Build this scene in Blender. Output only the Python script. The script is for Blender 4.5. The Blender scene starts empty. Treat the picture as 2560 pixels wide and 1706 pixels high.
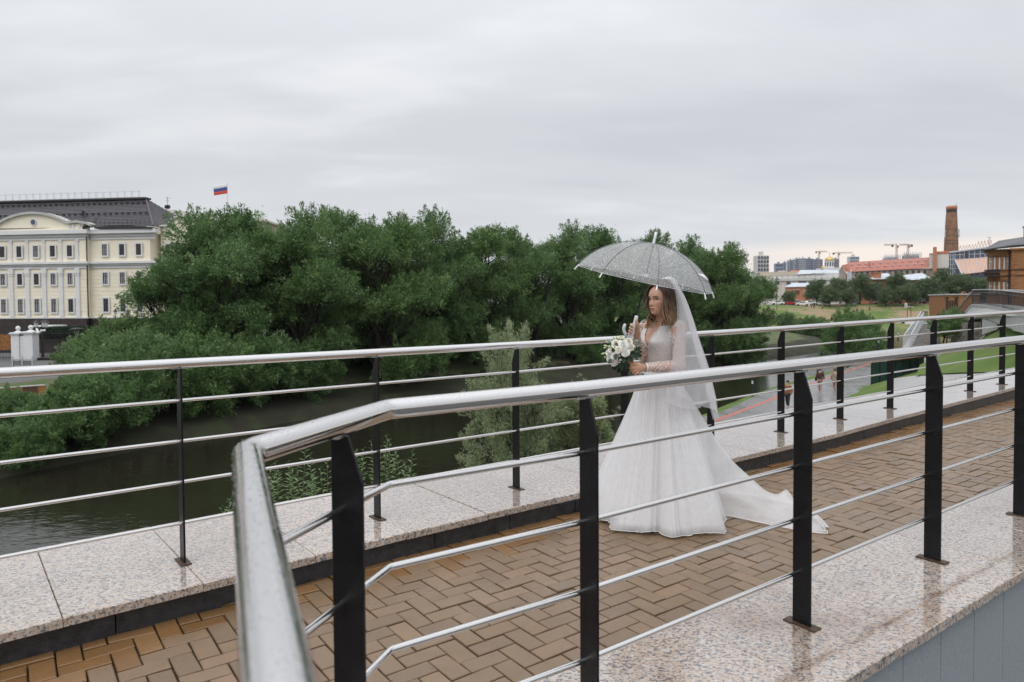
import bpy, bmesh, math, random
import numpy as np
from mathutils import Vector, Matrix
R_ = math.radians
random.seed(7)
rng = np.random.default_rng(11)
scene = bpy.context.scene
COL = scene.collection

# ------------------------------------------------------------------ camera
PITCH, ROLL, FPX = R_(1.71), 0.0065, 1720.0
CAM = np.array([0.0, 0.0, 1.53])
fw = np.array([0, math.cos(PITCH), -math.sin(PITCH)])
up0 = np.array([0, math.sin(PITCH), math.cos(PITCH)])
r0 = np.array([1.0, 0, 0])
RT = math.cos(ROLL) * r0 - math.sin(ROLL) * up0
UP = math.sin(ROLL) * r0 + math.cos(ROLL) * up0
cam = bpy.data.cameras.new('camera')
cam.sensor_width = 36.0
cam.lens = FPX / 2560 * 36.0
cam.shift_y = -37.0 / 2560
cam.clip_start = 0.05
cam.clip_end = 6000
cam.dof.use_dof = True
cam.dof.focus_distance = 5.0
cam.dof.aperture_fstop = 4.5
camo = bpy.data.objects.new('camera', cam)
COL.objects.link(camo)
camo.matrix_world = Matrix(((RT[0], UP[0], -fw[0], CAM[0]), (RT[1], UP[1], -fw[1], CAM[1]), (RT[2], UP[2], -fw[2], CAM[2]), (0, 0, 0, 1)))
scene.camera = camo

def ray(px, py):
    return fw + RT * (px - 1280.0) / FPX - UP * (py - 816.0) / FPX
def atz(px, py, z):
    d = ray(px, py); return Vector(CAM + d * ((z - CAM[2]) / d[2]))
def aty(px, py, y):
    d = ray(px, py); return Vector(CAM + d * (y / d[1]))

# ------------------------------------------------------------------ world
world = bpy.data.worlds.new('World')
scene.world = world
world.use_nodes = True
nt = world.node_tree
nt.nodes.clear()
N = nt.nodes.new
L = nt.links.new
def _math(nt, op, a, b=None, c=None):
    n = nt.nodes.new('ShaderNodeMath'); n.operation = op
    for i, v in enumerate((a, b, c)):
        if v is None: continue
        if isinstance(v, (int, float)): n.inputs[i].default_value = v
        else: nt.links.new(v, n.inputs[i])
    return n.outputs[0]
def _ramp(nt, fac, stops, interp='LINEAR'):
    n = nt.nodes.new('ShaderNodeValToRGB'); n.color_ramp.interpolation = interp
    e = n.color_ramp.elements
    while len(e) < len(stops): e.new(0.5)
    for i, (p, c) in enumerate(stops):
        e[i].position = p
        e[i].color = (c, c, c, 1) if isinstance(c, (int, float)) else (c[0], c[1], c[2], 1)
    nt.links.new(fac, n.inputs[0]); return n.outputs[0]
def _mixc(nt, fac, a, b, mode='MIX'):
    n = nt.nodes.new('ShaderNodeMix'); n.data_type = 'RGBA'; n.blend_type = mode
    for s, v in ((n.inputs[0], fac), (n.inputs[6], a), (n.inputs[7], b)):
        if isinstance(v, (int, float)): s.default_value = v
        elif isinstance(v, (tuple, list)): s.default_value = (v[0], v[1], v[2], 1)
        else: nt.links.new(v, s)
    return n.outputs[2]
def _noise(nt, vec, scale, detail=4, rough=0.55, dist=0.0):
    n = nt.nodes.new('ShaderNodeTexNoise')
    n.inputs['Scale'].default_value = scale; n.inputs['Detail'].default_value = detail
    n.inputs['Roughness'].default_value = rough; n.inputs['Distortion'].default_value = dist
    if vec is not None: nt.links.new(vec, n.inputs['Vector'])
    return n.outputs['Fac']

tc = N('ShaderNodeTexCoord')
sep = N('ShaderNodeSeparateXYZ'); L(tc.outputs['Generated'], sep.inputs[0])
zz = sep.outputs[2]
den = _math(nt, 'ADD', _math(nt, 'MAXIMUM', zz, 0.0), 0.16)
cmb = N('ShaderNodeCombineXYZ')
L(_math(nt, 'DIVIDE', sep.outputs[0], den), cmb.inputs[0]); L(_math(nt, 'DIVIDE', sep.outputs[1], den), cmb.inputs[1])
mpn = N('ShaderNodeMapping'); mpn.inputs['Scale'].default_value = (0.55, 1.25, 1); mpn.inputs['Rotation'].default_value = (0, 0, 0.12); mpn.inputs['Location'].default_value = (2.3, 0.7, 0)
L(cmb.outputs[0], mpn.inputs[0])
n1 = _noise(nt, mpn.outputs[0], 0.95, 5, 0.5, 0.35)
n2 = _noise(nt, mpn.outputs[0], 2.6, 5, 0.52, 0.25)
nn = _math(nt, 'ADD', _math(nt, 'MULTIPLY', n1, 0.72), _math(nt, 'MULTIPLY', n2, 0.28))
cl = _ramp(nt, nn, [(0.34, (0.575, 0.59, 0.625)), (0.5, (0.63, 0.645, 0.675)), (0.66, (0.745, 0.755, 0.775))], 'EASE')
# lighter towards the horizon, a warm break in the cloud just above it on the right
hz = _ramp(nt, zz, [(0.0, 1.0), (0.10, 0.55), (0.22, 0.0)], 'EASE')
cl = _mixc(nt, _math(nt, 'MULTIPLY', hz, 0.45), cl, (0.70, 0.715, 0.74))
side = _ramp(nt, sep.outputs[0], [(0.0, 0.0), (0.22, 0.3), (0.45, 1.0)], 'EASE')
strip = _ramp(nt, _math(nt, 'ADD', zz, _math(nt, 'MULTIPLY', _math(nt, 'SUBTRACT', n2, 0.5), 0.02)), [(0.035, 1.0), (0.068, 0.9), (0.088, 0.0)], 'EASE')
cl = _mixc(nt, _math(nt, 'MULTIPLY', _math(nt, 'MULTIPLY', side, strip), 0.95), cl, (0.97, 0.85, 0.76))
# the upper dome of an overcast sky is brighter than its lower part
top = _ramp(nt, zz, [(0.25, 1.0), (0.95, 0.0)])
bright = _math(nt, 'ADD', 1.0, _math(nt, 'MULTIPLY', _math(nt, 'SUBTRACT', 1.0, top), 0.95))
bg1 = N('ShaderNodeBackground'); L(cl, bg1.inputs[0]); L(bright, bg1.inputs[1])
sky = N('ShaderNodeTexSky'); sky.sky_type = 'NISHITA'; sky.sun_disc = False
sky.sun_elevation = R_(58); sky.sun_rotation = R_(210)
bg2 = N('ShaderNodeBackground'); bg2.inputs[1].default_value = 0.1; L(sky.outputs[0], bg2.inputs[0])
mx = N('ShaderNodeMixShader'); mx.inputs[0].default_value = 0.93
L(bg2.outputs[0], mx.inputs[1]); L(bg1.outputs[0], mx.inputs[2])
wo = N('ShaderNodeOutputWorld'); L(mx.outputs[0], wo.inputs[0])

sun = bpy.data.lights.new('sun', 'SUN'); sun.energy = 1.3; sun.angle = R_(50); sun.color = (1.0, 0.97, 0.93)
suno = bpy.data.objects.new('sun', sun); COL.objects.link(suno)
_az, _el = R_(210), R_(58)
_sd = Vector((math.sin(_az) * math.cos(_el), math.cos(_az) * math.cos(_el), math.sin(_el)))
suno.rotation_euler = _sd.to_track_quat('Z', 'Y').to_euler()
suno.location = (0, 0, 60)

scene.view_settings.view_transform = 'Standard'
scene.view_settings.look = 'None'
scene.view_settings.exposure = 0.16
scene.view_settings.gamma = 1.0
scene.view_settings.use_curve_mapping = False
scene.cycles.use_denoising = True
scene.cycles.max_bounces = 8
scene.cycles.transparent_max_bounces = 24
scene.cycles.caustics_reflective = False
scene.cycles.caustics_refractive = False

# ------------------------------------------------------------------ materials
def new_mat(name):
    m = bpy.data.materials.new(name); m.use_nodes = True
    t = m.node_tree; b = t.nodes['Principled BSDF']
    return m, t, b
def setp(b, **k):
    for n, v in k.items():
        s = b.inputs[n.replace('_', ' ')]
        s.default_value = (v[0], v[1], v[2], 1) if isinstance(v, (tuple, list)) and len(v) == 3 and s.type == 'RGBA' else v
def objco(t):
    n = t.nodes.new('ShaderNodeTexCoord'); return n.outputs['Object']
def worldco(t):
    n = t.nodes.new('ShaderNodeNewGeometry'); return n.outputs['Position']
def mapping(t, v, scale=(1, 1, 1), rot=(0, 0, 0)):
    n = t.nodes.new('ShaderNodeMapping'); n.inputs['Scale'].default_value = scale; n.inputs['Rotation'].default_value = rot
    t.links.new(v, n.inputs[0]); return n.outputs[0]
def bump(t, b, h, strength=0.3, dist=0.01):
    n = t.nodes.new('ShaderNodeBump'); n.inputs['Strength'].default_value = strength; n.inputs['Distance'].default_value = dist
    t.links.new(h, n.inputs['Height']); t.links.new(n.outputs[0], b.inputs['Normal']); return n
def simple(name, c, rough=0.6, var=0.25, scale=3.0, metal=0.0, bmp=0.0, bs=40, spec=0.5, world=True):
    """A plain material whose colour drifts with noise."""
    m, t, b = new_mat(name)
    v = worldco(t) if world else objco(t)
    f = _noise(t, v, scale, 5, 0.6)
    lo = tuple(x * (1 - var) for x in c); hi = tuple(min(1, x * (1 + var)) for x in c)
    t.links.new(_ramp(t, f, [(0.3, lo), (0.7, hi)]), b.inputs['Base Color'])
    setp(b, Roughness=rough, Metallic=metal); b.inputs['Specular IOR Level'].default_value = spec
    if bmp: bump(t, b, _noise(t, v, bs, 4, 0.6), bmp, 0.02)
    return m

M = {}
def granite(name, wet, stain=None):
    m, t, b = new_mat(name)
    v = worldco(t)
    g1 = _noise(t, mapping(t, v, (1, 1.5, 1), (0, 0, 0.6)), 60, 3, 0.6, 0.7)
    g2 = _noise(t, v, 120, 2, 0.5)
    g3 = _noise(t, mapping(t, v, (1, 1, 1), (0.3, 0.2, 0)), 46, 3, 0.65, 0.8)
    pink = _ramp(t, g2, [(0.3, (0.42, 0.315, 0.245)), (0.7, (0.55, 0.455, 0.38))])
    c = _mixc(t, _ramp(t, g3, [(0.50, 0.0), (0.60, 1.0)]), pink, (0.54, 0.515, 0.485))
    c = _mixc(t, _ramp(t, g1, [(0.515, 0.0), (0.57, 1.0)]), c, (0.125, 0.128, 0.145))
    oi = t.nodes.new('ShaderNodeObjectInfo'); c = _mixc(t, 1.0, c, _ramp(t, oi.outputs['Random'], [(0.0, 0.86), (1.0, 1.04)]), 'MULTIPLY')
    big = _noise(t, v, 1.7, 4, 0.6)
    c = _mixc(t, _ramp(t, big, [(0.35, 0.0), (0.75, 0.35)]), c, _mixc(t, 0.5, c, (0.30, 0.22, 0.15)))
    if stain:                                             # a rusty drip line along the outer edge
        (px_, py_), (nx_, ny_) = stain
        s = t.nodes.new('ShaderNodeSeparateXYZ'); t.links.new(v, s.inputs[0])
        o = _math(t, 'ADD', _math(t, 'MULTIPLY', _math(t, 'SUBTRACT', s.outputs[0], px_), nx_), _math(t, 'MULTIPLY', _math(t, 'SUBTRACT', s.outputs[1], py_), ny_))
        o = _math(t, 'ADD', _math(t, 'ADD', o, .215), _math(t, 'MULTIPLY', _math(t, 'SUBTRACT', _noise(t, v, 5, 4, 0.6), .5), .09))
        k = _math(t, 'EXPONENT', _math(t, 'MULTIPLY', _math(t, 'MULTIPLY', o, o), -2600.0))
        k = _math(t, 'MULTIPLY', k, _ramp(t, _noise(t, v, 3.0, 4, 0.6), [(0.40, 0.0), (0.60, 0.85)]))
        c = _mixc(t, k, c, _mixc(t, 1.0, c, (0.42, 0.26, 0.14), 'MULTIPLY'))
        blot = _ramp(t, _noise(t, v, 1.1, 5, 0.65, 0.5), [(0.56, 0.0), (0.68, 0.6)])
        c = _mixc(t, blot, c, _mixc(t, 1.0, c, (0.60, 0.46, 0.34), 'MULTIPLY'))
    t.links.new(c, b.inputs['Base Color'])
    setp(b, Roughness=0.5)
    if wet:
        t.links.new(_ramp(t, _noise(t, v, 2.2, 5, 0.6), [(0.3, 0.08), (0.7, 0.2)]), b.inputs['Roughness'])
        b.inputs['Specular IOR Level'].default_value = 0.6
        b.inputs['Coat Weight'].default_value = 0.8; b.inputs['Coat Roughness'].default_value = 0.04
        bump(t, b, _noise(t, v, 30, 3, 0.6), 0.05, 0.004)
    return m
M['granite'] = granite('wet_granite', True)
M['granite_edge'] = granite('sawn_granite', False)
M['granite_stained'] = granite('stained_wet_granite', True, ((1.18, 2.82), (-math.cos(R_(54.6)), math.sin(R_(54.6)))))

def paver(name, attr, wet):
    m, t, b = new_mat(name)
    v = worldco(t)
    if attr:
        a = t.nodes.new('ShaderNodeAttribute'); a.attribute_name = 'shade'; r = a.outputs['Fac']
    else:
        a = t.nodes.new('ShaderNodeObjectInfo'); r = a.outputs['Random']
    if wet:
        c = _ramp(t, r, [(0.0, (0.15, 0.077, 0.027)), (0.5, (0.20, 0.103, 0.037)), (1.0, (0.235, 0.13, 0.056))])
    else:
        c = _ramp(t, r, [(0.0, (0.180, 0.122, 0.074)), (0.4, (0.208, 0.137, 0.080)), (0.85, (0.222, 0.146, 0.086)), (1.0, (0.248, 0.158, 0.094))])
    f = _noise(t, v, 9, 5, 0.65)
    c = _mixc(t, _ramp(t, f, [(0.3, 0.55), (0.7, 0.0)]), c, _mixc(t, 0.45, c, (0.07, 0.05, 0.03)))
    s = _noise(t, v, 260, 2, 0.6)
    c = _mixc(t, _ramp(t, s, [(0.62, 0.0), (0.70, 0.5)]), c, (0.45, 0.36, 0.27))
    c = _mixc(t, _ramp(t, s, [(0.30, 0.5), (0.36, 0.0)]), c, (0.05, 0.04, 0.03))
    p = _noise(t, v, 1.2, 4, 0.55)
    t.links.new(c, b.inputs['Base Color'])
    t.links.new(_ramp(t, p, [(0.38, 0.14 if wet else 0.17), (0.60, 0.42 if wet else 0.46)]), b.inputs['Roughness'])
    bump(t, b, _noise(t, v, 180, 4, 0.7), 0.35, 0.003)
    return m
M['paver'] = paver('paver_brown', False, False)
M['paver_wet'] = paver('paver_wet_ochre', False, True)
M['paver_far'] = paver('paver_brown_far', True, False)
M['joint'] = simple('sandy_joint', (0.040, 0.033, 0.023), 0.8, 0.5, 60, bmp=0.4, bs=120)

def steel():
    m, t, b = new_mat('polished_steel')
    v = worldco(t)
    setp(b, Metallic=1.0, Roughness=0.1, Base_Color=(0.72, 0.71, 0.70))
    t.links.new(_ramp(t, _noise(t, v, 14, 4, 0.6), [(0.3, 0.06), (0.75, 0.14)]), b.inputs['Roughness'])
    vor = t.nodes.new('ShaderNodeTexVoronoi'); vor.inputs['Scale'].default_value = 190; t.links.new(v, vor.inputs['Vector'])
    n = t.nodes.new('ShaderNodeNewGeometry'); s = t.nodes.new('ShaderNodeSeparateXYZ'); t.links.new(n.outputs['Normal'], s.inputs[0])
    upm = _ramp(t, s.outputs[2], [(0.1, 0.0), (0.5, 1.0)])       # beads of rain sit on the upper side
    h = _math(t, 'MULTIPLY', _ramp(t, vor.outputs['Distance'], [(0.0, 1.0), (0.32, 0.55), (0.42, 0.0)], 'EASE'), upm)
    bump(t, b, h, 0.16, 0.0008)
    return m
M['steel'] = steel()
M['black_paint'] = simple('black_paint', (0.0065, 0.0065, 0.008), 0.34, 0.4, 14, bmp=0.10, bs=60, spec=0.28)
M['rusty_plate'] = simple('rusty_plate', (0.06, 0.034, 0.02), 0.55, 0.6, 45, bmp=0.2, bs=90)
M['black_stone'] = simple('black_stone', (0.030, 0.031, 0.035), 0.42, 0.55, 18, bmp=0.25, bs=70)
M['grey_panel'] = simple('grey_stone_panel', (0.29, 0.325, 0.345), 0.55, 0.12, 60, bmp=0.1, bs=200)
M['water_drop'] = new_mat('water_drop')[0]
_b = M['water_drop'].node_tree.nodes['Principled BSDF']; setp(_b, Roughness=0.02, Base_Color=(0.9, 0.92, 0.95)); _b.inputs['Transmission Weight'].default_value = 1.0; _b.inputs['IOR'].default_value = 1.33

def foliage(name, lo, mid, hi, trans=0.22):
    m, t, b = new_mat(name)
    a = t.nodes.new('ShaderNodeAttribute'); a.attribute_name = 'shade'
    oi = t.nodes.new('ShaderNodeObjectInfo')
    c = _ramp(t, a.outputs['Fac'], [(0.0, lo), (0.55, mid), (1.0, hi)])
    c = _mixc(t, _math(t, 'MULTIPLY', oi.outputs['Random'], 0.35), c, _mixc(t, 0.5, c, (mid[0] * 1.5, mid[1] * 1.15, mid[2] * 0.8)))
    t.links.new(c, b.inputs['Base Color']); setp(b, Roughness=0.36); b.inputs['Specular IOR Level'].default_value = 0.55
    tr = t.nodes.new('ShaderNodeBsdfTranslucent'); t.links.new(c, tr.inputs['Color'])
    mxs = t.nodes.new('ShaderNodeMixShader'); mxs.inputs[0].default_value = trans
    t.links.new(b.outputs[0], mxs.inputs[1]); t.links.new(tr.outputs[0], mxs.inputs[2])
    t.links.new(mxs.outputs[0], t.nodes['Material Output'].inputs[0])
    return m
M['willow'] = foliage('willow_leaves', (0.045, 0.10, 0.034), (0.12, 0.225, 0.072), (0.28, 0.40, 0.165), .45)
M['shrub'] = foliage('shrub_leaves', (0.08, 0.15, 0.055), (0.16, 0.27, 0.10), (0.29, 0.40, 0.19), .42)
M['pale_willow'] = foliage('pale_willow_leaves', (0.16, 0.21, 0.115), (0.28, 0.345, 0.195), (0.42, 0.47, 0.31), .4)
M['park'] = foliage('park_tree_leaves', (0.05, 0.09, 0.04), (0.105, 0.165, 0.07), (0.20, 0.265, 0.115), .42)
M['hedge'] = foliage('hedge_leaves', (0.012, 0.03, 0.010), (0.022, 0.05, 0.016), (0.04, 0.08, 0.03))
M['bark'] = simple('bark', (0.035, 0.028, 0.022), 0.85, 0.5, 6, bmp=0.5, bs=20)

def water():
    m, t, b = new_mat('river_water')
    v = worldco(t)
    setp(b, Base_Color=(0.017, 0.016, 0.010), Roughness=0.045); b.inputs['Specular IOR Level'].default_value = 0.5; b.inputs['IOR'].default_value = 1.33
    w1 = _noise(t, mapping(t, v, (1.0, 1.8, 1), (0, 0, 0.5)), 0.8, 3, 0.55, 0.6)
    w2 = _noise(t, mapping(t, v, (1, 1.4, 1), (0, 0, -0.4)), 4.0, 3, 0.5)
    h = _math(t, 'ADD', _math(t, 'MULTIPLY', w1, 0.75), _math(t, 'MULTIPLY', w2, 0.25))
    bump(t, b, h, 0.14, 0.22)
    return m
M['water'] = water()
def ground_mat(name, stops, scale, rough=0.9, scale2=14):
    m, t, b = new_mat(name)
    v = worldco(t)
    f = _math(t, 'ADD', _math(t, 'MULTIPLY', _noise(t, v, scale, 5, 0.6, 0.4), 0.65), _math(t, 'MULTIPLY', _noise(t, v, scale2, 4, 0.65), 0.35))
    t.links.new(_ramp(t, f, stops), b.inputs['Base Color']); setp(b, Roughness=rough); b.inputs['Specular IOR Level'].default_value = 0.25
    bump(t, b, _noise(t, v, scale2 * 2.5, 4, 0.7), 0.6, 0.08)
    return m
M['grass'] = ground_mat('mown_grass', [(0.40, (0.075, 0.135, 0.028)), (0.475, (0.11, 0.17, 0.042)), (0.51, (0.18, 0.185, 0.08)), (0.545, (0.30, 0.215, 0.135))], 0.075, 0.9, 1.0)
M['lawn'] = ground_mat('green_lawn', [(0.28, (0.075, 0.135, 0.028)), (0.52, (0.12, 0.185, 0.045)), (0.66, (0.20, 0.205, 0.085))], 0.35)
M['bank'] = ground_mat('bank_soil', [(0.30, (0.016, 0.022, 0.010)), (0.50, (0.035, 0.033, 0.022)), (0.66, (0.04, 0.06, 0.022))], 0.5)
M['meadow'] = ground_mat('bank_meadow', [(0.30, (0.04, 0.085, 0.025)), (0.48, (0.08, 0.12, 0.045)), (0.62, (0.17, 0.125, 0.085))], 0.5)
M['asphalt'] = simple('asphalt', (0.10, 0.10, 0.10), 0.7, 0.2, 2)
def paving():
    m, t, b = new_mat('grey_setts')
    v = worldco(t)
    br = t.nodes.new('ShaderNodeTexBrick'); t.links.new(mapping(t, v, (1, 1, 1), (0, 0, -0.9)), br.inputs['Vector'])
    br.inputs['Scale'].default_value = 2.2; br.inputs['Mortar Size'].default_value = 0.035
    br.inputs['Color1'].default_value = (0.21, 0.21, 0.215, 1); br.inputs['Color2'].default_value = (0.27, 0.265, 0.26, 1); br.inputs['Mortar'].default_value = (0.10, 0.10, 0.10, 1)
    t.links.new(br.outputs[0], b.inputs['Base Color'])
    t.links.new(_ramp(t, _noise(t, v, 0.5, 4, 0.6), [(0.35, 0.18), (0.65, 0.42)]), b.inputs['Roughness'])
    bump(t, b, br.outputs['Fac'], -0.3, 0.01)
    return m
M['paving'] = paving()
M['pale_paving'] = simple('pale_paving', (0.36, 0.36, 0.35), 0.35, 0.1, 1.5)
M['red_line'] = simple('red_paint', (0.42, 0.13, 0.10), 0.5, 0.15, 5)
M['cream'] = simple('cream_plaster', (0.85, 0.785, 0.63), 0.8, 0.05, 0.6)
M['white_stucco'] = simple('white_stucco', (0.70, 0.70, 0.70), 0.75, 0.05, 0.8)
M['grey_stucco_and_shade'] = simple('grey_stucco_and_shade', (0.47, 0.48, 0.45), 0.75, 0.08, 0.8)  # grey trim, also the painted shade bands of the facade cornices
M['dark_granite'] = simple('dark_basement_stone', (0.030, 0.019, 0.016), 0.4, 0.5, 1.2)
M['roof_tile'] = simple('dark_roof_tile', (0.085, 0.080, 0.09), 0.5, 0.15, 2)
M['roof_dark'] = simple('black_roof_metal', (0.02, 0.018, 0.02), 0.5, 0.2, 2)
M['galv'] = simple('galvanised_steel', (0.52, 0.56, 0.58), 0.45, 0.1, 2, metal=0.4)
M['brown_frame'] = simple('brown_window_frame', (0.045, 0.020, 0.014), 0.45, 0.2, 3)
def glass(name, c, rough=0.05):
    m, t, b = new_mat(name); setp(b, Base_Color=c, Roughness=rough); b.inputs['Specular IOR Level'].default_value = 0.7; return m
M['glass_dark'] = glass('dark_window_glass', (0.022, 0.024, 0.028))
M['glass_pale'] = glass('curtained_glass', (0.24, 0.25, 0.25), 0.15)
M['glass_blue'] = glass('blue_window_glass', (0.06, 0.08, 0.13))
M['ochre_brick'] = simple('ochre_brick', (0.30, 0.135, 0.055), 0.8, 0.35, 5, bmp=0.3, bs=12)
M['chimney_brick'] = simple('chimney_brick', (0.235, 0.125, 0.07), 0.85, 0.35, 0.6)
M['orange_brick'] = simple('orange_brick', (0.46, 0.19, 0.095), 0.8, 0.15, 1.5)
M['red_roof'] = simple('red_metal_roof', (0.40, 0.145, 0.105), 0.55, 0.06, 0.4)
M['beige'] = simple('beige_render', (0.58, 0.51, 0.41), 0.8, 0.06, 0.2)
M['pale_wall'] = simple('pale_render', (0.62, 0.60, 0.55), 0.8, 0.06, 0.2)
M['taupe'] = simple('taupe_render', (0.36, 0.31, 0.27), 0.8, 0.08, 0.2)
M['light_roof'] = simple('pale_metal_roof', (0.50, 0.55, 0.60), 0.5, 0.1, 0.3)
M['concrete'] = simple('pale_concrete', (0.46, 0.46, 0.455), 0.75, 0.10, 1.2, bmp=0.1, bs=20)
M['rubble'] = simple('rubble_stone', (0.22, 0.20, 0.175), 0.85, 0.3, 3)
M['apartment'] = simple('grey_apartment_wall', (0.26, 0.30, 0.37), 0.75, 0.08, 0.02)
M['apartment_white'] = simple('white_apartment_wall', (0.55, 0.57, 0.60), 0.75, 0.05, 0.02)
M['crane'] = simple('crane_paint', (0.36, 0.20, 0.16), 0.6, 0.1, 0.1)
M['gold'] = simple('gold_leaf', (0.62, 0.43, 0.16), 0.35, 0.1, 0.2, metal=0.6)
M['iron'] = simple('black_iron', (0.016, 0.016, 0.02), 0.5, 0.2, 4)
M['rust_pole'] = simple('rusty_brown_pole', (0.20, 0.085, 0.03), 0.7, 0.3, 3)
M['timber'] = simple('stained_timber', (0.10, 0.05, 0.028), 0.8, 0.4, 3)
M['ochre_board'] = simple('ochre_board', (0.30, 0.125, 0.03), 0.75, 0.6, 3.5)
M['tarp'] = simple('dark_green_tarp', (0.012, 0.05, 0.045), 0.6, 0.25, 1.0)
M['rust_sheet'] = simple('rust_red_sheet', (0.32, 0.09, 0.04), 0.6, 0.3, 1.5)
M['cloth_white'] = simple('white_flag_cloth', (0.74, 0.75, 0.77), 0.7, 0.05, 3)
M['cloth_blue'] = simple('blue_flag_cloth', (0.04, 0.075, 0.25), 0.7, 0.1, 3)
M['cloth_red'] = simple('red_flag_cloth', (0.55, 0.055, 0.035), 0.7, 0.1, 3)
M['car_white'] = simple('white_car_paint', (0.75, 0.76, 0.77), 0.25, 0.02, 1)
M['car_red'] = simple('red_car_paint', (0.33, 0.025, 0.02), 0.25, 0.05, 1)
M['car_grey'] = simple('grey_car_paint', (0.25, 0.27, 0.29), 0.25, 0.03, 1)
M['rubber'] = simple('tyre_rubber', (0.015, 0.015, 0.015), 0.8, 0.2, 10)

# ------------------------------------------------------------------ mesh helpers
class MB:
    def __init__(s): s.v = []; s.f = []; s.m = []; s.mi = 0
    def add(s, vs, fs):
        o = len(s.v); s.v.extend([tuple(x) for x in vs]); s.f.extend([tuple(i + o for i in f) for f in fs]); s.m.extend([s.mi] * len(fs))
    def box(s, c, size, ax=None, rz=0.0):
        if ax is None:
            ax = (Vector((math.cos(rz), math.sin(rz), 0)), Vector((-math.sin(rz), math.cos(rz), 0)), Vector((0, 0, 1)))
        c = Vector(c); h = [ax[i] * (size[i] / 2) for i in range(3)]
        vs = [c + h[0] * a + h[1] * b + h[2] * d for a in (-1, 1) for b in (-1, 1) for d in (-1, 1)]
        s.add(vs, [(0, 1, 3, 2), (4, 6, 7, 5), (0, 4, 5, 1), (2, 3, 7, 6), (0, 2, 6, 4), (1, 5, 7, 3)])
    def bx(s, x0, x1, y0, y1, z0, z1):
        s.box(((x0 + x1) / 2, (y0 + y1) / 2, (z0 + z1) / 2), (x1 - x0, y1 - y0, z1 - z0))
    def prism(s, poly, ext):
        """poly: 3-D points, extruded by the vector ext."""
        n = len(poly); e = Vector(ext); a = [Vector(p) for p in poly]
        s.add(a + [p + e for p in a], [tuple(range(n))[::-1], tuple(range(n, 2 * n))] + [(i, (i + 1) % n, n + (i + 1) % n, n + i) for i in range(n)])
    def tube(s, path, rad, n=10, caps=True, flat=None, round_end=False):
        P = [Vector(p) for p in path]; m = len(P)
        R = rad if isinstance(rad, (list, tuple)) else [rad] * m
        if round_end:
            R = list(R)
            d0 = (P[0] - P[1]).normalized(); d1 = (P[-1] - P[-2]).normalized()
            mn = lambda r: min(r) if isinstance(r, tuple) else r
            sc = lambda r, k: tuple(x * k for x in r) if isinstance(r, tuple) else r * k
            P = [P[0] + d0 * mn(R[0]) * .85, P[0] + d0 * mn(R[0]) * .5] + P + [P[-1] + d1 * mn(R[-1]) * .5, P[-1] + d1 * mn(R[-1]) * .85]
            R = [sc(R[0], .4), sc(R[0], .85)] + R + [sc(R[-1], .85), sc(R[-1], .4)]; m = len(P)
        T = []
        for i in range(m):
            t = (P[min(i + 1, m - 1)] - P[max(i - 1, 0)]); T.append(t.normalized() if t.length > 1e-9 else Vector((0, 0, 1)))
        ref = Vector((0, 0, 1)) if abs(T[0].z) < 0.9 else Vector((0, 1, 0))
        nrm = (ref - T[0] * ref.dot(T[0])).normalized()
        vs = []
        for i in range(m):
            if i: nrm = (nrm - T[i] * nrm.dot(T[i])); nrm = nrm.normalized() if nrm.length > 1e-6 else T[i].orthogonal().normalized()
            b = T[i].cross(nrm); k = 1.0
            if 0 < i < m - 1:
                c = (P[i] - P[i - 1]).normalized().dot((P[i + 1] - P[i]).normalized()); k = 1.0 / max(0.6, math.sqrt((1 + c) / 2)) if c < 0.995 else 1.0
            ra, rb = (R[i] if not isinstance(R[i], tuple) else R[i][0]), (R[i] if not isinstance(R[i], tuple) else R[i][1])
            for j in range(n):
                a = 2 * math.pi * j / n
                vs.append(P[i] + b * (math.cos(a) * ra * k) + nrm * (math.sin(a) * rb))
        fs = [(i * n + j, i * n + (j + 1) % n, (i + 1) * n + (j + 1) % n, (i + 1) * n + j) for i in range(m - 1) for j in range(n)]
        if caps: fs += [tuple(range(n))[::-1], tuple(range((m - 1) * n, m * n))]
        s.add(vs, fs)
    def loft(s, rings, caps=True):
        n = len(rings[0]); m = len(rings); vs = [p for r in rings for p in r]
        fs = [(i * n + j, i * n + (j + 1) % n, (i + 1) * n + (j + 1) % n, (i + 1) * n + j) for i in range(m - 1) for j in range(n)]
        if caps: fs += [tuple(range(n))[::-1], tuple(range((m - 1) * n, m * n))]
        s.add(vs, fs)
    def lathe(s, prof, c=(0, 0, 0), n=16, ax=None):
        c = Vector(c)
        X, Y, Z = ax if ax else (Vector((1, 0, 0)), Vector((0, 1, 0)), Vector((0, 0, 1)))
        s.loft([[c + X * (r * math.cos(2 * math.pi * j / n)) + Y * (r * math.sin(2 * math.pi * j / n)) + Z * z for j in range(n)] for r, z in prof])
    def grid(s, P):
        m, n = len(P), len(P[0])
        s.add([p for r in P for p in r], [(i * n + j, i * n + j + 1, (i + 1) * n + j + 1, (i + 1) * n + j) for i in range(m - 1) for j in range(n - 1)])
    def mesh(s, name, mats, smooth=False):
        me = bpy.data.meshes.new(name); me.from_pydata(s.v, [], s.f)
        for k in (mats if isinstance(mats, (list, tuple)) else [mats]): me.materials.append(k)
        if any(s.m): me.polygons.foreach_set('material_index', s.m)
        if smooth: me.polygons.foreach_set('use_smooth', [True] * len(me.polygons))
        me.update(); return me
    def build(s, name, mats, parent=None, smooth=False, world=False):
        return link(name, s.mesh(name, mats, smooth), parent, world)
def link(name, me, parent=None, world=False):
    o = bpy.data.objects.new(name, me); COL.objects.link(o)
    if parent is not None:
        o.parent = parent
        if world: o.matrix_parent_inverse = rootmat(parent).inverted()
    return o
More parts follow.
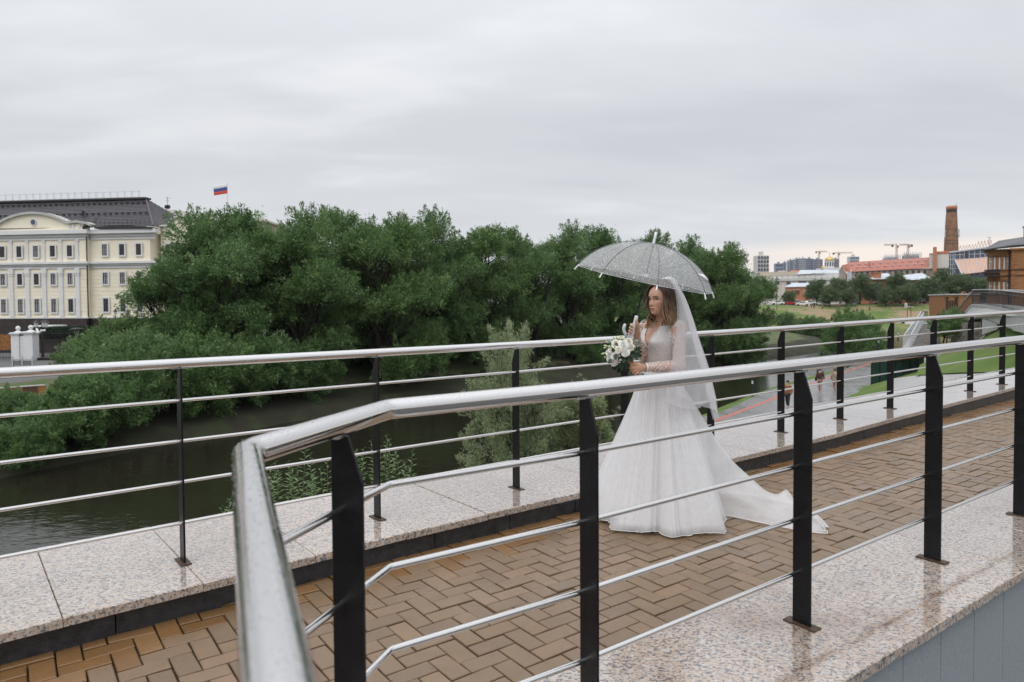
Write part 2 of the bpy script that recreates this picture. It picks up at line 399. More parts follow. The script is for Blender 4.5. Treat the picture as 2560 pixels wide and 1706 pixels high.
def rootmat(p):
    m = Matrix.LocRotScale(p.location, p.rotation_euler, p.scale)
    return (rootmat(p.parent) @ p.matrix_parent_inverse @ m) if p.parent else m
def tag(o, label=None, cat=None, group=None, kind=None):
    if label: o['label'] = label
    if cat: o['category'] = cat
    if group: o['group'] = group
    if kind: o['kind'] = kind
    return o
def thing(name, loc, label, cat, group=None, rz=0.0):
    o = bpy.data.objects.new(name, None); COL.objects.link(o); o.empty_display_size = 0.2
    o.location = loc; o.rotation_euler = (0, 0, rz)
    return tag(o, label, cat, group)
def dup(o, parent=None):
    c = o.copy(); COL.objects.link(c)
    if parent is not None: c.parent = parent
    for k in ('label', 'category', 'group'):
        if parent is None and k in c and k != 'category': pass
    for ch in list(o.children): dup(ch, c)
    return c
def smoothstep(x, a, b):
    t = np.clip((x - a) / (b - a), 0, 1); return t * t * (3 - 2 * t)
def bevel_mesh(me, w, seg=1):
    bm = bmesh.new(); bm.from_mesh(me)
    bmesh.ops.bevel(bm, geom=list(bm.edges), offset=w, segments=seg, affect='EDGES', profile=0.5)
    bm.to_mesh(me); bm.free(); return me
# ------------------------------------------------------------------ terrain, river
LB = [(-80, -40), (-36, 12), (-23.5, 31), (-18.9, 39.7), (-10, 53), (5, 68), (33, 93), (58, 120), (68, 150), (60, 184), (40, 215)]
FB = [(-120, 240), (40, 215), (60, 191), (80, 190), (104, 193), (120, 205)]
RB = [(-60, -45), (-30, 6), (-14, 17), (-6, 22), (0, 27), (5, 36), (12, 47.5), (17, 55), (24, 64.6), (33.8, 76.4), (43, 86.3), (60, 103), (85, 130), (104, 160), (120, 205)]
PV = [(-9, 14), (-1, 21.5), (4.9, 33.5), (12.2, 41), (19.3, 52), (24, 57.2), (32.6, 67.6), (38, 75.7), (50, 89), (66, 104), (92, 132)]
PR = [(-3, 13), (8, 21), (17, 36), (24.5, 49.3), (28.8, 55.2), (38, 66.5), (46, 75), (60, 90), (76, 104), (100, 132)]
WZ = -6.3
def seg_dist(X, Y, pl, signed=False):
    best = np.full(X.shape, 1e9); sg = np.zeros(X.shape)
    for (x0, y0), (x1, y1) in zip(pl[:-1], pl[1:]):
        dx, dy = x1 - x0, y1 - y0; t = np.clip(((X - x0) * dx + (Y - y0) * dy) / (dx * dx + dy * dy), 0, 1)
        d = np.hypot(X - x0 - t * dx, Y - y0 - t * dy); c = dx * (Y - y0) - dy * (X - x0)
        u = d < best; best = np.where(u, d, best); sg = np.where(u, np.sign(c), sg)
    return (best * np.where(sg >= 0, -1, 1)) if signed else best      # signed: positive on the right
def in_poly(X, Y, poly):
    ins = np.zeros(X.shape, bool); n = len(poly)
    for i in range(n):
        x0, y0 = poly[i]; x1, y1 = poly[(i + 1) % n]
        c = ((y0 > Y) != (y1 > Y)) & (X < (x1 - x0) * (Y - y0) / ((y1 - y0) or 1e-9) + x0); ins ^= c
    return ins
RIVER = LB[:-1] + FB[2:] + RB[::-1][1:]
AX_F6 = np.array([2.789, 7.083]); AX_A = R_(54.0)
AXU = np.array([math.sin(AX_A), math.cos(AX_A)]); AXN = np.array([-AXU[1], AXU[0]])
def terrain_h(X, Y):
    X = np.asarray(X, float); Y = np.asarray(Y, float)
    dl, df, dr = seg_dist(X, Y, LB), seg_dist(X, Y, FB), seg_dist(X, Y, RB)
    zl = np.interp(dl, [0, 1.5, 5, 9, 13, 60], [-6.6, -5.7, -5.0, -4.5, -3.95, -3.85])
    zf = np.interp(df, [0, 3, 15, 40, 44, 400], [-6.6, -5.4, -3.1, 1.05, 1.3, 1.6])
    e = seg_dist(X, Y, PR, True)
    zr0 = np.interp(dr, [0, 1.5, 6.5, 8], [-6.6, -5.85, -5.12, -5.08])
    ze = np.interp(e, [0, 1, 3.5, 5, 7.5, 9, 13, 18, 40], [-5.08, -4.75, -3.9, -3.2, -2.75, -2.3, -0.3, 0.5, 1.2])
    zr = np.where(e > 0, ze, zr0)
    v = (X - AX_F6[0]) * AXN[0] + (Y - AX_F6[1]) * AXN[1]
    zr = np.minimum(zr, np.interp(np.abs(v + 1.3), [0, 2.4, 12, 20], [-3.0, -3.0, 0.3, 3]))
    far = np.minimum(dl, df)
    z = np.where((dl <= df) & (dl <= dr), zl, np.where(df <= dr, zf, zr))
    # blend right side into the far bank
    w = smoothstep(Y, 125, 175)
    z = np.where((dr < np.minimum(dl, df)) & (Y > 120), z * (1 - w) + w * np.interp(np.minimum(df, dr), [0, 3, 15, 40, 44, 400], [-6.6, -5.4, -3.1, 1.05, 1.3, 1.6]), z)
    return np.where(in_poly(X, Y, RIVER), -7.4, z)
def build_terrain():
    xs = np.unique(np.concatenate([np.linspace(-3000, -120, 16), np.arange(-120, 150, 1.6), np.linspace(150, 3200, 18)]))
    ys = np.unique(np.concatenate([np.linspace(-400, -50, 6), np.arange(-50, 130, 1.6), np.arange(130, 300, 3.0), np.linspace(300, 4500, 20)]))
    X, Y = np.meshgrid(xs, ys); Z = terrain_h(X, Y)
    nx, ny = len(xs), len(ys)
    idx = np.arange(nx * ny).reshape(ny, nx)
    F = np.stack([idx[:-1, :-1], idx[:-1, 1:], idx[1:, 1:], idx[1:, :-1]], -1).reshape(-1, 4)
    me = bpy.data.meshes.new('ground')
    me.from_pydata(np.stack([X, Y, Z], -1).reshape(-1, 3).tolist(), [], F.tolist())
    for k in ('bank', 'meadow', 'lawn', 'grass', 'asphalt'): me.materials.append(M[k])
    cx = (X[:-1, :-1] + X[1:, 1:]) / 2; cy = (Y[:-1, :-1] + Y[1:, 1:]) / 2
    dl, df, dr = seg_dist(cx, cy, LB), seg_dist(cx, cy, FB), seg_dist(cx, cy, RB)
    e = seg_dist(cx, cy, PR, True)
    left = (dl <= df) & (dl <= dr); farb = (df < dl) & (df <= dr)
    mi = np.where(left, np.where(dl < 6, 0, np.where(dl < 22, 1, 4)), np.where(farb | (cy > 150), np.where(np.minimum(df, dr) < 43, 3, 4), np.where(dr < 1.0, 0, 2)))
    v = (cx - AX_F6[0]) * AXN[0] + (cy - AX_F6[1]) * AXN[1]
    mi = np.where((np.abs(v) < 7) & (cy < 24), 0, mi); mi = np.where((v < -3) & (cy < 40) & (dr > 12), 4, mi)
    me.polygons.foreach_set('material_index', mi.reshape(-1).astype(int)); me.polygons.foreach_set('use_smooth', [True] * len(me.polygons))
    return tag(link('ground', me), kind='structure')
build_terrain()
mb = MB(); mb.add([(-140, -60, WZ), (200, -60, WZ), (200, 260, WZ), (-140, 260, WZ)], [(0, 1, 2, 3)])
tag(mb.build('river_water', M['water']), kind='structure')

def resample(pl, n):
    P = np.array(pl, float); s = np.concatenate([[0], np.cumsum(np.hypot(*(P[1:] - P[:-1]).T[:2]))])
    t = np.linspace(0, s[-1], n); return np.stack([np.interp(t, s, P[:, k]) for k in range(P.shape[1])], 1)
def ribbon(a, b, n, z, name, m):
    A, B = resample(a, n), resample(b, n)
    mb = MB(); rows = []
    for i in range(n):
        rows.append([(A[i][0] + (B[i][0] - A[i][0]) * k / 4, A[i][1] + (B[i][1] - A[i][1]) * k / 4, z) for k in range(5)])
    mb.grid(rows); return tag(mb.build(name, m), kind='structure')
prom = ribbon(PV, PR, 40, -5.035, 'promenade', M['paving'])
red = [atz(1790, 1052, -5.03), atz(1920, 1002, -5.03), atz(1947, 991, -5.03), atz(2015, 963, -5.03), atz(2042, 955, -5.03), atz(2110, 931, -5.03), atz(2176, 909, -5.03), atz(2215, 893, -5.03)]
mb = MB(); rows = []
for i, p in enumerate(red):
    t = (red[min(i + 1, 7)] - red[max(i - 1, 0)]).normalized(); n = Vector((-t.y, t.x, 0)) * 0.16
    rows.append([p + n, p - n])
mb.grid(rows); mb.build('painted_line', M['red_line'], prom)
# riverside path of the left bank
a = [(-70, 28), (-44, 35.5), (-30, 38.6), (-26.5, 42), (-22, 49)]; b = [(-70, 30.5), (-45, 37.6), (-31, 40.4), (-28, 43.4), (-23.6, 50.2)]
A, B = resample(a, 60), resample(b, 60); mb = MB()
mb.grid([[(p[0], p[1], float(terrain_h(p[0], p[1])) + 0.07), (q[0], q[1], float(terrain_h(q[0], q[1])) + 0.07)] for p, q in zip(A, B)])
tag(mb.build('riverside_path', M['pale_paving']), kind='structure')

# ------------------------------------------------------------------ the raised footway
def dirv(deg): return np.array([math.sin(R_(deg)), math.cos(R_(deg))])
FP = [np.array(p) for p in ((-1.775, 3.665, .157), (-.87, 4.409, .157), (.034, 5.10, .161), (0.952, 5.761, .172), (1.871, 6.422, .186), (2.789, 7.083, .201), (3.723, 7.756, .221), (4.643, 8.398, .240), (5.573, 9.058, .258), (6.503, 9.718, .276), (7.376, 10.31, .298))]
for k in range(4):
    d = dirv(50.6) * 1.165; FP.insert(0, np.array([FP[0][0] - d[0], FP[0][1] - d[1], .157]))
for k in range(5):
    d = dirv(55.5) * 1.13; FP.append(np.array([FP[-1][0] + d[0], FP[-1][1] + d[1], FP[-1][2] + .02]))
def normals(P):
    P = np.array(P)[:, :2]; T = np.gradient(P, axis=0); T /= np.linalg.norm(T, axis=1)[:, None]
    return T, np.stack([-T[:, 1], T[:, 0]], 1)
FT, FN = normals(FP)
FIN = [-.36] * 5 + [-.35, -.36, -.38, -.39, -.40, -.36, -.31, -.28, -.25, -.21] + [-.2] * 5     # inner edge of the slab seen from each post
F_in = [np.array([*(p[:2] + n * o), p[2]]) for p, n, o in zip(FP, FN, FIN)]
F_out = [np.array([*(p[:2] + n * .80), p[2]]) for p, n in zip(FP, FN)]
F_face = [np.array([*(p[:2] + n * (o + .04)), p[2]]) for p, n, o in zip(FP, FN, FIN)]
AXO = AX_F6
def uv(p): d = np.array(p[:2]) - AXO; return d @ AXU, d @ AXN
def pav_z(u): return float(np.interp(u, [-9, -4.5, -1, 0, 2.5, 5.5, 14], [0, 0, .02, .045, .08, .10, .20]))

slab_z = rng.normal(0, .0012, 200)
def hexa(mb, a, b, c, d, zt, th, sidemat=1, bev=.004):
    """slab with corners a b c d (xy + z), top at z + zt, thickness th, small chamfer."""
    C = sum((Vector(p) for p in (a, b, c, d)), Vector()) / 4
    top = []; ch = []; bot = []
    for p in (a, b, c, d):
        p = Vector(p); w = (C - p); w.z = 0; w.normalize()
        top.append(p + w * bev * 1.4 + Vector((0, 0, zt))); ch.append(p + Vector((0, 0, zt - bev))); bot.append(p + Vector((0, 0, zt - th)))
    mb.mi = 0; mb.add(top, [(0, 1, 2, 3)]); mb.mi = sidemat
    mb.add(top + ch + bot, [(i, 4 + i, 4 + (i + 1) % 4, (i + 1) % 4) for i in range(4)] + [(4 + i, 8 + i, 8 + (i + 1) % 4, 4 + (i + 1) % 4) for i in range(4)] + [(11, 10, 9, 8)])
def slab_run(parent, inner, outer, step, first, name='slab', gap=.003, zt=0.0, th=.042, top='granite'):
    A, B = np.array(inner), np.array(outer)
    s = np.concatenate([[0], np.cumsum(np.hypot(*(A[1:] - A[:-1])[:, :2].T))])
    t = first; k = 0
    while t + step < s[-1]:
        def at(P, x): return [float(np.interp(x, s, P[:, j])) for j in range(3)]
        mb = MB(); dz = float(slab_z[k % 200])
        a, b, c, d = at(A, t + gap / 2), at(A, t + step - gap / 2), at(B, t + step - gap / 2), at(B, t + gap / 2)
        hexa(mb, a, b, c, d, zt + dz, th)
        mb.build(name, [M[top], M['granite_edge']], parent, world=True)
        t += step; k += 1
far_plinth = thing('granite_coping', (float(FP[7][0]), float(FP[7][1]), 0.0), 'wide pink granite coping beside the river, with black stone face along the brown pavers', 'coping')
sA = np.concatenate([[0], np.cumsum(np.hypot(*(np.array(F_in)[1:] - np.array(F_in)[:-1])[:, :2].T))])
# a joint falls on the measured line: u of the joint at the inner edge is (-2.001, 3.053)
_d = [np.hypot(p[0] + 2.001, p[1] - 3.053) for p in F_in]
_s0 = float(np.interp(-2.001, [p[0] for p in F_in], sA)); first = _s0 - int(_s0 / .59) * .59
slab_run(far_plinth, F_in, F_out, .59, first)
# core and black face panels under it
A, B = np.array(F_face), np.array([np.array([*(p[:2] + n * .77), p[2]]) for p, n in zip(FP, FN)])
mb = MB()
for i in range(len(A) - 1):
    q = [Vector((*A[i][:2], A[i][2] - .043)), Vector((*A[i + 1][:2], A[i + 1][2] - .043)), Vector((*B[i + 1][:2], A[i + 1][2] - .043)), Vector((*B[i][:2], A[i][2] - .043))]
    n = Vector((*FN[i], 0)) * .03
    q[0] += n; q[1] += n
    lo = [Vector((p.x, p.y, -3.4)) for p in q]
    mb.add(q + lo, [(0, 3, 2, 1), (0, 1, 5, 4), (2, 3, 7, 6)])
mb.build('core', M['black_stone'], far_plinth, world=True)
t = first + .21
while t + .59 < sA[-1]:
    def at(x): return Vector([float(np.interp(x, sA, A[:, j])) for j in range(3)])
    a, b = at(t + .003), at(t + .587); n = Vector((-(b - a).y, (b - a).x, 0)).normalized() * .028
    lo = Vector((0, 0, -.32)); tp = Vector((0, 0, -.044 - .001))
    mb = MB(); mb.prism([a + tp, b + tp, b + lo, a + lo], n)
    mb.build('face_panel', M['black_stone'], far_plinth, world=True); t += .59

# near coping, rail line with its two bends
ND = dirv(54.6); NN = np.array([-ND[1], ND[0]])
N3 = np.array([1.18, 2.82])
def nz(u): return .202 + .0095 * u + .0004 * u * u
def npt(u, o=0.0, z=None): p = N3 + ND * u + NN * o; return np.array([p[0], p[1], nz(u) if z is None else z])
UK = -1.825
K1 = npt(UK, .03); K2 = np.array([-.492, 1.262, .185]); K3 = np.array([-.125, .38, .183]); K4 = np.array([.24, -.50, .18])
NU = [UK] + [UK + .657 + 1.17 * k for k in range(0, 9)]
near_line = [K4, K3, K2, K1] + [npt(u) for u in NU[1:]]
def offset_line(P, o):
    P = [np.array(p) for p in P]; out = []
    for i, p in enumerate(P):
        d0 = (P[i] - P[i - 1])[:2] if i else (P[1] - P[0])[:2]; d1 = (P[i + 1] - P[i])[:2] if i < len(P) - 1 else d0
        d0 = d0 / np.linalg.norm(d0); d1 = d1 / np.linalg.norm(d1); t = d0 + d1; t /= np.linalg.norm(t); n = np.array([-t[1], t[0]])
        k = o / max(.6, math.sqrt((1 + d0 @ d1) / 2)); out.append(np.array([*(p[:2] + n * k), p[2]]))
    return out
near_plinth = thing('granite_coping', (1.2, 2.8, 0.0), 'pink granite coping nearest the camera, on top of the grey panelled wall', 'coping')
I2, O2 = offset_line(near_line[2:], .315), offset_line(near_line[2:], -.345)
sB = np.concatenate([[0], np.cumsum(np.hypot(*(np.array(near_line[2:])[1:] - np.array(near_line[2:])[:-1])[:, :2].T))])
# straight part in slabs
ins = [npt(u, .315) for u in np.linspace(UK + .05, 9.5, 60)]; outs = [npt(u, -.345) for u in np.linspace(UK + .05, 9.5, 60)]
_pj = atz(2148.5, 1549.9, .205); _uj = float((np.array(_pj[:2]) - N3) @ ND); st = .60
fj = (_uj - (UK + .05)) % st
slab_run(near_plinth, ins, outs, st, fj, gap=.0025, top='granite_stained')
mb = MB()
hexa(mb, I2[0], npt(UK + .05 + fj - .002, .315), npt(UK + .05 + fj - .002, -.345), O2[0], 0, .042)
mb.build('slab', [M['granite'], M['granite_edge']], near_plinth, world=True)
i1, o1 = offset_line(near_line[:4], .315), offset_line(near_line[:4], -.345)
mb = MB(); hexa(mb, i1[0], i1[2], o1[2], o1[0], 0, .042); mb.build('slab', [M['granite'], M['granite_edge']], near_plinth, world=True)
wall = thing('retaining_wall', (1.6, 2.6, -2.0), 'smooth grey stone panel wall below the nearest granite coping', 'wall')
mb = MB()
o_in = [npt(u, .29) for u in (UK, 10)]; o_ou = [npt(u, -.30) for u in (UK, 10)]
mb.prism([Vector((*o_in[0][:2], nz(UK) - .045)), Vector((*o_in[1][:2], nz(10) - .045)), Vector((*o_in[1][:2], -2.6)), Vector((*o_in[0][:2], -2.6))], Vector((*(NN * -.57), 0)))
mb.build('core', M['concrete'], wall, world=True)
_pw = atz(2486, 1487, .1); u0 = float((np.array(_pw[:2]) - N3) @ ND); pw = .335
for k in range(-8, 26):
    a = npt(u0 + k * pw + .0025, -.305); b = npt(u0 + (k + 1) * pw - .0025, -.305)
    tp = [Vector((a[0], a[1], a[2] - .0435)), Vector((b[0], b[1], b[2] - .0435)), Vector((b[0], b[1], -1.2)), Vector((a[0], a[1], -1.2))]
    mb = MB(); mb.prism(tp, Vector((*(NN * .026), 0))); mb.build('wall_panel', M['grey_panel'], wall, world=True)

# ------------------------------------------------------------------ pavers
foot = bpy.data.objects.new('footpath', None); COL.objects.link(foot); foot.location = (0, 4, 0); tag(foot, kind='structure')
mb = MB(); rows = []
for u in np.linspace(-9, 14, 60):
    z = pav_z(u) - .022; c = AXO + AXU * u
    rows.append([(*(c + AXN * (-3.4 if u < -5.7 else -2.5)), z), (*(c + AXN * -.05), z)])
mb.grid(rows); mb.build('sand_bed', M['joint'], foot, world=True)
def brick_mesh():
    mb = MB(); l, w, h, c = .0962, .0462, .05, .004
    t = [(-l + c, -w + c, 0), (l - c, -w + c, 0), (l - c, w - c, 0), (-l + c, w - c, 0)]
    e = [(-l, -w, -c * .8), (l, -w, -c * .8), (l, w, -c * .8), (-l, w, -c * .8)]; b = [(x, y, -h) for x, y, _ in e]
    mb.add(t + e + b, [(0, 1, 2, 3)] + [(4 + i, 4 + (i + 1) % 4, (i + 1) % 4, i) for i in range(4)] + [(8 + i, 8 + (i + 1) % 4, 4 + (i + 1) % 4, 4 + i) for i in range(4)])
    return mb
BM_ = brick_mesh()
face_uv = [uv(p) for p in F_face]; fu = [a for a, _ in face_uv]; fv = [b for _, b in face_uv]
def cam_px(p):
    v = np.array(p) - CAM; z = v @ fw
    return (1280 + FPX * (v @ RT) / z, 816 - FPX * (v @ UP) / z, z)
bricks = []
for i in range(-100, 150):
    for j in range(-36, 4):
        k = (i - j) % 4
        if k == 0: cu, cv, r = (i + 1) * .1, (j + .5) * .1, 0.0
        elif k == 3: cu, cv, r = (i + .5) * .1, (j + 1) * .1, math.pi / 2
        else: continue
        edge = float(np.interp(cu, fu, fv))
        if cv > edge + .075 or cv < -3.35: continue
        c = AXO + AXU * cu + AXN * cv
        # not under the near coping
        un = (c - N3) @ ND; on = (c - N3) @ NN
        if un > UK - .1 and on < .20: continue
        x, y, z = cam_px((c[0], c[1], pav_z(cu)))
        vis = z > .5 and -80 < x < 2640 and 900 < y < 1790
        wet = (edge - cv) < .20 and rng.random() < .9 or (edge - cv) < .32 and rng.random() < .35
        dz = rng.normal(0, .0018) + (rng.uniform(.003, .010) if (edge - cv) < .05 and rng.random() < .3 else 0)
        bricks.append((vis, z, cu, cv, r, wet, dz, c, rng.normal(0, .012, 2), rng.normal(0, .012)))
vis = sorted([b for b in bricks if b[0]], key=lambda b: b[1])
meshes = {True: BM_.mesh('paver', M['paver_wet']), False: BM_.mesh('paver', M['paver'])}
ROTZ = math.pi / 2 - AX_A
def brick_matrix(b):
    _, _, cu, cv, r, wet, dz, c, tilt, tw = b
    return Matrix.Translation((c[0], c[1], pav_z(cu) + dz)) @ Matrix.Rotation(ROTZ + r + tw, 4, 'Z') @ Matrix.Rotation(tilt[0], 4, 'X') @ Matrix.Rotation(tilt[1], 4, 'Y')
fi = Matrix.Translation(-foot.location)
for b in vis[:300]:
    o = bpy.data.objects.new('brick', meshes[bool(b[5])]); COL.objects.link(o); o.parent = foot
    o.matrix_local = fi @ brick_matrix(b)
V, Fc, MI, SH = [], [], [], []
bv = [Vector(p) for p in BM_.v]
for b in vis[300:] + [b for b in bricks if not b[0] and b[1] > .2 and b[1] < 14]:
    m = brick_matrix(b); o = len(V); V += [tuple(m @ p) for p in bv]; Fc += [tuple(x + o for x in f) for f in BM_.f]
    MI += [1 if b[5] else 0] * len(BM_.f); SH += [rng.random()] * len(bv)
me = bpy.data.meshes.new('brick'); me.from_pydata(V, [], Fc); me.materials.append(M['paver_far']); me.materials.append(M['paver_wet'])
me.polygons.foreach_set('material_index', MI); at_ = me.attributes.new('shade', 'FLOAT', 'POINT'); at_.data.foreach_set('value', SH)
tag(link('brick', me, foot, True), kind='stuff')

# ------------------------------------------------------------------ railings
HB, HR = 1.05, .0262
BARS = (.218, .440, .660, .878)
def blade(n, t, H=HB):
    """flat black post: n points outwards (away from the walkers), t along the rail."""
    n = Vector((n[0], n[1], 0)); t = Vector((t[0], t[1], 0)); mb = MB()
    pts = [(-.040, 0), (.040, 0), (.040, H - .108), (.004, H), (-.040, H)]
    mb.prism([n * a + Vector((0, 0, z)) - t * .005 for a, z in pts], t * .010)
    return mb
def railing(label, base, posts, line, out, drops):
    root = thing('railing', tuple(float(x) for x in base), label, 'railing')
    hz_ = HB + HR
    def pathz(dz): return [Vector((p[0], p[1], p[2] + dz)) for p in line]
    # tube joints: keep bends crisp by doubling the points
    def crisp(P, r):
        out_ = []
        for i, p in enumerate(P):
            if 0 < i < len(P) - 1:
                a = (P[i - 1] - p).normalized(); b = (P[i + 1] - p).normalized()
                if a.dot(b) > -.97:
                    q0, q1 = p + a * r * 1.1, p + b * r * 1.1
                    for t_ in (0, .25, .5, .75, 1): out_.append(q0 * (1 - t_) ** 2 + p * (2 * t_ * (1 - t_)) + q1 * t_ ** 2)
                    continue
            out_.append(p)
        return out_
    cshift = .018
    mb = MB(); mb.tube(crisp(pathz(hz_), HR), HR, 28); h = mb.build('handrail', M['steel'], root, True, True)
    for b in BARS:
        mb = MB(); mb.tube(crisp(pathz(b), .008), .0092, 12); mb.build('bar', M['steel'], root, True, True)
    for (p, t, n) in posts:
        o = Vector((p[0], p[1], p[2])); n_ = np.array(n) * out
        mb = blade(n_, t); mb.v = [tuple(Vector(v) + o + Vector((n_[0], n_[1], 0)) * .016) for v in mb.v]
        pm = bevel_mesh(mb.mesh('post', M['black_paint']), .0012)
        po = link('post', pm, root, True)
        mb = MB(); ax = (Vector((n_[0], n_[1], 0)), Vector((t[0], t[1], 0)), Vector((0, 0, 1)))
        mb.box(o + Vector((n_[0], n_[1], 0)) * .016 + Vector((0, 0, .0035)), (.14, .055, .007), ax)
        mb.build('base_plate', M['rusty_plate'], po, world=True)
        mb = MB(); mb.box(o + Vector((0, 0, HB + .001)), (.030, .075, .007), ax)
        mb.build('saddle', M['steel'], po, world=True)
    if drops:
        mb = MB()
        P = pathz(hz_); s = [0]
        for i in range(1, len(P)): s.append(s[-1] + (P[i] - P[i - 1]).length)
        for k in range(drops):
            d = rng.random() * min(s[-1], 5.2); i = max(j for j in range(len(s) - 1) if s[j] <= d)
            q = P[i].lerp(P[i + 1], (d - s[i]) / (s[i + 1] - s[i])); T = (P[i + 1] - P[i]).normalized()
            nr = Vector((-T.y, T.x, 0)).normalized(); a = rng.normal(0, .75)
            if abs(a) > 1.5: continue
            w = nr * math.sin(a) + Vector((0, 0, 1)) * math.cos(a); c = q + w * (HR - .0002); r = rng.uniform(.0007, .0018)
            e1 = T; e2 = w.cross(T)
            ring = [c + e1 * math.cos(x) * r + e2 * math.sin(x) * r for x in (0, 1.047, 2.094, 3.142, 4.189, 5.236)]
            ring2 = [c + (e1 * math.cos(x) + e2 * math.sin(x)) * r * .65 + w * r * .42 for x in (0, 1.047, 2.094, 3.142, 4.189, 5.236)]
            mb.add(ring + ring2 + [c + w * r * .58], [(j, (j + 1) % 6, 6 + (j + 1) % 6, 6 + j) for j in range(6)] + [(6 + j, 6 + (j + 1) % 6, 12) for j in range(6)])
        tag(mb.build('raindrop', M['water_drop'], h, True, True), kind='stuff')
    return root
fposts = [(p, t, n) for p, t, n in zip(FP, FT, FN)][2:]
railing('steel railing with black posts on the river side, behind the bride', FP[7], fposts, FP, 1, 0)
nposts = [(npt(u), ND, NN) for u in NU[1:]]
d12 = (K1 - K2)[:2]; d12 /= np.linalg.norm(d12)
p1 = K2 + (K1 - K2) * .585
nposts.append((p1, d12, np.array([-d12[1], d12[0]])))
nline = [K4, K3, K2, K1] + [npt(u) for u in NU[1:]]
railing('steel railing nearest the camera, its wet handrail bending towards the viewer', npt(0), nposts, nline, -1, 3000)
# ------------------------------------------------------------------ foliage
def leaf_mesh(name, centres, radii, normals_, counts, ln, wd, mat, seed, droop=0.0, shell=0.35, upb=.45):
    """thousands of small leaf faces gathered in clumps; every leaf is a real rhombic face with its own tint."""
    g = np.random.default_rng(seed)
    C = np.repeat(centres, counts, axis=0); Rr = np.repeat(radii, counts); Nn = np.repeat(normals_, counts, axis=0)
    n = len(C)
    d = g.normal(size=(n, 3)); d /= np.linalg.norm(d, axis=1)[:, None]
    d = d + Nn * .35; d /= np.linalg.norm(d, axis=1)[:, None]
    r = Rr * (shell + (1.12 - shell) * g.random(n) ** .6)
    P = C + d * r[:, None] * np.array([1, 1, .82])
    A = d * .7 + Nn * .55 + np.array([0, 0, upb]) + g.normal(size=(n, 3)) * .55
    A[:, 2] -= droop; A /= np.linalg.norm(A, axis=1)[:, None]
    B = np.cross(A, g.normal(size=(n, 3))); B /= np.linalg.norm(B, axis=1)[:, None]
    fs = np.clip(Rr / np.mean(radii), .55, 1.0)[:, None]
    l = ln * fs * g.uniform(.6, 1.35, n)[:, None]; w = wd * fs * g.uniform(.65, 1.3, n)[:, None]
    V = np.stack([P, P + A * l * .5 + B * w * .5, P + A * l, P + A * l * .45 - B * w * .5], 1).reshape(-1, 3)
    F = np.arange(4 * n).reshape(-1, 4)
    me = bpy.data.meshes.new(name)
    me.vertices.add(4 * n); me.vertices.foreach_set('co', V.ravel())
    me.loops.add(4 * n); me.loops.foreach_set('vertex_index', F.ravel())
    me.polygons.add(n); me.polygons.foreach_set('loop_start', np.arange(0, 4 * n, 4))
    me.update(calc_edges=True)
    cl = np.repeat(g.normal(0, .16, len(centres)), counts)
    sh = np.clip(.48 + cl + g.normal(0, .2, n), 0, 1)
    at = me.attributes.new('shade', 'FLOAT', 'POINT'); at.data.foreach_set('value', np.repeat(sh, 4))
    me.materials.append(mat); return me
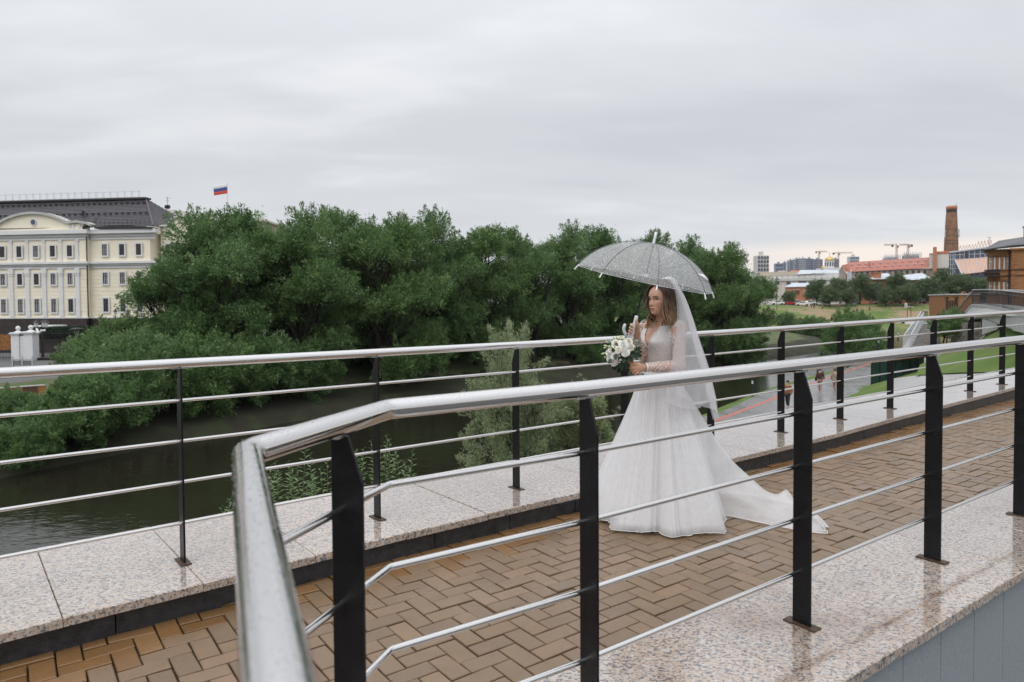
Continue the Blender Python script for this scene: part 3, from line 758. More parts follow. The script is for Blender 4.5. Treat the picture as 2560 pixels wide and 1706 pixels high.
def plume_mesh(name, lobes, n_pl, leaves, ln, wd, mat, seed, rad=.24, reach=(.75, 1.35), upb=.55, lower=-.55):
    """a feathery crown: plumes of leaves growing outwards and upwards from the middle of every lobe."""
    g = np.random.default_rng(seed); Lb = np.array(lobes); vol = (Lb[:, 3] * Lb[:, 4] * Lb[:, 5]) ** (2 / 3); cnt = np.maximum(6, (n_pl * vol / vol.sum()).astype(int))
    B, T, Rd = [], [], []
    for (x, y, z, rx, ry, rz), k in zip(lobes, cnt):
        d = g.normal(size=(k * 3, 3)); d /= np.linalg.norm(d, axis=1)[:, None]; d = d[d[:, 2] > lower][:k]
        w = d + np.array([0, 0, upb]) * g.uniform(.3, 1.2, len(d))[:, None] + g.normal(size=d.shape) * .22; w /= np.linalg.norm(w, axis=1)[:, None]
        c = np.array([x, y, z]) + d * np.array([rx, ry, rz]) * .35
        L_ = np.array([rx, ry, rz]).mean() * g.uniform(*reach, len(d)) * .95
        B.append(c); T.append(c + w * L_[:, None]); Rd.append(rad * g.uniform(.7, 1.35, len(d)))
    B, T, Rd = np.concatenate(B), np.concatenate(T), np.concatenate(Rd); m = len(B)
    q = np.maximum(30, (leaves * np.linalg.norm(T - B, axis=1) / np.linalg.norm(T - B, axis=1).mean()).astype(int)); n = q.sum()
    ix = np.repeat(np.arange(m), q); t = g.random(n) ** .72; D = (T - B); Dn = D / np.linalg.norm(D, axis=1)[:, None]
    prof = np.interp(t, [0, .25, .6, .88, 1.0], [.55, 1.15, 1.1, .6, .12])
    P = B[ix] + D[ix] * t[:, None] + g.normal(size=(n, 3)) * (Rd[ix] * prof)[:, None]
    P[:, 2] -= (t ** 2) * .10 * np.linalg.norm(D[ix][:, :2], axis=1)
    A = Dn[ix] * .85 + g.normal(size=(n, 3)) * .62; A /= np.linalg.norm(A, axis=1)[:, None]
    Bv = np.cross(A, g.normal(size=(n, 3))); Bv /= np.linalg.norm(Bv, axis=1)[:, None]
    l = ln * g.uniform(.6, 1.35, n)[:, None]; w = wd * g.uniform(.65, 1.3, n)[:, None]
    V = np.stack([P, P + A * l * .5 + Bv * w * .5, P + A * l, P + A * l * .45 - Bv * w * .5], 1).reshape(-1, 3)
    me = bpy.data.meshes.new(name)
    me.vertices.add(4 * n); me.vertices.foreach_set('co', V.ravel()); me.loops.add(4 * n); me.loops.foreach_set('vertex_index', np.arange(4 * n))
    me.polygons.add(n); me.polygons.foreach_set('loop_start', np.arange(0, 4 * n, 4)); me.update(calc_edges=True)
    sh = np.clip(.46 + np.repeat(g.normal(0, .17, m), q) + g.normal(0, .18, n), 0, 1)
    at = me.attributes.new('shade', 'FLOAT', 'POINT'); at.data.foreach_set('value', np.repeat(sh, 4)); me.materials.append(mat); return me
def plume_kind(seed, lobes, h0, r, mat, ln, wd, n_pl, leaves, rad, stems=1, **k):
    return (plume_mesh('crown', lobes, n_pl, leaves, ln, wd, mat, seed + 1, rad, **k), limbs_mesh('trunk', lobes, h0, r, seed + 2, stems))
def lobes_to_clumps(lobes, per_m2, g, rc=(.45, .95), lower=-.35, shoots=.5):
    """clump centres on the outer side of big lobes (x,y,z,rx,ry,rz)."""
    C, Rr, Nn = [], [], []
    for (x, y, z, rx, ry, rz) in lobes:
        area = 4 * math.pi * ((rx * ry + rx * rz + ry * rz) / 3); k = max(6, int(area * per_m2))
        d = g.normal(size=(k * 2, 3)); d /= np.linalg.norm(d, axis=1)[:, None]; d = d[d[:, 2] > lower][:k]
        rr = g.uniform(.72, 1.1, len(d))[:, None]
        c = np.array([x, y, z]) + d * np.array([rx, ry, rz]) * rr
        keep = np.ones(len(c), bool)
        for (a, b, e, p, q, s) in lobes:
            if (a, b, e) == (x, y, z): continue
            keep &= (((c - np.array([a, b, e])) / np.array([p, q, s])) ** 2).sum(1) > .45
        C.append(c[keep]); Nn.append(d[keep]); Rr.append(g.uniform(*rc, keep.sum()))
        # feathery shoots that break the outline
        cc, dd = c[keep], d[keep]
        for q in range(int(len(cc) * shoots)):
            i = g.integers(len(cc)); w = dd[i] * .75 + np.array([0, 0, .8]) + g.normal(size=3) * .35; w /= np.linalg.norm(w)
            ln_ = g.uniform(.9, 2.0) * rc[1]; base = cc[i] + dd[i] * rc[0] * .8
            for t in (.25, .6, .95, 1.25):
                C.append((base + w * ln_ * t)[None]); Nn.append(w[None]); Rr.append(np.array([rc[0] * (.62 - .36 * t)]))
    return np.concatenate(C), np.concatenate(Rr), np.concatenate(Nn)
def limbs_mesh(name, lobes, h0, r, seed, stems=1):
    g = random.Random(seed); mb = MB()
    for s in range(stems):
        bx, by = (g.uniform(-.7, .7), g.uniform(-.7, .7)) if stems > 1 else (0, 0)
        for k, (x, y, z, rx, ry, rz) in enumerate(lobes):
            if stems > 1 and k % stems != s: continue
            f = Vector((bx + g.uniform(-.1, .1), by + g.uniform(-.1, .1), h0)); e = Vector((x, y, z + rz * .3))
            m = f.lerp(e, .45) + Vector((g.uniform(-.5, .5), g.uniform(-.5, .5), g.uniform(0, .6)))
            mb.tube([f - Vector((0, 0, .3)), f.lerp(m, .5), m, m.lerp(e, .5) + Vector((g.uniform(-.3, .3), g.uniform(-.3, .3), 0)), e], [r * .62, r * .5, r * .38, r * .25, r * .1], 6)
            for _ in range(5):
                t = Vector((x + rx * g.uniform(-.9, .9), y + ry * g.uniform(-.9, .9), z + rz * g.uniform(-.6, .8)))
                q = m.lerp(e, g.random()); mb.tube([q, q.lerp(t, .5) + Vector((0, 0, .2)), t], [r * .16, r * .1, r * .04], 5)
        mb.tube([(bx * 1.3, by * 1.3, -.6), (bx, by, h0 * .5), (bx, by, h0)], [r * 1.25, r * .95, r * .8], 8)
    return mb.mesh(name, M['bark'], True)
def tree_kind(seed, lobes, h0, r, mat, ln, wd, per_m2, leaves, rc=(.5, 1.0), stems=1, droop=0.0, lower=-.45, upb=.45, shoots=.5):
    g = np.random.default_rng(seed)
    C, Rr, Nn = lobes_to_clumps(lobes, per_m2, g, rc, lower, shoots)
    cnt = np.maximum(14, (leaves * (Rr / np.mean(Rr)) ** 2).astype(int))
    return (leaf_mesh('crown', C, Rr, Nn, cnt, ln, wd, mat, seed + 1, droop, upb=upb), limbs_mesh('trunk', lobes, h0, r, seed + 2, stems))
def rlobes(seed, n, W, H0, H1, rr, flat=.85):
    g = random.Random(seed); out = []
    for k in range(n):
        a = 2 * math.pi * (k + g.random() * .7) / n * 2.4; t = k / max(1, n - 1); z = H0 + (H1 - H0) * (t ** .8)
        prof = math.sqrt(max(.05, 1 - ((t - .32) / .72) ** 2)); d = W * prof * (.55 + .45 * g.random()); r = g.uniform(*rr)
        out.append((d * math.cos(a), d * math.sin(a), z, r, r, r * flat))
    out.append((0, 0, H0 + (H1 - H0) * .45, W * .5, W * .5, (H1 - H0) * .35)); return out
def plant(kind, loc, name, label, cat, group=None, s=1.0, rz=0.0, sz=None):
    root = thing(name, loc, label, cat, group, rz); root.scale = (s, s, sz or s)
    link('trunk', kind[1], root); link('crown', kind[0], root); return root

WK = [plume_kind(21, rlobes(1, 25, 4.4, 1.2, 10.9, (1.0, 2.0)), 2.0, .34, M['willow'], .24, .080, 760, 118, .25),
      plume_kind(31, rlobes(2, 24, 4.0, 1.3, 11.3, (1.0, 1.95)), 2.2, .32, M['willow'], .24, .080, 740, 118, .25),
      plume_kind(41, rlobes(5, 26, 4.8, 1.0, 10.2, (1.0, 2.0)), 1.6, .36, M['willow'], .24, .080, 780, 118, .25, stems=2)]
SK = [plume_kind(51, rlobes(7, 10, 1.9, .7, 2.9, (.7, 1.1)), .5, .08, M['shrub'], .17, .052, 260, 110, .13, stems=3, lower=-.9),
      plume_kind(61, rlobes(8, 9, 2.0, .6, 2.5, (.7, 1.1)), .4, .08, M['shrub'], .17, .052, 260, 110, .13, stems=3, lower=-.9)]
DK = [plume_kind(55, rlobes(17, 10, 2.1, .6, 2.7, (.75, 1.15)), .4, .08, M['willow'], .18, .058, 270, 115, .14, stems=3, lower=-.95, upb=.3)]
def px_place(px, Y, z=None):
    """ground point in the direction of image column px at distance Y."""
    X = float(aty(px, 766, Y).x)
    return (X, Y, float(terrain_h(X, Y)) - .05 if z is None else z)
# the willows along the far bank: (column, distance, kind, height scale, spread, rot, label)
WL = [(462, 53, 2, .84, .80, .3, 'willow at the end of the row, its low branches in front of the cream facade'),
      (530, 52, 0, .99, .98, 1.2, 'big dark willow below the flag, second from the cream building'),
      (640, 57, 1, 1.03, 1.0, 2.2, 'tall willow standing behind the big one below the flag'),
      (745, 55, 0, 1.05, 1.0, 3.9, 'tall willow with a split top, right of the flag and its neighbour'),
      (860, 61, 1, 1.12, 1.0, .6, 'tallest willow of the row, sky showing between its upper branches'),
      (965, 60, 2, 1.17, 1.0, 5.0, 'broad willow leaning over the water left of the pale grey-green willow'),
      (1085, 66, 0, 1.14, 1.0, 2.9, 'rounded willow behind the left side of the pale grey-green willow'),
      (1190, 71, 1, 1.08, 1.02, 4.4, 'willow rising straight behind the pale grey-green willow'),
      (1310, 76, 2, 1.18, 1.0, .9, 'willow with bare hanging twigs, right of the pale grey-green willow'),
      (1420, 81, 0, 1.16, 1.0, 3.3, 'willow behind the left edge of the clear umbrella'),
      (1525, 86, 1, 1.18, 1.05, 1.7, 'willow behind the middle of the clear umbrella'),
      (1640, 90, 2, 1.27, 1.0, 2.5, 'willow whose crown shows above the umbrella tip'),
      (1722, 92, 0, 1.16, 1.0, 5.6, 'willow behind the right edge of the umbrella and the veil'),
      (1800, 91, 2, 1.22, .95, 4.0, 'last willow of the row, its rounded edge before the grassy slope'),
      (1865, 93, 1, .95, .85, 1.1, 'low willow at the far end of the row, hanging over the water')]
UG = [(820, 66, 'left'), (905, 67, 'second'), (990, 70, 'third'), (1075, 73, 'fourth'), (1160, 78, 'fifth'), (1250, 83, 'sixth'), (1345, 88, 'seventh'), (1650, 104, 'last')]
for i, (px, Y, o) in enumerate(UG):
    plant(DK[0], px_place(px, Y), 'bush', o + ' bush of the dark undergrowth behind the willow trunks', 'bush', 'undergrowth behind the willow trunks', 1.55, i * 1.9, 1.35)
for px, Y, k, sz, s, rz, lab in WL:
    plant(WK[k], px_place(px, Y), 'willow_tree', lab, 'tree', 'willows along the far bank', s, rz, sz)
# thick undergrowth of separate shrubs at the water's edge
SH = [(5, 36.0, .62, 'S', 'small bush below the riverside path at the left picture edge'), (112, 36.6, .62, 'S', 'small bush below the end of the ochre boards'),
      (60, 33.2, .60, 'D', 'lowest dark bush overhanging the water at the left picture edge'),
      (-60, 33, .55, 'S', 'bush cut by the left picture edge, above the waterline'),
      (150, 35.2, .78, 'D', 'dark bush over the water, left of the first post of the river railing'),
      (255, 37.6, 1.05, 'D', 'leafy dark bush over the water, just left of the first black post'),
      (330, 41.5, 1.35, 'S', 'dark green bush behind the first post of the river railing'),
      (430, 44.0, 1.3, 'D', 'bush hanging low over the water behind the first black post'),
      (540, 46.5, 1.35, 'D', 'bush over the water between the first two posts of the river railing'),
      (650, 49.5, 1.3, 'D', 'dense bush above the bend of the nearest handrail'),
      (760, 53.0, 1.1, 'D', 'bush left of the bare brown patch of bank'),
      (1010, 63.5, .9, 'D', 'small dark bush right of the bare brown patch of bank'),
      (700, 50.5, 1.2, 'D', 'bush hanging over the water left of the second black post'),
      (590, 47.5, 1.2, 'S', 'bush hanging over the water above the weeds'),
      (1440, 79.0, 1.25, 'D', 'dark bush at the water behind the bouquet'),
      (1560, 84, 1.2, 'D', 'dark bush at the water behind the umbrella handle'),
      (1740, 88.5, 1.3, 'D', 'dark bush at the water right of the veil'),
      (1850, 91, 1.25, 'D', 'dark bush where the row of willows ends at the water')]
for i, (px, Y, s, k, lab) in enumerate(SH):
    plant(DK[0] if k == 'D' else SK[i % 2], px_place(px, Y), 'bush', lab, 'bush', 'bushes at the far waterline', s, i * 1.7)
SB = [(245, 47.0, 1.05, 'pale green bush around the rusty lamp post'),
      (310, 49.0, 1.38, 'tallest bright green bush, below the cream building and right of the rusty lamp post'),
      (370, 50.0, 1.2, 'bright green bush in front of the single white pillar'),
      (450, 50.0, 1.15, 'bright green bush right of the single white pillar'),
      (165, 42.5, .5, 'small bush beside the riverside path'), (60, 37.0, .34, 'low bush at the left edge below the riverside path'),
      (262, 44.5, .9, 'bush at the end of the ochre boards'),
      (620, 52.5, 1.2, 'bush in the shade below the willow with the flag')]
for i, (px, Y, s, lab) in enumerate(SB):
    plant(SK[i % 2], px_place(px, Y), 'bush', lab, 'bush', 'bright bushes on the far bank', s, i * 2.3 + .4)
# pale willow on the near bank, in front of the water
PK = plume_kind(71, [(0, 0, 4.6, 1.25, 1.2, 1.2), (-.75, .2, 3.7, 1.0, 1.0, .9), (.8, -.2, 3.8, 1.0, 1.0, .9), (-1.0, -.1, 2.4, .95, .95, .9), (.55, .1, 2.3, 1.1, 1.1, 1.0), (-.2, 0, 1.2, 1.2, 1.2, .9), (.1, .2, 5.5, .6, .55, .6), (-1.15, .1, 1.0, .6, .7, .6), (1.25, 0, 3.1, .5, .5, .5), (.9, 0, 1.4, .8, .8, .7)], .8, .09, M['pale_willow'], .13, .030, 330, 130, .10, stems=3, lower=-.95, upb=.45)
plant(PK, (float(aty(1278, 766, 20).x), 20.0, -5.5), 'pale_willow_tree', 'pale grey-green young willow between the river railing posts, in front of the dark river', 'tree', None, .74, .4, 1.03)
PB = tree_kind(75, [(0, 0, .9, .55, .5, .6), (-.25, 0, .5, .5, .5, .45), (.3, .1, .55, .4, .4, .4)], .3, .04, M['pale_willow'], .13, .03, 9, 100, (.16, .3), stems=2, lower=-.8)
plant(PB, (float(aty(1440, 766, 21).x), 21.0, -3.2), 'bush', 'small pale willow bush under the bouquet, right of the young willow', 'bush', None, 1.15, 0, 1.3)
# bright weeds just over the edge of the coping
def weeds(loc, n, h, w, label, seed):
    root = thing('leafy_weed', loc, label, 'plant', 'weeds behind the coping'); g = random.Random(seed); st = MB(); lf = MB()
    for k in range(n):
        b = Vector((g.uniform(-w, w), g.uniform(-.3, .3), 0)); hh = h * g.uniform(.62, 1.0) * (1 - .35 * abs(b.x) / w)
        tip = b + Vector((g.uniform(-.1, .1), g.uniform(-.1, .1), hh)); st.tube([b, b.lerp(tip, .5), tip], [.006, .004, .002], 5)
        m = int(hh / .032)
        for q in range(m):
            t = 1 - (q / m) * .75; p = b.lerp(tip, t); a = q * 2.4 + g.random(); r = .035 + .055 * min(1, (1 - t) * 4)
            d = Vector((math.cos(a), math.sin(a), .55 - .5 * (1 - t))).normalized(); s = d.cross(Vector((0, 0, 1))).normalized() * r * .16
            lf.add([p, p + d * r * .45 + s, p + d * r - Vector((0, 0, r * .12)), p + d * r * .45 - s], [(0, 1, 2, 3)])
    st.build('stem', M['shrub'], root, True); o = lf.build('leaf', M['shrub'], root)
    at = o.data.attributes.new('shade', 'FLOAT', 'POINT'); at.data.foreach_set('value', np.repeat(rng.uniform(.35, .95, len(lf.v) // 4), 4)); o['kind'] = 'stuff'
weeds(tuple(aty(735, 1330, 7.2)), 26, 1.05, .36, 'bright green weeds behind the coping, inside the bend of the nearest handrail', 3)
weeds(tuple(aty(945, 1270, 7.9)), 30, .98, .42, 'bright green weeds around the second black post of the river railing', 4)
weeds(tuple(aty(610, 1390, 7.0)), 14, .82, .25, 'few weed tips just left of the nearest handrail bend', 8)

# trees along the car park beyond the slope
GK = [plume_kind(81, rlobes(11, 12, 3.0, 1.9, 7.2, (1.2, 2.0)), 2.2, .2, M['park'], .52, .19, 200, 48, .36),
      plume_kind(91, rlobes(12, 12, 3.2, 1.6, 6.2, (1.2, 2.0)), 1.6, .2, M['park'], .52, .19, 200, 48, .36),
      plume_kind(95, rlobes(13, 12, 2.6, 1.9, 8.6, (1.0, 1.8)), 2.4, .18, M['park'], .52, .19, 200, 48, .34)]
GL = [(1972, 240, 1, .62, 'small round tree beside the white cars, before the orange brick house'),
      (2042, 246, 0, 1.02, 'dark tree just right of the orange brick house'),
      (2074, 240, 1, .90, 'light green round tree between two dark ones, right of the orange brick house'),
      (2100, 256, 0, 1.1, 'dark tree under the left gable of the red roof'),
      (2116, 242, 1, .78, 'small light tree under the gable end of the red roof'),
      (2150, 246, 2, 1.12, 'tallest tree before the red roof, browner than its neighbours'),
      (2190, 250, 0, .92, 'tree before the middle of the red roof, under its dormer'),
      (2215, 240, 1, .85, 'low tree left of the pale green roof'),
      (2240, 248, 2, 1.12, 'dark pointed tree under the middle of the red roof'),
      (2268, 238, 1, .98, 'yellowish tree in front of the pale green roof'),
      (2300, 246, 0, 1.0, 'dark tree below the white box of the glass building'),
      (2330, 240, 0, 1.06, 'tree left of the slanting glass front'),
      (2362, 246, 2, 1.22, 'big tree below the left edge of the glass building'),
      (2400, 240, 0, 1.15, 'big tree in front of the slanting orange panels'),
      (2434, 244, 1, 1.12, 'dark tree between the glass building and the brick mansion'),
      (2352, 232, 1, .6, 'small bright tree left of the small brick wall'), (2462, 236, 0, .98, 'tree beside the brick mansion balcony')]
for i, (px, Y, k, s, lab) in enumerate(GL):
    plant(GK[k], px_place(px, Y), 'park_tree', lab, 'tree', 'trees along the car park', s, i * 1.3)
# tree on the promenade verge and bushes round it
VK = plume_kind(99, rlobes(15, 13, 2.9, 1.1, 6.2, (1.0, 1.7)), 1.0, .14, M['willow'], .25, .085, 430, 90, .20, stems=2, lower=-.95)
plant(VK, px_place(2115, 82), 'verge_tree', 'leafy tree on the grass between the promenade and the river, beyond the two walkers', 'tree', None, .74, .2, .92)
plant(VK, px_place(2168, 92), 'verge_tree', 'taller leafy tree on the verge, right behind the first one', 'tree', None, .66, 2.4, 1.0)
plant(DK[0], px_place(2040, 172), 'bush', 'reed-green bush at the far end of the river, below the slope', 'bush', 'bushes at the far end of the river', 1.6, .5)
plant(DK[0], px_place(2005, 188), 'bush', 'low bush left of the far-end bushes, at the foot of the slope', 'bush', 'bushes at the far end of the river', 1.3, 1.5)
plant(SK[0], px_place(1965, 192), 'bush', 'pale bush at the water below the first bench', 'bush', 'bushes at the far end of the river', 1.3, 2.5)
plant(SK[1], px_place(2180, 100), 'bush', 'grey-green bush behind the bollards of the promenade', 'bush', 'bushes at the far end of the river', 1.0, 2.5)
# ------------------------------------------------------------------ cream official building on the left
def window_on(root, x, z0, z1, w, y, proto={}):
    """one window of the facade: white surround, brown sash, curtained panes; copies share their meshes."""
    key = (round(z1 - z0, 2), round(w, 2))
    if key not in proto:
        h = z1 - z0; s = MB()
        for a, b, c, d in ((-w / 2 - .2, -w / 2, -.22, h + .22), (w / 2, w / 2 + .2, -.22, h + .22), (-w / 2, w / 2, h, h + .22), (-w / 2, w / 2, -.22, 0)):
            s.bx(a, b, -.09, .0, c, d)
        f = MB(); t = .075
        for a, b, c, d in ((-w / 2, -w / 2 + t, 0, h), (w / 2 - t, w / 2, 0, h), (-w / 2 + t, w / 2 - t, h - t, h), (-w / 2 + t, w / 2 - t, 0, t), (-w / 2 + t, w / 2 - t, h * .70, h * .70 + t * .8)):
            f.bx(a, b, -.03, .05, c, d)
        f.bx(-t * .45, t * .45, -.028, .05, t, h - t)
        g = MB(); g.bx(-w / 2 + .01, w / 2 - .01, .02, .03, .01, h - .01)
        proto[key] = (s.mesh('window', M['white_stucco']), f.mesh('sash', M['brown_frame']), g.mesh('pane', M['glass_pale']), g.mesh('pane', M['glass_dark']))
    a, b, c, d = proto[key]
    o = link('window', a, root); o.location = (x, y, z0); link('sash', b, o); link('pane', c if rng.random() < .35 else d, o); return o
E0 = aty(219, 780, 100)
bl = thing('official_building', (E0.x, 100, -3.9), 'cream four-storey official building with white pilasters and a dark tiled roof', 'building', None, R_(-7))
PXM = 100 / FPX
def bz(py): return (1.53 - (py - 772) * PXM) + 3.9                       # height above its ground, from an image row
_bi = (Matrix.Translation(bl.location) @ Matrix.Rotation(R_(-7), 4, 'Z')).inverted()
def bloc(px, py, y):
    o = _bi @ Vector(CAM); d = _bi.to_3x3() @ Vector(ray(px, py)); return o + d * ((y - o.y) / d.y)
def bxx(px): return bloc(px, 700, 0).x
Lx, Rx = -30.0, bloc(379, 700, 0).x
mb = MB(); mb.bx(Lx, 0.0, 0.0, 16, 4.0, bz(590)); mb.build('wall', M['cream'], bl)
mb = MB(); mb.bx(0.0, Rx - .6, .7, 16, 4.0, bz(585)); mb.build('wall', M['cream'], bl)
mb = MB(); mb.bx(Lx, .1, -.25, 16, 0, 3.95); mb.bx(.1, Rx + .1, .45, 15.9, 0, 3.95); mb.build('basement', M['dark_granite'], bl)
for x in np.arange(Lx, Rx, 1.2):                                       # joints of the basement cladding: proud stone courses
    pass
for k in range(3):
    mb = MB(); mb.bx(Lx, .14, -.29, .2, .35 + k * 1.2, .35 + k * 1.2 + 1.12); mb.bx(.142, Rx + .1, .41, .9, .35 + k * 1.2, .35 + k * 1.2 + 1.12); mb.build('basement_course', M['dark_granite'], bl)
# cornices: (row top, row bottom, projection, material); grey bands have the shade under the projections painted in
def band(y0, y1, pr, m, name='cornice'):
    mb = MB(); mb.bx(Lx, .003 + pr, -pr, .3, bz(y1), bz(y0)); mb.bx(.003 + pr, Rx + pr, .7 - pr, 1.0, bz(y1) + .002, bz(y0) - .002); mb.build(name, m, bl)
band(576, 586, .62, M['white_stucco']); band(586, 593.5, .34, M['grey_stucco_and_shade']); band(593.5, 600, .16, M['white_stucco'])
band(655, 660.5, .52, M['white_stucco']); band(660.5, 665, .36, M['grey_stucco_and_shade']); band(665, 671.5, .17, M['white_stucco'])
band(793.5, 796.5, .30, M['white_stucco'], 'plinth_course')
for y in range(680, 793, 10):                                            # rusticated courses of the lower floors
    mb = MB(); mb.bx(Lx, .03, -.045, .1, bz(y + 9), bz(y)); mb.bx(.035, Rx, .655, .9, bz(y + 9), bz(y)); mb.build('rustication', M['cream'], bl)
cols = [10 - 42 * k for k in range(1, 9)][::-1] + [10, 52, 93.5, 135.5, 178]
for px in cols:
    for (ya, yb) in ((614.5, 641.7), (684, 711.5), (748, 781)):
        window_on(bl, bxx(px), bz(yb), bz(ya), .80, -.12)
for px in (257, 300, 342):
    for (ya, yb) in ((612.5, 640), (683, 711), (747.5, 780.5)):
        window_on(bl, bxx(px), bz(yb), bz(ya), .80, .58)
up_, lo_ = MB(), MB()
up_.bx(-.2, .2, -.14, .05, 0, bz(600.3) - bz(654.7)); up_.bx(-.27, .27, -.18, .05, bz(605) - bz(654.7), bz(600.5) - bz(654.7))
h = bz(671.7) - bz(793)
lo_.bx(-.30, .30, -.20, .05, 0, h); lo_.bx(-.40, .40, -.28, .05, h - .75, h - .02); lo_.bx(-.36, .36, -.25, .05, h - 1.05, h - .93); lo_.bx(-.36, .36, -.25, .05, .95, 1.15); lo_.bx(-.34, .34, -.235, .05, 0, .949)
um, lm = up_.mesh('pilaster', M['white_stucco']), lo_.mesh('pilaster', M['white_stucco'])
for px in [30.6 - 41.3 * k for k in range(1, 9)][::-1] + [30.6, 71, 112.5, 154.5, 196]:
    o = link('pilaster', um, bl); o.location = (bxx(px), 0, bz(654.7)); o = link('pilaster', lm, bl); o.location = (bxx(px), -.03, bz(793))
# attic with the segmental pediment
def arc(x0, x1, zb, zt, n=20):
    c = (x0 + x1) / 2; hw = (x1 - x0) / 2; H = zt - zb; R = (hw * hw + H * H) / (2 * H)
    return [(x, zb - (R - H) + math.sqrt(max(0, R * R - (x - c) ** 2))) for x in np.linspace(x0, x1, n)]
A_ = arc(bxx(1), bxx(176), bz(561), bz(535))
mb = MB(); mb.prism([(x, -.1, z) for x, z in A_] + [(bxx(214), -.1, bz(560)), (bxx(214), -.1, bz(576)), (Lx, -.1, bz(576)), (Lx, -.1, bz(560))], (0, 1.2, 0)); mb.build('attic_wall', M['cream'], bl)
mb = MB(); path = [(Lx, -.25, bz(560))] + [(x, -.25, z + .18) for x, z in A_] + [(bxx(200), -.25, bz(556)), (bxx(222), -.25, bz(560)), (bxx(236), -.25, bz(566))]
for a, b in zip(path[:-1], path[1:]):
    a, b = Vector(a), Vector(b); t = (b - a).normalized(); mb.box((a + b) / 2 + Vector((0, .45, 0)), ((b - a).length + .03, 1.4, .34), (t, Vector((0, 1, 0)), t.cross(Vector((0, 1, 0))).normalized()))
mb.build('pediment_cornice', M['grey_stucco_and_shade'], bl)
oc = (bxx(90), -.14, bz(555))
mb = MB(); mb.lathe([(.50, 0), (.50, .12), (.40, .12), (.40, 0)], oc, 24, (Vector((1, 0, 0)), Vector((0, 0, 1)), Vector((0, -1, 0)))); w = mb.build('window', M['white_stucco'], bl)
mb = MB(); mb.lathe([(.40, .0), (.40, .05)], oc, 24, (Vector((1, 0, 0)), Vector((0, 0, 1)), Vector((0, -1, 0)))); mb.build('pane', M['glass_blue'], w)
for px in (179, 188, 203): mb = MB(); mb.bx(bxx(px) - .2, bxx(px) + .2, -.22, -.08, bz(571), bz(564)); mb.build('baluster', M['white_stucco'], bl)
# roof: hip in front of a ridge, tile courses as real steps
def P3(px, py, y): return bloc(px, py, y)
ridge_y = 7.5
eL, eR = P3(-420, 572, -.5), P3(383, 570, .1); rL, rR = P3(-420, 515 + 17, ridge_y), P3(364, 499, ridge_y)
rz = rR.z ; rL.z = rR.z = rz + .15; eL.z = eR.z = bz(571)
mb = MB(); nC = 20
for k in range(nC):
    a, b = k / nC, (k + 1) / nC
    p, q = eL.lerp(rL, a), eR.lerp(rR, a); r, s = eR.lerp(rR, b), eL.lerp(rL, b); u = Vector((0, -.02, .09))
    mb.add([p + u, q + u, r, s, p, q], [(0, 1, 2, 3), (4, 5, 1, 0)])
mb.build('roof_slope', M['roof_tile'], bl)
mb = MB(); er2 = Vector((eR.x + .1, 15.5, eR.z))
for k in range(nC):
    a, b = k / nC, (k + 1) / nC
    p, q = eR.lerp(rR, a), er2.lerp(rR, a); r, s = er2.lerp(rR, b), eR.lerp(rR, b); u = Vector((.02, 0, .09))
    mb.add([p + u, q + u, r, s, p, q], [(0, 1, 2, 3), (4, 5, 1, 0)])
mb.build('roof_slope', M['roof_tile'], bl)
mb = MB(); mb.tube([eR + Vector((0, 0, .12)), rR + Vector((0, 0, .12))], .13, 6); mb.build('hip_ridge', M['roof_tile'], bl)
mb = MB(); mb.bx(rL.x, rR.x + .6, ridge_y - .9, ridge_y + .5, rz - .05, rz + .22); mb.build('roof_ridge', M['roof_dark'], bl)
for k, (row, n) in enumerate(((0.80, 60), (.42, 56))):                     # snow guards
    mb = MB(); a, b = eL.lerp(rL, row), eR.lerp(rR, row)
    for i in range(n):
        p = a.lerp(b, (i + .5) / n); mb.box(p + Vector((0, -.12, .2)), (.34, .2, .25))
    mb.tube([a + Vector((0, -.2, .30)), b + Vector((0, -.2, .30))], .05, 5); mb.build('snow_guard', M['roof_dark'], bl)
mb = MB(); a, b = P3(240, 566, .1), P3(374, 566, .1)
for i in range(13):
    p = a.lerp(b, i / 12); p.z = bz(570) + .1; mb.tube([p, p + Vector((0, 0, 1.0))], .025, 5)
for dz in (.55, 1.0): mb.tube([Vector((a.x, .1, bz(570) + dz)), Vector((b.x, .1, bz(570) + dz))], .022, 5)
mb.build('roof_edge_rail', M['roof_dark'], bl)
mb = MB(); mb.prism([P3(236, 568, -.1), P3(304, 562, -.1), P3(379, 568, -.1), P3(379, 572, -.1), P3(236, 572, -.1)], (0, 1.6, 0)); mb.build('gable_flashing', M['roof_dark'], bl)
mb = MB(); mb.tube([P3(208, 542, 2.4), P3(208, 530, 2.4)], .16, 8); mb.tube([P3(208, 531, 2.4), P3(208, 528.5, 2.4)], .28, 8); mb.build('roof_vent', M['roof_dark'], bl)
mb = MB()
for i in range(2): mb.tube([P3(232 + i * 5, 558, .9), P3(258 + i * 5, 513, 6.3)], .03, 5)
for i in range(22): q = P3(232, 558, .9).lerp(P3(258, 513, 6.3), i / 21); mb.tube([q, q + Vector((5 * PXM, 0, 0))], .02, 4)
mb.build('roof_ladder', M['roof_dark'], bl)
mb = MB(); y = 7.3
for i in range(42):
    x = bloc(347, 500, 7.3).x - i * 1.2; mb.tube([(x, y, rz + .2), (x, y, rz + 1.42)], .035, 5); mb.tube([(x + .22, y, rz + .2), (x + .22, y, rz + 1.2)], .02, 4)
x0, x1 = bloc(347, 500, 7.3).x - 41 * 1.2, bloc(347, 500, 7.3).x + .25
for dz in (.42, 1.25): mb.tube([(x0, y, rz + dz), (x1, y, rz + dz)], .03, 5)
mb.build('roof_railing', M['galv'], bl)
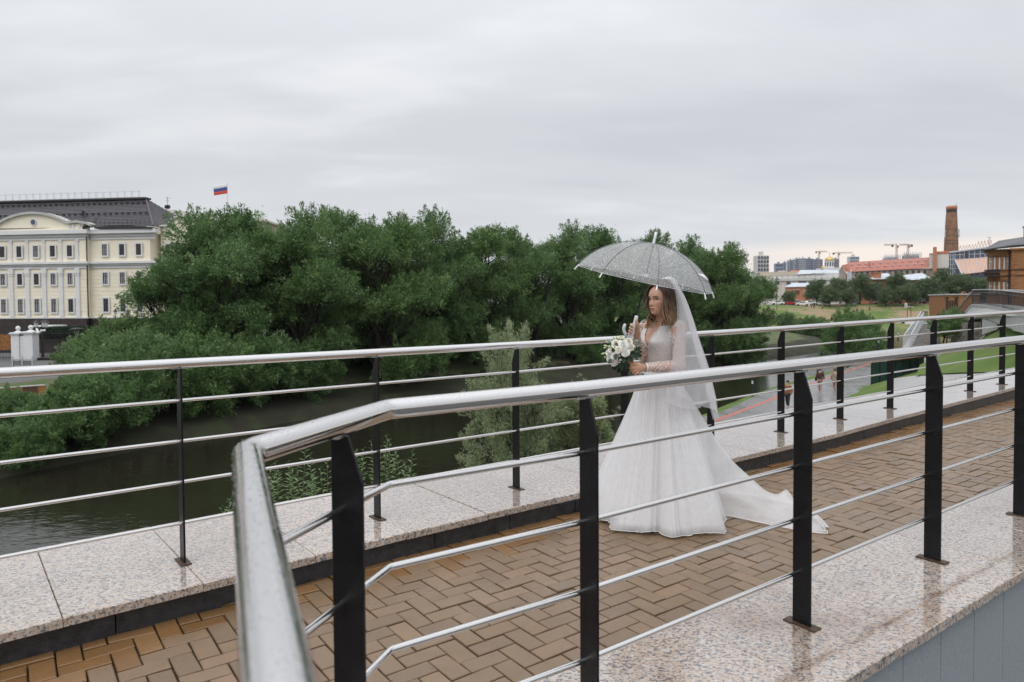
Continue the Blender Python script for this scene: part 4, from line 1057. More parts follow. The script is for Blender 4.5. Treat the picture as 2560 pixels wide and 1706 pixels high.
mb = MB(); mb.tube([(.16, -.45, bz(572)), (.2, -.12, bz(590)), (.2, -.12, 4.0)], .085, 8); mb.tube([(.16, -.5, bz(575)), (.16, -.5, bz(568))], .22, 8); mb.build('downpipe', M['roof_dark'], bl)
mb = MB(); mb.prism([P3(362, 512, 9), P3(394, 520, 9), P3(396, 527, 9), P3(388, 527, 9)], (0, 1.4, 0)); mb.build('skylight', M['roof_dark'], bl)
# right-hand wing with its round gable
A_ = arc(bxx(400), bxx(462), bz(569), bz(546))
mb = MB(); mb.prism([(x, 2.2, z) for x, z in A_] + [(bxx(480), 2.2, bz(569)), (bxx(480), 2.2, 4.0), (bxx(380), 2.2, 4.0), (bxx(380), 2.2, bz(569))], (0, 10, 0)); mb.build('wall', M['cream'], bl)
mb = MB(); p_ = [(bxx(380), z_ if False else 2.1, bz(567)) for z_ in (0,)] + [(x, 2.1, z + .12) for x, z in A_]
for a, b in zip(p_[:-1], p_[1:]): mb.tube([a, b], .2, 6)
mb.build('gable_cornice', M['grey_stucco_and_shade'], bl)
for px in (400, 440, 470):
    for (ya, yb) in ((612.5, 640), (683, 711), (747.5, 780.5)): window_on(bl, bxx(px), bz(yb), bz(ya), .80, 2.15)

b2 = thing('rear_building', (float(aty(520, 766, 150).x), 150, -3.9), 'pale beige building behind the roof of the cream one, with an antenna', 'building')
q = 150 / FPX
mb = MB(); mb.bx((378 - 520) * q, 12, 0, 14, 0, 5.4 + (770 - 545) * q - .2); mb.build('wall', M['beige'], b2)
mb = MB(); mb.prism([((376 - 520) * q, -.5, 5.4 + (770 - 548) * q), ((378 - 520) * q, -.5, 5.4 + (770 - 526) * q), ((412 - 520) * q, -.5, 5.4 + (770 - 524) * q), (13, -.5, 5.4 + (770 - 552) * q), (13, -.5, 5.4 + (770 - 556) * q)], (0, 14, 0)); mb.build('roof', M['pale_wall'], b2)
mb = MB(); zt = 5.4 + (770 - 524) * q; xa = (413 - 520) * q
mb.tube([(xa, 2, zt - .3), (xa, 2, zt + 2.9)], .05, 5)
for k, w_ in ((2.75, .5), (2.2, .4), (1.2, .55)): mb.tube([(xa - w_, 2, zt + k), (xa + w_, 2, zt + k - .1)], .035, 4)
for k in (0, 1):
    mb.lathe([(.42, -.03), (.46, 0), (.42, .03)], (xa - .22 + k * .45, 1.9, zt + .75), 14, (Vector((1, 0, 0)), Vector((0, 0, 1)), Vector((0, -1, 0))))
mb.build('antenna', M['iron'], b2)
mb = MB()
for k in range(9): mb.bx(xa - 1.6 + k * .36, xa - 1.42 + k * .36, .8, .9, zt - .9, zt - .35)
mb.build('roof_grille', M['iron'], b2)

# flag over the trees
fl = thing('flagpole', (float(aty(574, 766, 112).x), 112, -3.9), 'thin pole with a white, blue and red striped flag above the willows', 'flagpole')
q = 112 / FPX; zt = 5.43 + (770 - 462) * q
mb = MB(); mb.tube([(0, 0, 0), (0, 0, zt * .6), (0, 0, zt)], [.09, .06, .035], 8); mb.lathe([(0, .09), (.06, .06), (.08, 0), (0, -.03)][::-1], (0, 0, zt + .05), 8); mb.build('pole', M['galv'], fl)
fw_, fh_ = 2.35, 1.62
def flagpt(u, v):
    s = u * fw_; return Vector((-s * .96, .22 * math.sin(u * 6.2 + v * .6) * (.25 + u), zt - .06 - v * fh_ * (1 - .06 * u) - .30 * u ** 1.3 + .07 * math.sin(u * 5 + 1)))
for k, mname in enumerate(('cloth_white', 'cloth_blue', 'cloth_red')):
    mb = MB(); mb.grid([[flagpt(u, (k + w) / 3) for u in np.linspace(0, 1, 22)] for w in np.linspace(0, 1, 5)])
    o = mb.build('flag_stripe', M[mname], fl, True); sol = o.modifiers.new('thickness', 'SOLIDIFY'); sol.thickness = .006

# gate, fence, lamps and hedge before the building
def gz(px, Y): return px_place(px, Y)
gp = aty(62, 766, 72); gate_z = 1.53 - (900 - 772) * 72 / FPX
gate = thing('gate_pier', (gp.x, 72, gate_z), 'white gate pier of two rusticated pillars with ball tops', 'gate pier')
q = 72 / FPX
for (cx, w_, zt) in ((-18.5, 20, 75), (13.5, 23, 77)):
    x = cx * q; w_ *= q; z = zt * q
    mb = MB(); mb.bx(x - w_ / 2, x + w_ / 2, -.5, .5, -.6, z * .84)
    for a, b, g_ in ((.84, .88, .08), (.88, .905, .16), (.905, .93, .06)): mb.bx(x - w_ / 2 - g_, x + w_ / 2 + g_, -.5 - g_, .5 + g_, z * a, z * b)
    mb.lathe([(w_ * .55, z * .93), (w_ * .25, z * .97), (.1, z)], (x, 0, 0), 4); mb.build('pillar', M['white_stucco'], gate)
    mb = MB(); mb.lathe([(.02, -.24), (.16, -.18), (.24, 0), (.16, .18), (.02, .24)], (x, 0, z + .2), 14); mb.build('ball', M['white_stucco'], gate, True)
mb = MB(); mb.bx(-9 * q, 3 * q, -.38, .35, -.6, 62 * q); mb.build('infill_wall', M['white_stucco'], gate)
for k in range(6): mb = MB(); mb.bx(-7 * q, 1 * q, -.44, -.3, (4 + k * 9.6) * q, (12.6 + k * 9.6) * q); mb.build('stone_course', M['white_stucco'], gate)
mb = MB(); mb.bx(-10 * q, 4 * q, -.5, .4, 62 * q, 64 * q); mb.build('cap', M['iron'], gate)
for (sx, sz, dx) in ((33, 78, -1), (55, 74, 1)):
    mb = MB(); mb.tube([(sx * q, -.3, sz * q), ((sx + dx * -9) * q, -.6, (sz - 5 * dx * -1 - 6) * q)], .11, 8); mb.build('camera_housing', M['white_stucco'], gate)
single = thing('white_pillar', (float(aty(398, 766, 66).x), 66, gate_z + .9), 'single white gate pillar showing between the willow and the bushes', 'gate pier')
q6 = 66 / FPX
mb = MB(); mb.bx(-8 * q6, 8 * q6, -.4, .4, -1.6, 44 * q6); mb.bx(-10 * q6, 10 * q6, -.46, .46, 44 * q6, 48 * q6); mb.bx(-9 * q6, 9 * q6, -.43, .43, 48 * q6, 51 * q6); mb.build('shaft', M['white_stucco'], single)
mb = MB(); mb.lathe([(.02, -.22), (.15, -.16), (.22, 0), (.15, .16), (.02, .22)], (0, 0, 51 * q6 + .2), 12); mb.build('ball', M['white_stucco'], single, True)
def picket_fence(x0px, x1px, Y, z0, z1, label, step=.16, r=.014):
    a, b = aty(x0px, 766, Y), aty(x1px, 766, Y); root = thing('iron_fence', ((a.x + b.x) / 2, Y, z0), label, 'fence'); n = int((b.x - a.x) / step)
    m1 = MB(); m1.tube([(0, 0, -.3), (0, 0, (z1 - z0) * .96), (0, 0, z1 - z0 + .1)], [r, r, .003], 5); me = m1.mesh('picket', M['iron'])
    for i in range(n + 1): o = link('picket', me, root); o.location = ((i / n - .5) * (b.x - a.x), 0, 0)
    for z in (.18, (z1 - z0) * .88): mb = MB(); mb.box((0, 0, z), (b.x - a.x, .04, .05)); mb.build('rail', M['iron'], root)
    return root
picket_fence(89, 195, 73, gate_z + .15, gate_z + 3.1, 'tall black iron picket fence right of the white gate pier')
picket_fence(-40, 36, 72.5, gate_z + .05, gate_z + 3.3, 'black iron gate railings left of the white gate pier')
wl = thing('low_wall', (float(aty(150, 766, 72).x), 72, gate_z), 'low dark brown stone wall carrying the iron fence', 'wall')
mb = MB(); mb.bx(-(150 - 78) * q, 3.2, .2, 1.6, -1.3, .1); mb.build('wall_body', M['dark_granite'], wl); mb = MB(); mb.bx(-(150 - 77) * q, 3.3, .1, 1.7, .1, .2); mb.build('coping', M['dark_granite'], wl)
tl = thing('terrace_wall', (float(aty(180, 766, 84).x), 84, -3.9), 'dark stone terrace wall under the clipped hedge', 'wall')
q8 = 84 / FPX
mb = MB(); mb.bx(-(180 - 80) * q8, 9, 0, 8, 0, 5.43 - (852 - 772) * q8); mb.build('wall_body', M['dark_granite'], tl)
mb = MB(); mb.bx(-(180 - 80) * q8, 9, -.2, 8, 5.43 - (852 - 772) * q8, 5.43 - (851 - 772) * q8 + .1); mb.build('coping', M['dark_granite'], tl)
hedge_lobes = [(x, y, .75, .8, .8, .75) for x in np.arange(-4.2, 4.3, .8) for y in (-.5, .5)]
hk = tree_kind(201, hedge_lobes, .3, .05, M['hedge'], .16, .09, 4.0, 60, (.2, .34), stems=3, lower=-.9, shoots=.03)
plant(hk, (float(aty(165, 766, 85).x), 85.4, 1.53 - (852 - 772) * q8), 'hedge', 'clipped dark hedge below the cream facade', 'hedge', None, 1.0)
gt = thing('ochre_gate', (float(aty(8, 766, 76).x), 76, gate_z), 'brown sheet gate behind the iron railings at the left picture edge', 'gate')
q7 = 76 / FPX
mb = MB(); mb.bx(-60 * q7, 27 * q7, 0, .12, .8, 57 * q7); mb.build('gate_leaf', M['ochre_board'], gt)
mb = MB(); mb.bx(-60 * q7, 27 * q7, -.08, .2, .5, .8); mb.build('gate_frame', M['iron'], gt)
mb = MB(); mb.bx(-(8 - 8) * q7, (64 - 8) * q7, 4.0, 7.0, (896 - 822) * q7, (896 - 819) * q7); mb.build('canopy', M['white_stucco'], gt)
# lamps
def lantern_lamp(px, Y, ytop, ybase, heads, label):
    q = Y / FPX; root = thing('street_lamp', (float(aty(px, 766, Y).x), Y, 1.53 - (ybase - 772) * q), label, 'street lamp'); H = (ybase - ytop) * q
    mb = MB(); mb.tube([(0, 0, -.8), (0, 0, .5), (0, 0, H * .95)], [.16, .12, .06], 8); mb.build('post', M['iron'], root)
    for dx in heads:
        mb = MB(); mb.tube([(0, 0, H * .80), (dx * q * .6, 0, H * .86), (dx * q, 0, H * .86)], .035, 6); mb.build('arm', M['iron'], root)
        mb = MB(); mb.lathe([(.10, 0), (.22, .45), (.22, .5)], (dx * q, 0, H * .86), 6); h_ = mb.build('lantern', M['white_stucco'], root)
        mb = MB(); mb.lathe([(.34, .5), (.3, .56), (.08, .78), (.02, .95)], (dx * q, 0, H * .86), 6); mb.build('lantern_cap', M['iron'], h_)
    return root
lantern_lamp(104, 74, 805, 900, (-15, 4, 11), 'black lamp post with three white lanterns beside the gate pier')
lantern_lamp(288, 88, 782, 840, (0,), 'small black wall lantern on a post before the cream facade')
q = 56 / FPX
lp = thing('street_lamp', (float(aty(190, 766, 56).x), 56, 1.53 - (925 - 772) * q), 'rusty brown lamp post with a flat grey disc head', 'street lamp')
H = (925 - 821) * q
mb = MB(); mb.tube([(.15, 0, -1), (.1, 0, H * .5), (0, 0, H * .76)], .075, 8); mb.build('post', M['rust_pole'], lp)
mb = MB()
for a in (0, 2.1, 4.2): mb.tube([(0, 0, H * .76), (.22 * math.cos(a), .22 * math.sin(a), H * .95)], .025, 5)
mb.tube([(0, 0, H * .74), (0, 0, H * .82)], .1, 8); mb.build('bracket', M['galv'], lp)
mb = MB(); mb.lathe([(.1, H * .94), (.50, H * .955), (.55, H * .975), (.3, H), (.02, H * 1.01)], (0, 0, 0), 20); mb.build('lamp_head', M['iron'], lp, True)
# boards and small guard rail on the bank
bo = thing('board_edging', (float(aty(60, 766, 42.8).x), 42.8, -3.9), 'weathered ochre board edging with dark graffiti beside the riverside path', 'edging')
p0, p1 = aty(-60, 976, 42.4), aty(113, 964, 43.8); d = (p1 - p0); n_ = 9
for i in range(n_):
    a, b = p0 + d * (i / n_) + d.normalized() * .012, p0 + d * ((i + 1) / n_) - d.normalized() * .012
    mb = MB(); mb.prism([a, b, b - Vector((0, 0, .52)), a - Vector((0, 0, .52))], Vector((-d.y, d.x, 0)).normalized() * .07); mb.build('board', M['ochre_board'] if i not in (6, 7) else M['timber'], bo, world=True)
mb = MB(); t = Vector((-d.y, d.x, 0)).normalized(); mb.prism([p0 - t * .03, p1 - t * .03, p1 - t * .03 + Vector((0, 0, .07)), p0 - t * .03 + Vector((0, 0, .07))], t * .14); mb.build('cap_rail', M['pale_wall'], bo, world=True)
gr = thing('guard_rail', (float(aty(52, 766, 58).x), 58, 1.53 - (918 - 772) * 58 / FPX), 'short grey metal guard rail below the white gate pier', 'barrier')
q = 58 / FPX
for x in (-24, 0, 25): mb = MB(); mb.box((x * q, 0, 13 * q), (.09, .09, 28 * q)); mb.build('post', M['galv'], gr)
for k in range(16): mb = MB(); mb.box(((-22 + k * 3) * q, 0, 11 * q), (.025, .025, 18 * q)); mb.build('bar', M['iron'], gr)
for z in (3, 20): mb = MB(); mb.box((0, 0, z * q), (50 * q, .05, .05)); mb.build('rail', M['galv'], gr)
# ------------------------------------------------------------------ distant city beyond the slope
def fx(px, Y): return float(aty(px, 766, Y).x)
def fz(py, Y, px=2200): return float(aty(px, py, Y).z)
def far_thing(name, px, Y, label, cat, z=1.2, rz=0.0, group=None): return thing(name, (fx(px, Y), Y, z), label, cat, group, rz)
def facade_windows(root, m, xs, zs, w, h, y, name='window', depth=.1):
    mb = MB(); mb.bx(-w / 2, w / 2, -depth, 0, -h / 2, h / 2); me = mb.mesh(name, m)
    for x in xs:
        for z in zs: o = link(name, me, root); o.location = (x, y, z)
# brick chimney
Y = 350; q = Y / FPX
ch = far_thing('factory_chimney', 2376, Y, 'tall tapering brick factory chimney with dark bands and antennas', 'chimney')
Z = lambda py: (758 - py) * q + .33
mb = MB(); mb.lathe([(3.55, -1), (3.2, Z(623)), (2.95, Z(590)), (2.55, Z(545)), (2.30, Z(530)), (2.28, Z(525.5))], (0, 0, 0), 28); mb.build('shaft', M['chimney_brick'], ch, True)
mb = MB(); mb.lathe([(2.32, Z(525.5)), (2.5, Z(524)), (2.5, Z(518)), (2.15, Z(517.4)), (1.7, Z(519))], (0, 0, 0), 28); mb.build('crown_ring', M['orange_brick'], ch, True)
for py, r in ((575, 2.82), (592.5, 2.98), (604, 3.07), (611, 3.13)): mb = MB(); mb.lathe([(r, Z(py) - .12), (r + .05, Z(py)), (r, Z(py) + .12)], (0, 0, 0), 28); mb.build('iron_band', M['iron'], ch)
mb = MB(); mb.lathe([(2.36, Z(536)), (2.37, Z(526.5))], (0, 0, 0), 28); mb.build('soot_ring', M['bark'], ch)
mb = MB()
for sx in (-1, 1):
    for dz in (0, 2.2): mb.box((sx * 3.5, -.6, Z(581) + dz - 2), (.35, .3, 1.9)); mb.tube([(sx * 2.8, -.6, Z(581) + dz - 2), (sx * 3.5, -.6, Z(581) + dz - 2)], .06, 5)
mb.build('antenna_panel', M['galv'], ch)
mb = MB(); mb.tube([(2.1, -.5, Z(518)), (2.1, -.5, Z(510.5))], .07, 5); mb.tube([(1.0, -.9, Z(518)), (1.0, -.9, Z(514.5))], .07, 5); mb.build('lightning_rod', M['iron'], ch)

# glass office with slanting front
Y = 310; q = Y / FPX
gl = far_thing('glass_office', 2400, Y, 'white and glass office building with slanting orange panels beside the chimney', 'building', 1.2, R_(-33))
X = lambda px: (px - 2400) * q * 0.839
Z = lambda py: (758 - py) * q + .33
mb = MB(); mb.bx(X(2320), X(2371), 0, 18, Z(671), Z(634)); mb.build('white_box', M['apartment_white'], gl)
for k in range(5): mb = MB(); mb.bx(X(2320.4 + k * 10.2), X(2330 + k * 10.2), -.12, 0.02, Z(670.6), Z(634.6)); mb.build('cladding_panel', M['pale_wall'], gl)
mb = MB(); mb.bx(X(2320), X(2371), -.3, 18.2, Z(634), Z(632)); mb.bx(X(2338), X(2385), 1, 16, Z(632), Z(627.5)); mb.build('parapet', M['orange_brick'], gl)
mb = MB(); mb.bx(X(2330), X(2339.5), -2.2, -.4, -1, Z(617)); mb.build('brick_pier', M['orange_brick'], gl)
mb = MB(); mb.bx(X(2322), X(2371), 1, 17, -1, Z(671)); mb.build('lower_wall', M['taupe'], gl)
mb = MB(); mb.bx(X(2371.5), X(2480), .5, 18, -1, Z(628)); mb.build('glazing', M['glass_blue'], gl)
mb = MB(); mb.prism([(X(2371), -.4, Z(629.5)), (X(2480), -.4, Z(620)), (X(2480), -.4, Z(623.5)), (X(2371), -.4, Z(633))], (0, 12, 0)); mb.build('roof_edge', M['apartment_white'], gl)
for px in (2375, 2381, 2386, 2398, 2409, 2421, 2434, 2448, 2460): mb = MB(); mb.bx(X(px) - .11, X(px) + .11, .2, .5, Z(690), Z(630 - (px - 2371) * .07)); mb.build('mullion', M['apartment_white'], gl)
for py in (638, 649, 662, 672): mb = MB(); mb.bx(X(2371), X(2470), .15, .45, Z(py) - .1, Z(py) + .1); mb.build('transom', M['apartment_white'], gl)
mb = MB(); mb.bx(X(2410.5), X(2420), .0, .3, Z(646), Z(636)); mb.build('open_window', M['glass_dark'], gl)
a, b, c, d = Vector((X(2386), -.5, Z(651))), Vector((X(2478), -.5, Z(646))), Vector((X(2462), -6.5, Z(683))), Vector((X(2404), -6.5, Z(689)))
n_ = 7
for i in range(n_):
    p0, p1, p2, p3 = a.lerp(b, i / n_), a.lerp(b, (i + 1) / n_), d.lerp(c, (i + 1) / n_), d.lerp(c, i / n_)
    mb = MB(); mb.prism([p0, p1, p2, p3], (0, .25, -.2)); mb.build('slanting_panel', simple('salmon_panel', (0.55, 0.34, 0.25), 0.5, 0.06, 0.4) if i == 0 else bpy.data.materials['salmon_panel'], gl)
for i in range(n_ + 1):
    mb = MB(); mb.tube([a.lerp(b, i / n_) + Vector((0, -.1, .1)), d.lerp(c, i / n_) + Vector((0, -.1, .1))], .14 if 0 < i < n_ else .3, 5); mb.build('panel_rib', M['apartment_white'], gl)
for i in range(11):
    mb = MB(); px = 2396 + i * 7.5; h = 10 if i < 6 else 16; z0 = Z(626 - (px - 2371) * .07)
    mb.tube([(X(px), 3, z0), (X(px + 3.2), 3, z0 + h * q)], .08, 4); mb.tube([(X(px + 3.2), 3, z0 + h * q), (X(px + 6.5), 3, z0)], .08, 4); mb.build('sign_strut', M['crane'], gl)
mb = MB(); mb.tube([(X(2470), 4, Z(620)), (X(2470), 4, Z(596))], .1, 5); mb.tube([(X(2465), 4, Z(597)), (X(2475), 4, Z(597))], .07, 4); mb.build('mast', M['iron'], gl)

# long building with the red roof
Y = 330; q = Y / FPX
rb = far_thing('red_roof_building', 2200, Y, 'long taupe building with a bright red metal roof and two rows of skylights', 'building', 1.2, R_(-28))
X = lambda px: (px - 2200) * q * 0.883
Z = lambda py: (760 - py) * q + .33
mb = MB(); mb.bx(X(2127), X(2330), 0, 14, -1, Z(676)); mb.build('wall', M['taupe'], rb)
mb = MB(); mb.prism([(X(2114), -.6, Z(653)), (X(2322), -.6 + 0, Z(647.5)), (X(2324), -.6, Z(675)), (X(2128), -.6, Z(679))], (0, 1.0, 0)); 
mb = MB(); A0, B0, C0, D0 = Vector((X(2113), 7, Z(653.5))), Vector((X(2330), 7, Z(647))), Vector((X(2330), -.8, Z(675))), Vector((X(2127.5), -.8, Z(679.5)))
for i in range(34):
    p0, p1, p2, p3 = A0.lerp(B0, i / 34), A0.lerp(B0, (i + 1) / 34), D0.lerp(C0, (i + 1) / 34), D0.lerp(C0, i / 34)
    mb.add([p0, p1, p2, p3], [(3, 2, 1, 0)]); mb.tube([p0, p3], .05, 3)
mb.build('roof_slope', M['red_roof'], rb)
for r_, t, offs in ((0, .28, 0), (1, .62, .5)):
    for i in range(11):
        p = A0.lerp(B0, (i + .55 + offs) / 11.6).lerp(D0.lerp(C0, (i + .55 + offs) / 11.6), t); mb = MB(); mb.box(p + Vector((0, -.25, .2)), (1.3, .5, .42)); mb.build('skylight', M['apartment_white'], rb)
mb = MB(); mb.bx(X(2170.5), X(2174), 2.2, 3.4, Z(664), Z(656)); mb.build('roof_chimney', M['red_roof'], rb)
mb = MB(); mb.prism([(X(2092), -1.2, Z(683)), (X(2102.5), -1.2, Z(665)), (X(2113), -1.2, Z(684)), (X(2113), -1.2, -1), (X(2092), -1.2, -1)], (0, 12, 0)); mb.build('gable_wall', M['taupe'], rb)
mb = MB(); mb.prism([(X(2101.5), -1.6, Z(663)), (X(2117), 2, Z(659)), (X(2128), -.2, Z(680)), (X(2110.5), -1.6, Z(680.5))], (0, .4, .1)); mb.build('gable_roof', M['red_roof'], rb)
mb = MB(); mb.tube([(X(2091), -1.5, Z(685)), (X(2102), -1.5, Z(664)), (X(2111), -1.5, Z(681))], .22, 5); mb.tube([(X(2113), 6, Z(654)), (X(2127), -1, Z(680))], .22, 5); mb.build('verge_board', M['pale_wall'], rb)
facade_windows(rb, M['glass_dark'], [X(p) for p in range(2140, 2320, 14)], [Z(684), Z(697)], 1.1, 1.5, 0)
for k in range(12): mb = MB(); mb.bx(X(2128), X(2330), -.1, .05, .2 + k * 1.25, 1.3 + k * 1.25); mb.build('stone_course', M['taupe'], rb) if 1.3 + k * 1.25 < Z(677) else None

Y = 255; q = Y / FPX
ps = far_thing('pavilion', 2245, Y, 'low pavilion with pale green and white metal roofs among the park trees', 'building', 1.2)
X = lambda px: (px - 2245) * q
Z = lambda py: (760 - py) * q + .33
mb = MB(); mb.bx(X(2180), X(2330), 2, 10, -1, Z(700)); mb.build('wall', M['orange_brick'], ps)
mb = MB(); mb.prism([(X(2178), 0, Z(700)), (X(2206), 6, Z(686)), (X(2240), 6, Z(684)), (X(2256), 0, Z(698))], (0, .5, .15)); mb.build('roof_slope', M['light_roof'], ps)
mb = MB(); mb.prism([(X(2262), -1, Z(703)), (X(2280), 6, Z(690)), (X(2330), 6, Z(684)), (X(2326), -1, Z(700))], (0, .5, .15)); mb.build('roof_slope', M['light_roof'], ps)
mb = MB(); mb.bx(X(2190), X(2206), 1, 4, Z(697), Z(684)); mb.bx(X(2188), X(2208), .8, 4.2, Z(684), Z(682)); mb.build('roof_chimney', M['orange_brick'], ps)

# cream and white building with the balcony frieze
Y = 290; q = Y / FPX
cb = far_thing('pale_long_building', 2010, Y, 'long pale cream and white building left of the red roof', 'building', 1.2, R_(-23))
X = lambda px: (px - 2010) * q * 0.921
Z = lambda py: (761 - py) * q + .33
mb = MB(); mb.bx(X(1890), X(2096), 0, 14, -1, Z(702)); mb.build('lower_wall', M['pale_wall'], cb)
mb = MB(); mb.bx(X(1890), X(2096), .6, 14, Z(702), Z(687)); mb.build('attic_wall', M['pale_wall'], cb)
mb = MB(); mb.bx(X(1890), X(1992), .3, 14, Z(690), Z(680)); mb.build('parapet', M['beige'], cb)
mb = MB(); mb.bx(X(1890), X(2096), -.5, .7, Z(703.5), Z(701)); mb.build('cornice', M['grey_stucco_and_shade'], cb)
for px in range(1934, 2094, 14): mb = MB(); mb.bx(X(px) - .9, X(px) + .9, .4, .62, Z(697.5), Z(690)); mb.build('frieze_panel', M['white_stucco'], cb)
for px in (1942, 1970, 1998, 2010, 2030, 2058): mb = MB(); mb.bx(X(px) - .9, X(px) + .9, -.15, .05, Z(712), Z(704.5)); mb.build('window', M['glass_blue'], cb)
for px in (1934, 1951, 1963, 1978, 1993, 2018, 2040): mb = MB(); mb.bx(X(px) - .35, X(px) + .35, -.2, 0.02, -1, Z(703.5)); mb.build('pilaster', M['beige'], cb)
mb = MB(); mb.prism([(X(1991), -.2, Z(687.5)), (X(2000), 6, Z(676)), (X(2052), 6, Z(677)), (X(2062), -.2, Z(684.5))], (0, .5, .2)); mb.prism([(X(2050), 1, Z(685)), (X(2060), 8, Z(676)), (X(2095), 8, Z(678)), (X(2096), 1, Z(686))], (0, .5, .2)); mb.build('roof_slope', M['light_roof'], cb)
for px, py, w, h, m in ((1950, 672, 26, 12, 'taupe'), (1985, 672, 28, 9, 'red_roof'), (1982, 677, 20, 6, 'beige'), (2022, 675, 12, 9, 'orange_brick')):
    mb = MB(); mb.prism([(X(px - w / 2), 15, Z(py + h)), (X(px + w / 2), 15, Z(py + h)), (X(px + w * .38), 17, Z(py)), (X(px - w * .38), 17, Z(py))], (0, 8, 0)); mb.build('rear_roof', M[m], cb)
Y = 262; q = Y / FPX
ob = far_thing('orange_brick_house', 1992, Y, 'small orange brick house with a pale metal roof behind the white cars', 'house', 1.2, R_(-22))
X = lambda px: (px - 1992) * q * 0.927
Z = lambda py: (761 - py) * q + .33
mb = MB(); mb.bx(X(1963), X(2024), 0, 9, -1, Z(719)); mb.build('wall', M['orange_brick'], ob)
mb = MB(); mb.prism([(X(1962), -.6, Z(719)), (X(1982), 4, Z(709)), (X(2026), 4, Z(709.5)), (X(2021), -.6, Z(717.5))], (0, .4, .15)); mb.build('roof_slope', M['light_roof'], ob)
for px in (1989, 1993, 1997): mb = MB(); mb.bx(X(px) - .18, X(px) + .18, -.12, .02, Z(737), Z(727)); mb.build('window', M['brown_frame'], ob)
mb = MB(); mb.bx(X(2007), X(2013), -.12, .02, Z(739), Z(726)); mb.build('door', M['taupe'], ob)
for k in range(7): mb = MB(); mb.bx(X(1966 + k * 5), X(1968 + k * 5), -.15, .02, Z(727), Z(724)); mb.build('frieze_block', M['beige'], ob)

# church with the golden dome
Y = 560; q = Y / FPX
cu = far_thing('church', 2073, Y, 'white church drum with a golden dome and two small gold cupolas', 'church')
Z = lambda py: (761 - py) * q + .33
mb = MB(); mb.lathe([(3.6, -1), (3.6, Z(657)), (3.9, Z(656)), (3.9, Z(654.5))], (0, 0, 0), 24); mb.bx(-7, 8, -5, 9, -1, Z(672)); mb.build('drum', M['white_stucco'], cu)
for k in range(12):
    a = k * math.pi / 6 + .26; ax = (Vector((-math.sin(a), math.cos(a), 0)), Vector((math.cos(a), math.sin(a), 0)), Vector((0, 0, 1)))
    mb = MB(); mb.box((3.6 * math.cos(a), 3.6 * math.sin(a), Z(663.5)), (.95, .22, 10 * q), ax); mb.build('window', M['glass_blue'], cu)
mb = MB(); mb.lathe([(3.45, Z(655)), (3.65, Z(652)), (3.35, Z(649)), (2.4, Z(646.5)), (1.1, Z(645)), (.4, Z(643.5)), (.15, Z(641.5))], (0, 0, 0), 24); mb.build('dome', M['gold'], cu, True)
mb = MB(); mb.tube([(0, 0, Z(642)), (0, 0, Z(632.5))], .13, 5); mb.box((0, 0, Z(635.5)), (1.3, .15, .15)); mb.build('cross', M['gold'], cu)
for px in (2052.5, 2058):
    x = (px - 2073) * q; mb = MB(); mb.lathe([(1.0, -1), (1.0, Z(674))], (x, -3, 0), 14); w = mb.build('turret', M['white_stucco'], cu)
    mb = MB(); mb.lathe([(1.25, Z(674)), (1.45, Z(672)), (.9, Z(670)), (.1, Z(667))], (x, -3, 0), 14); mb.build('cupola', M['gold'], w, True)

# apartment blocks and cranes on the skyline
def block(px0, px1, ytop, Y, label, m='apartment', z0=-4, rows=6, cols=8, ybot=690, step=None):
    q = Y / FPX; root = far_thing('apartment_block', (px0 + px1) / 2, Y, label, 'apartment block', z0); w = (px1 - px0) * q; h = (761 - ytop) * q + 1.53 - z0; zb = (761 - ybot) * q + 1.53 - z0
    mb = MB(); mb.bx(-w / 2, w / 2, 0, 7, 0, h); mb.build('wall', M[m], root)
    cw = w / cols; rh = (h - zb) / rows
    mbw = MB(); mbw.bx(-cw * .32, cw * .32, -.5, 0, -rh * .30, rh * .30); me = mbw.mesh('window', M['glass_blue'])
    for i in range(cols):
        for k in range(rows): o = link('window', me, root); o.location = (-w / 2 + (i + .5) * cw, 0, zb + (k + .5) * rh)
    mb = MB(); mb.bx(-w * .1, w * .12, 2, 6, h, h + 2.6); mb.build('roof_house', M[m], root); return root
block(1893, 1922, 640, 420, 'pale apartment tower rising just right of the last willow', 'pale_wall', rows=4, cols=4, ybot=680)
block(1939, 1957, 660, 1000, 'low blue-grey block at the left end of the skyline', 'apartment', rows=3, cols=6)
SK_ = [(1958, 1968, 658, 'apartment'), (1968, 1974, 655, 'apartment_white'), (1974, 1981, 652, 'apartment'), (1981, 1989, 651, 'apartment_white'), (1989, 1996, 649, 'apartment'), (1996, 2003, 648, 'apartment_white'), (2003, 2014, 647, 'apartment_white'), (2014, 2034, 648.5, 'apartment'), (2034, 2056, 650, 'apartment'), (2084, 2097, 650, 'apartment')]
SL_ = ['lowest stepped block of the blue-grey skyline group', 'narrow white slab beside the lowest stepped block', 'third slab of the stepped skyline group', 'fourth, white slab of the stepped skyline group', 'fifth, grey slab of the stepped skyline group', 'sixth, narrow white slab of the stepped skyline group', 'white slab at the crest of the stepped skyline group', 'wide grey block right of the white crest slab', 'wide grey block behind the left tower crane', 'grey block right of the golden dome']
for (a, b, c, m), lab in zip(SK_, SL_): block(a, b, c, 1150 + (a % 7) * 6, lab, m, rows=7, cols=max(3, int((b - a) / 2.4)), ybot=682)
block(2124, 2147, 644, 800, 'grey flat-topped block peeping over the red roof', 'apartment_white', rows=2, cols=5, ybot=660)
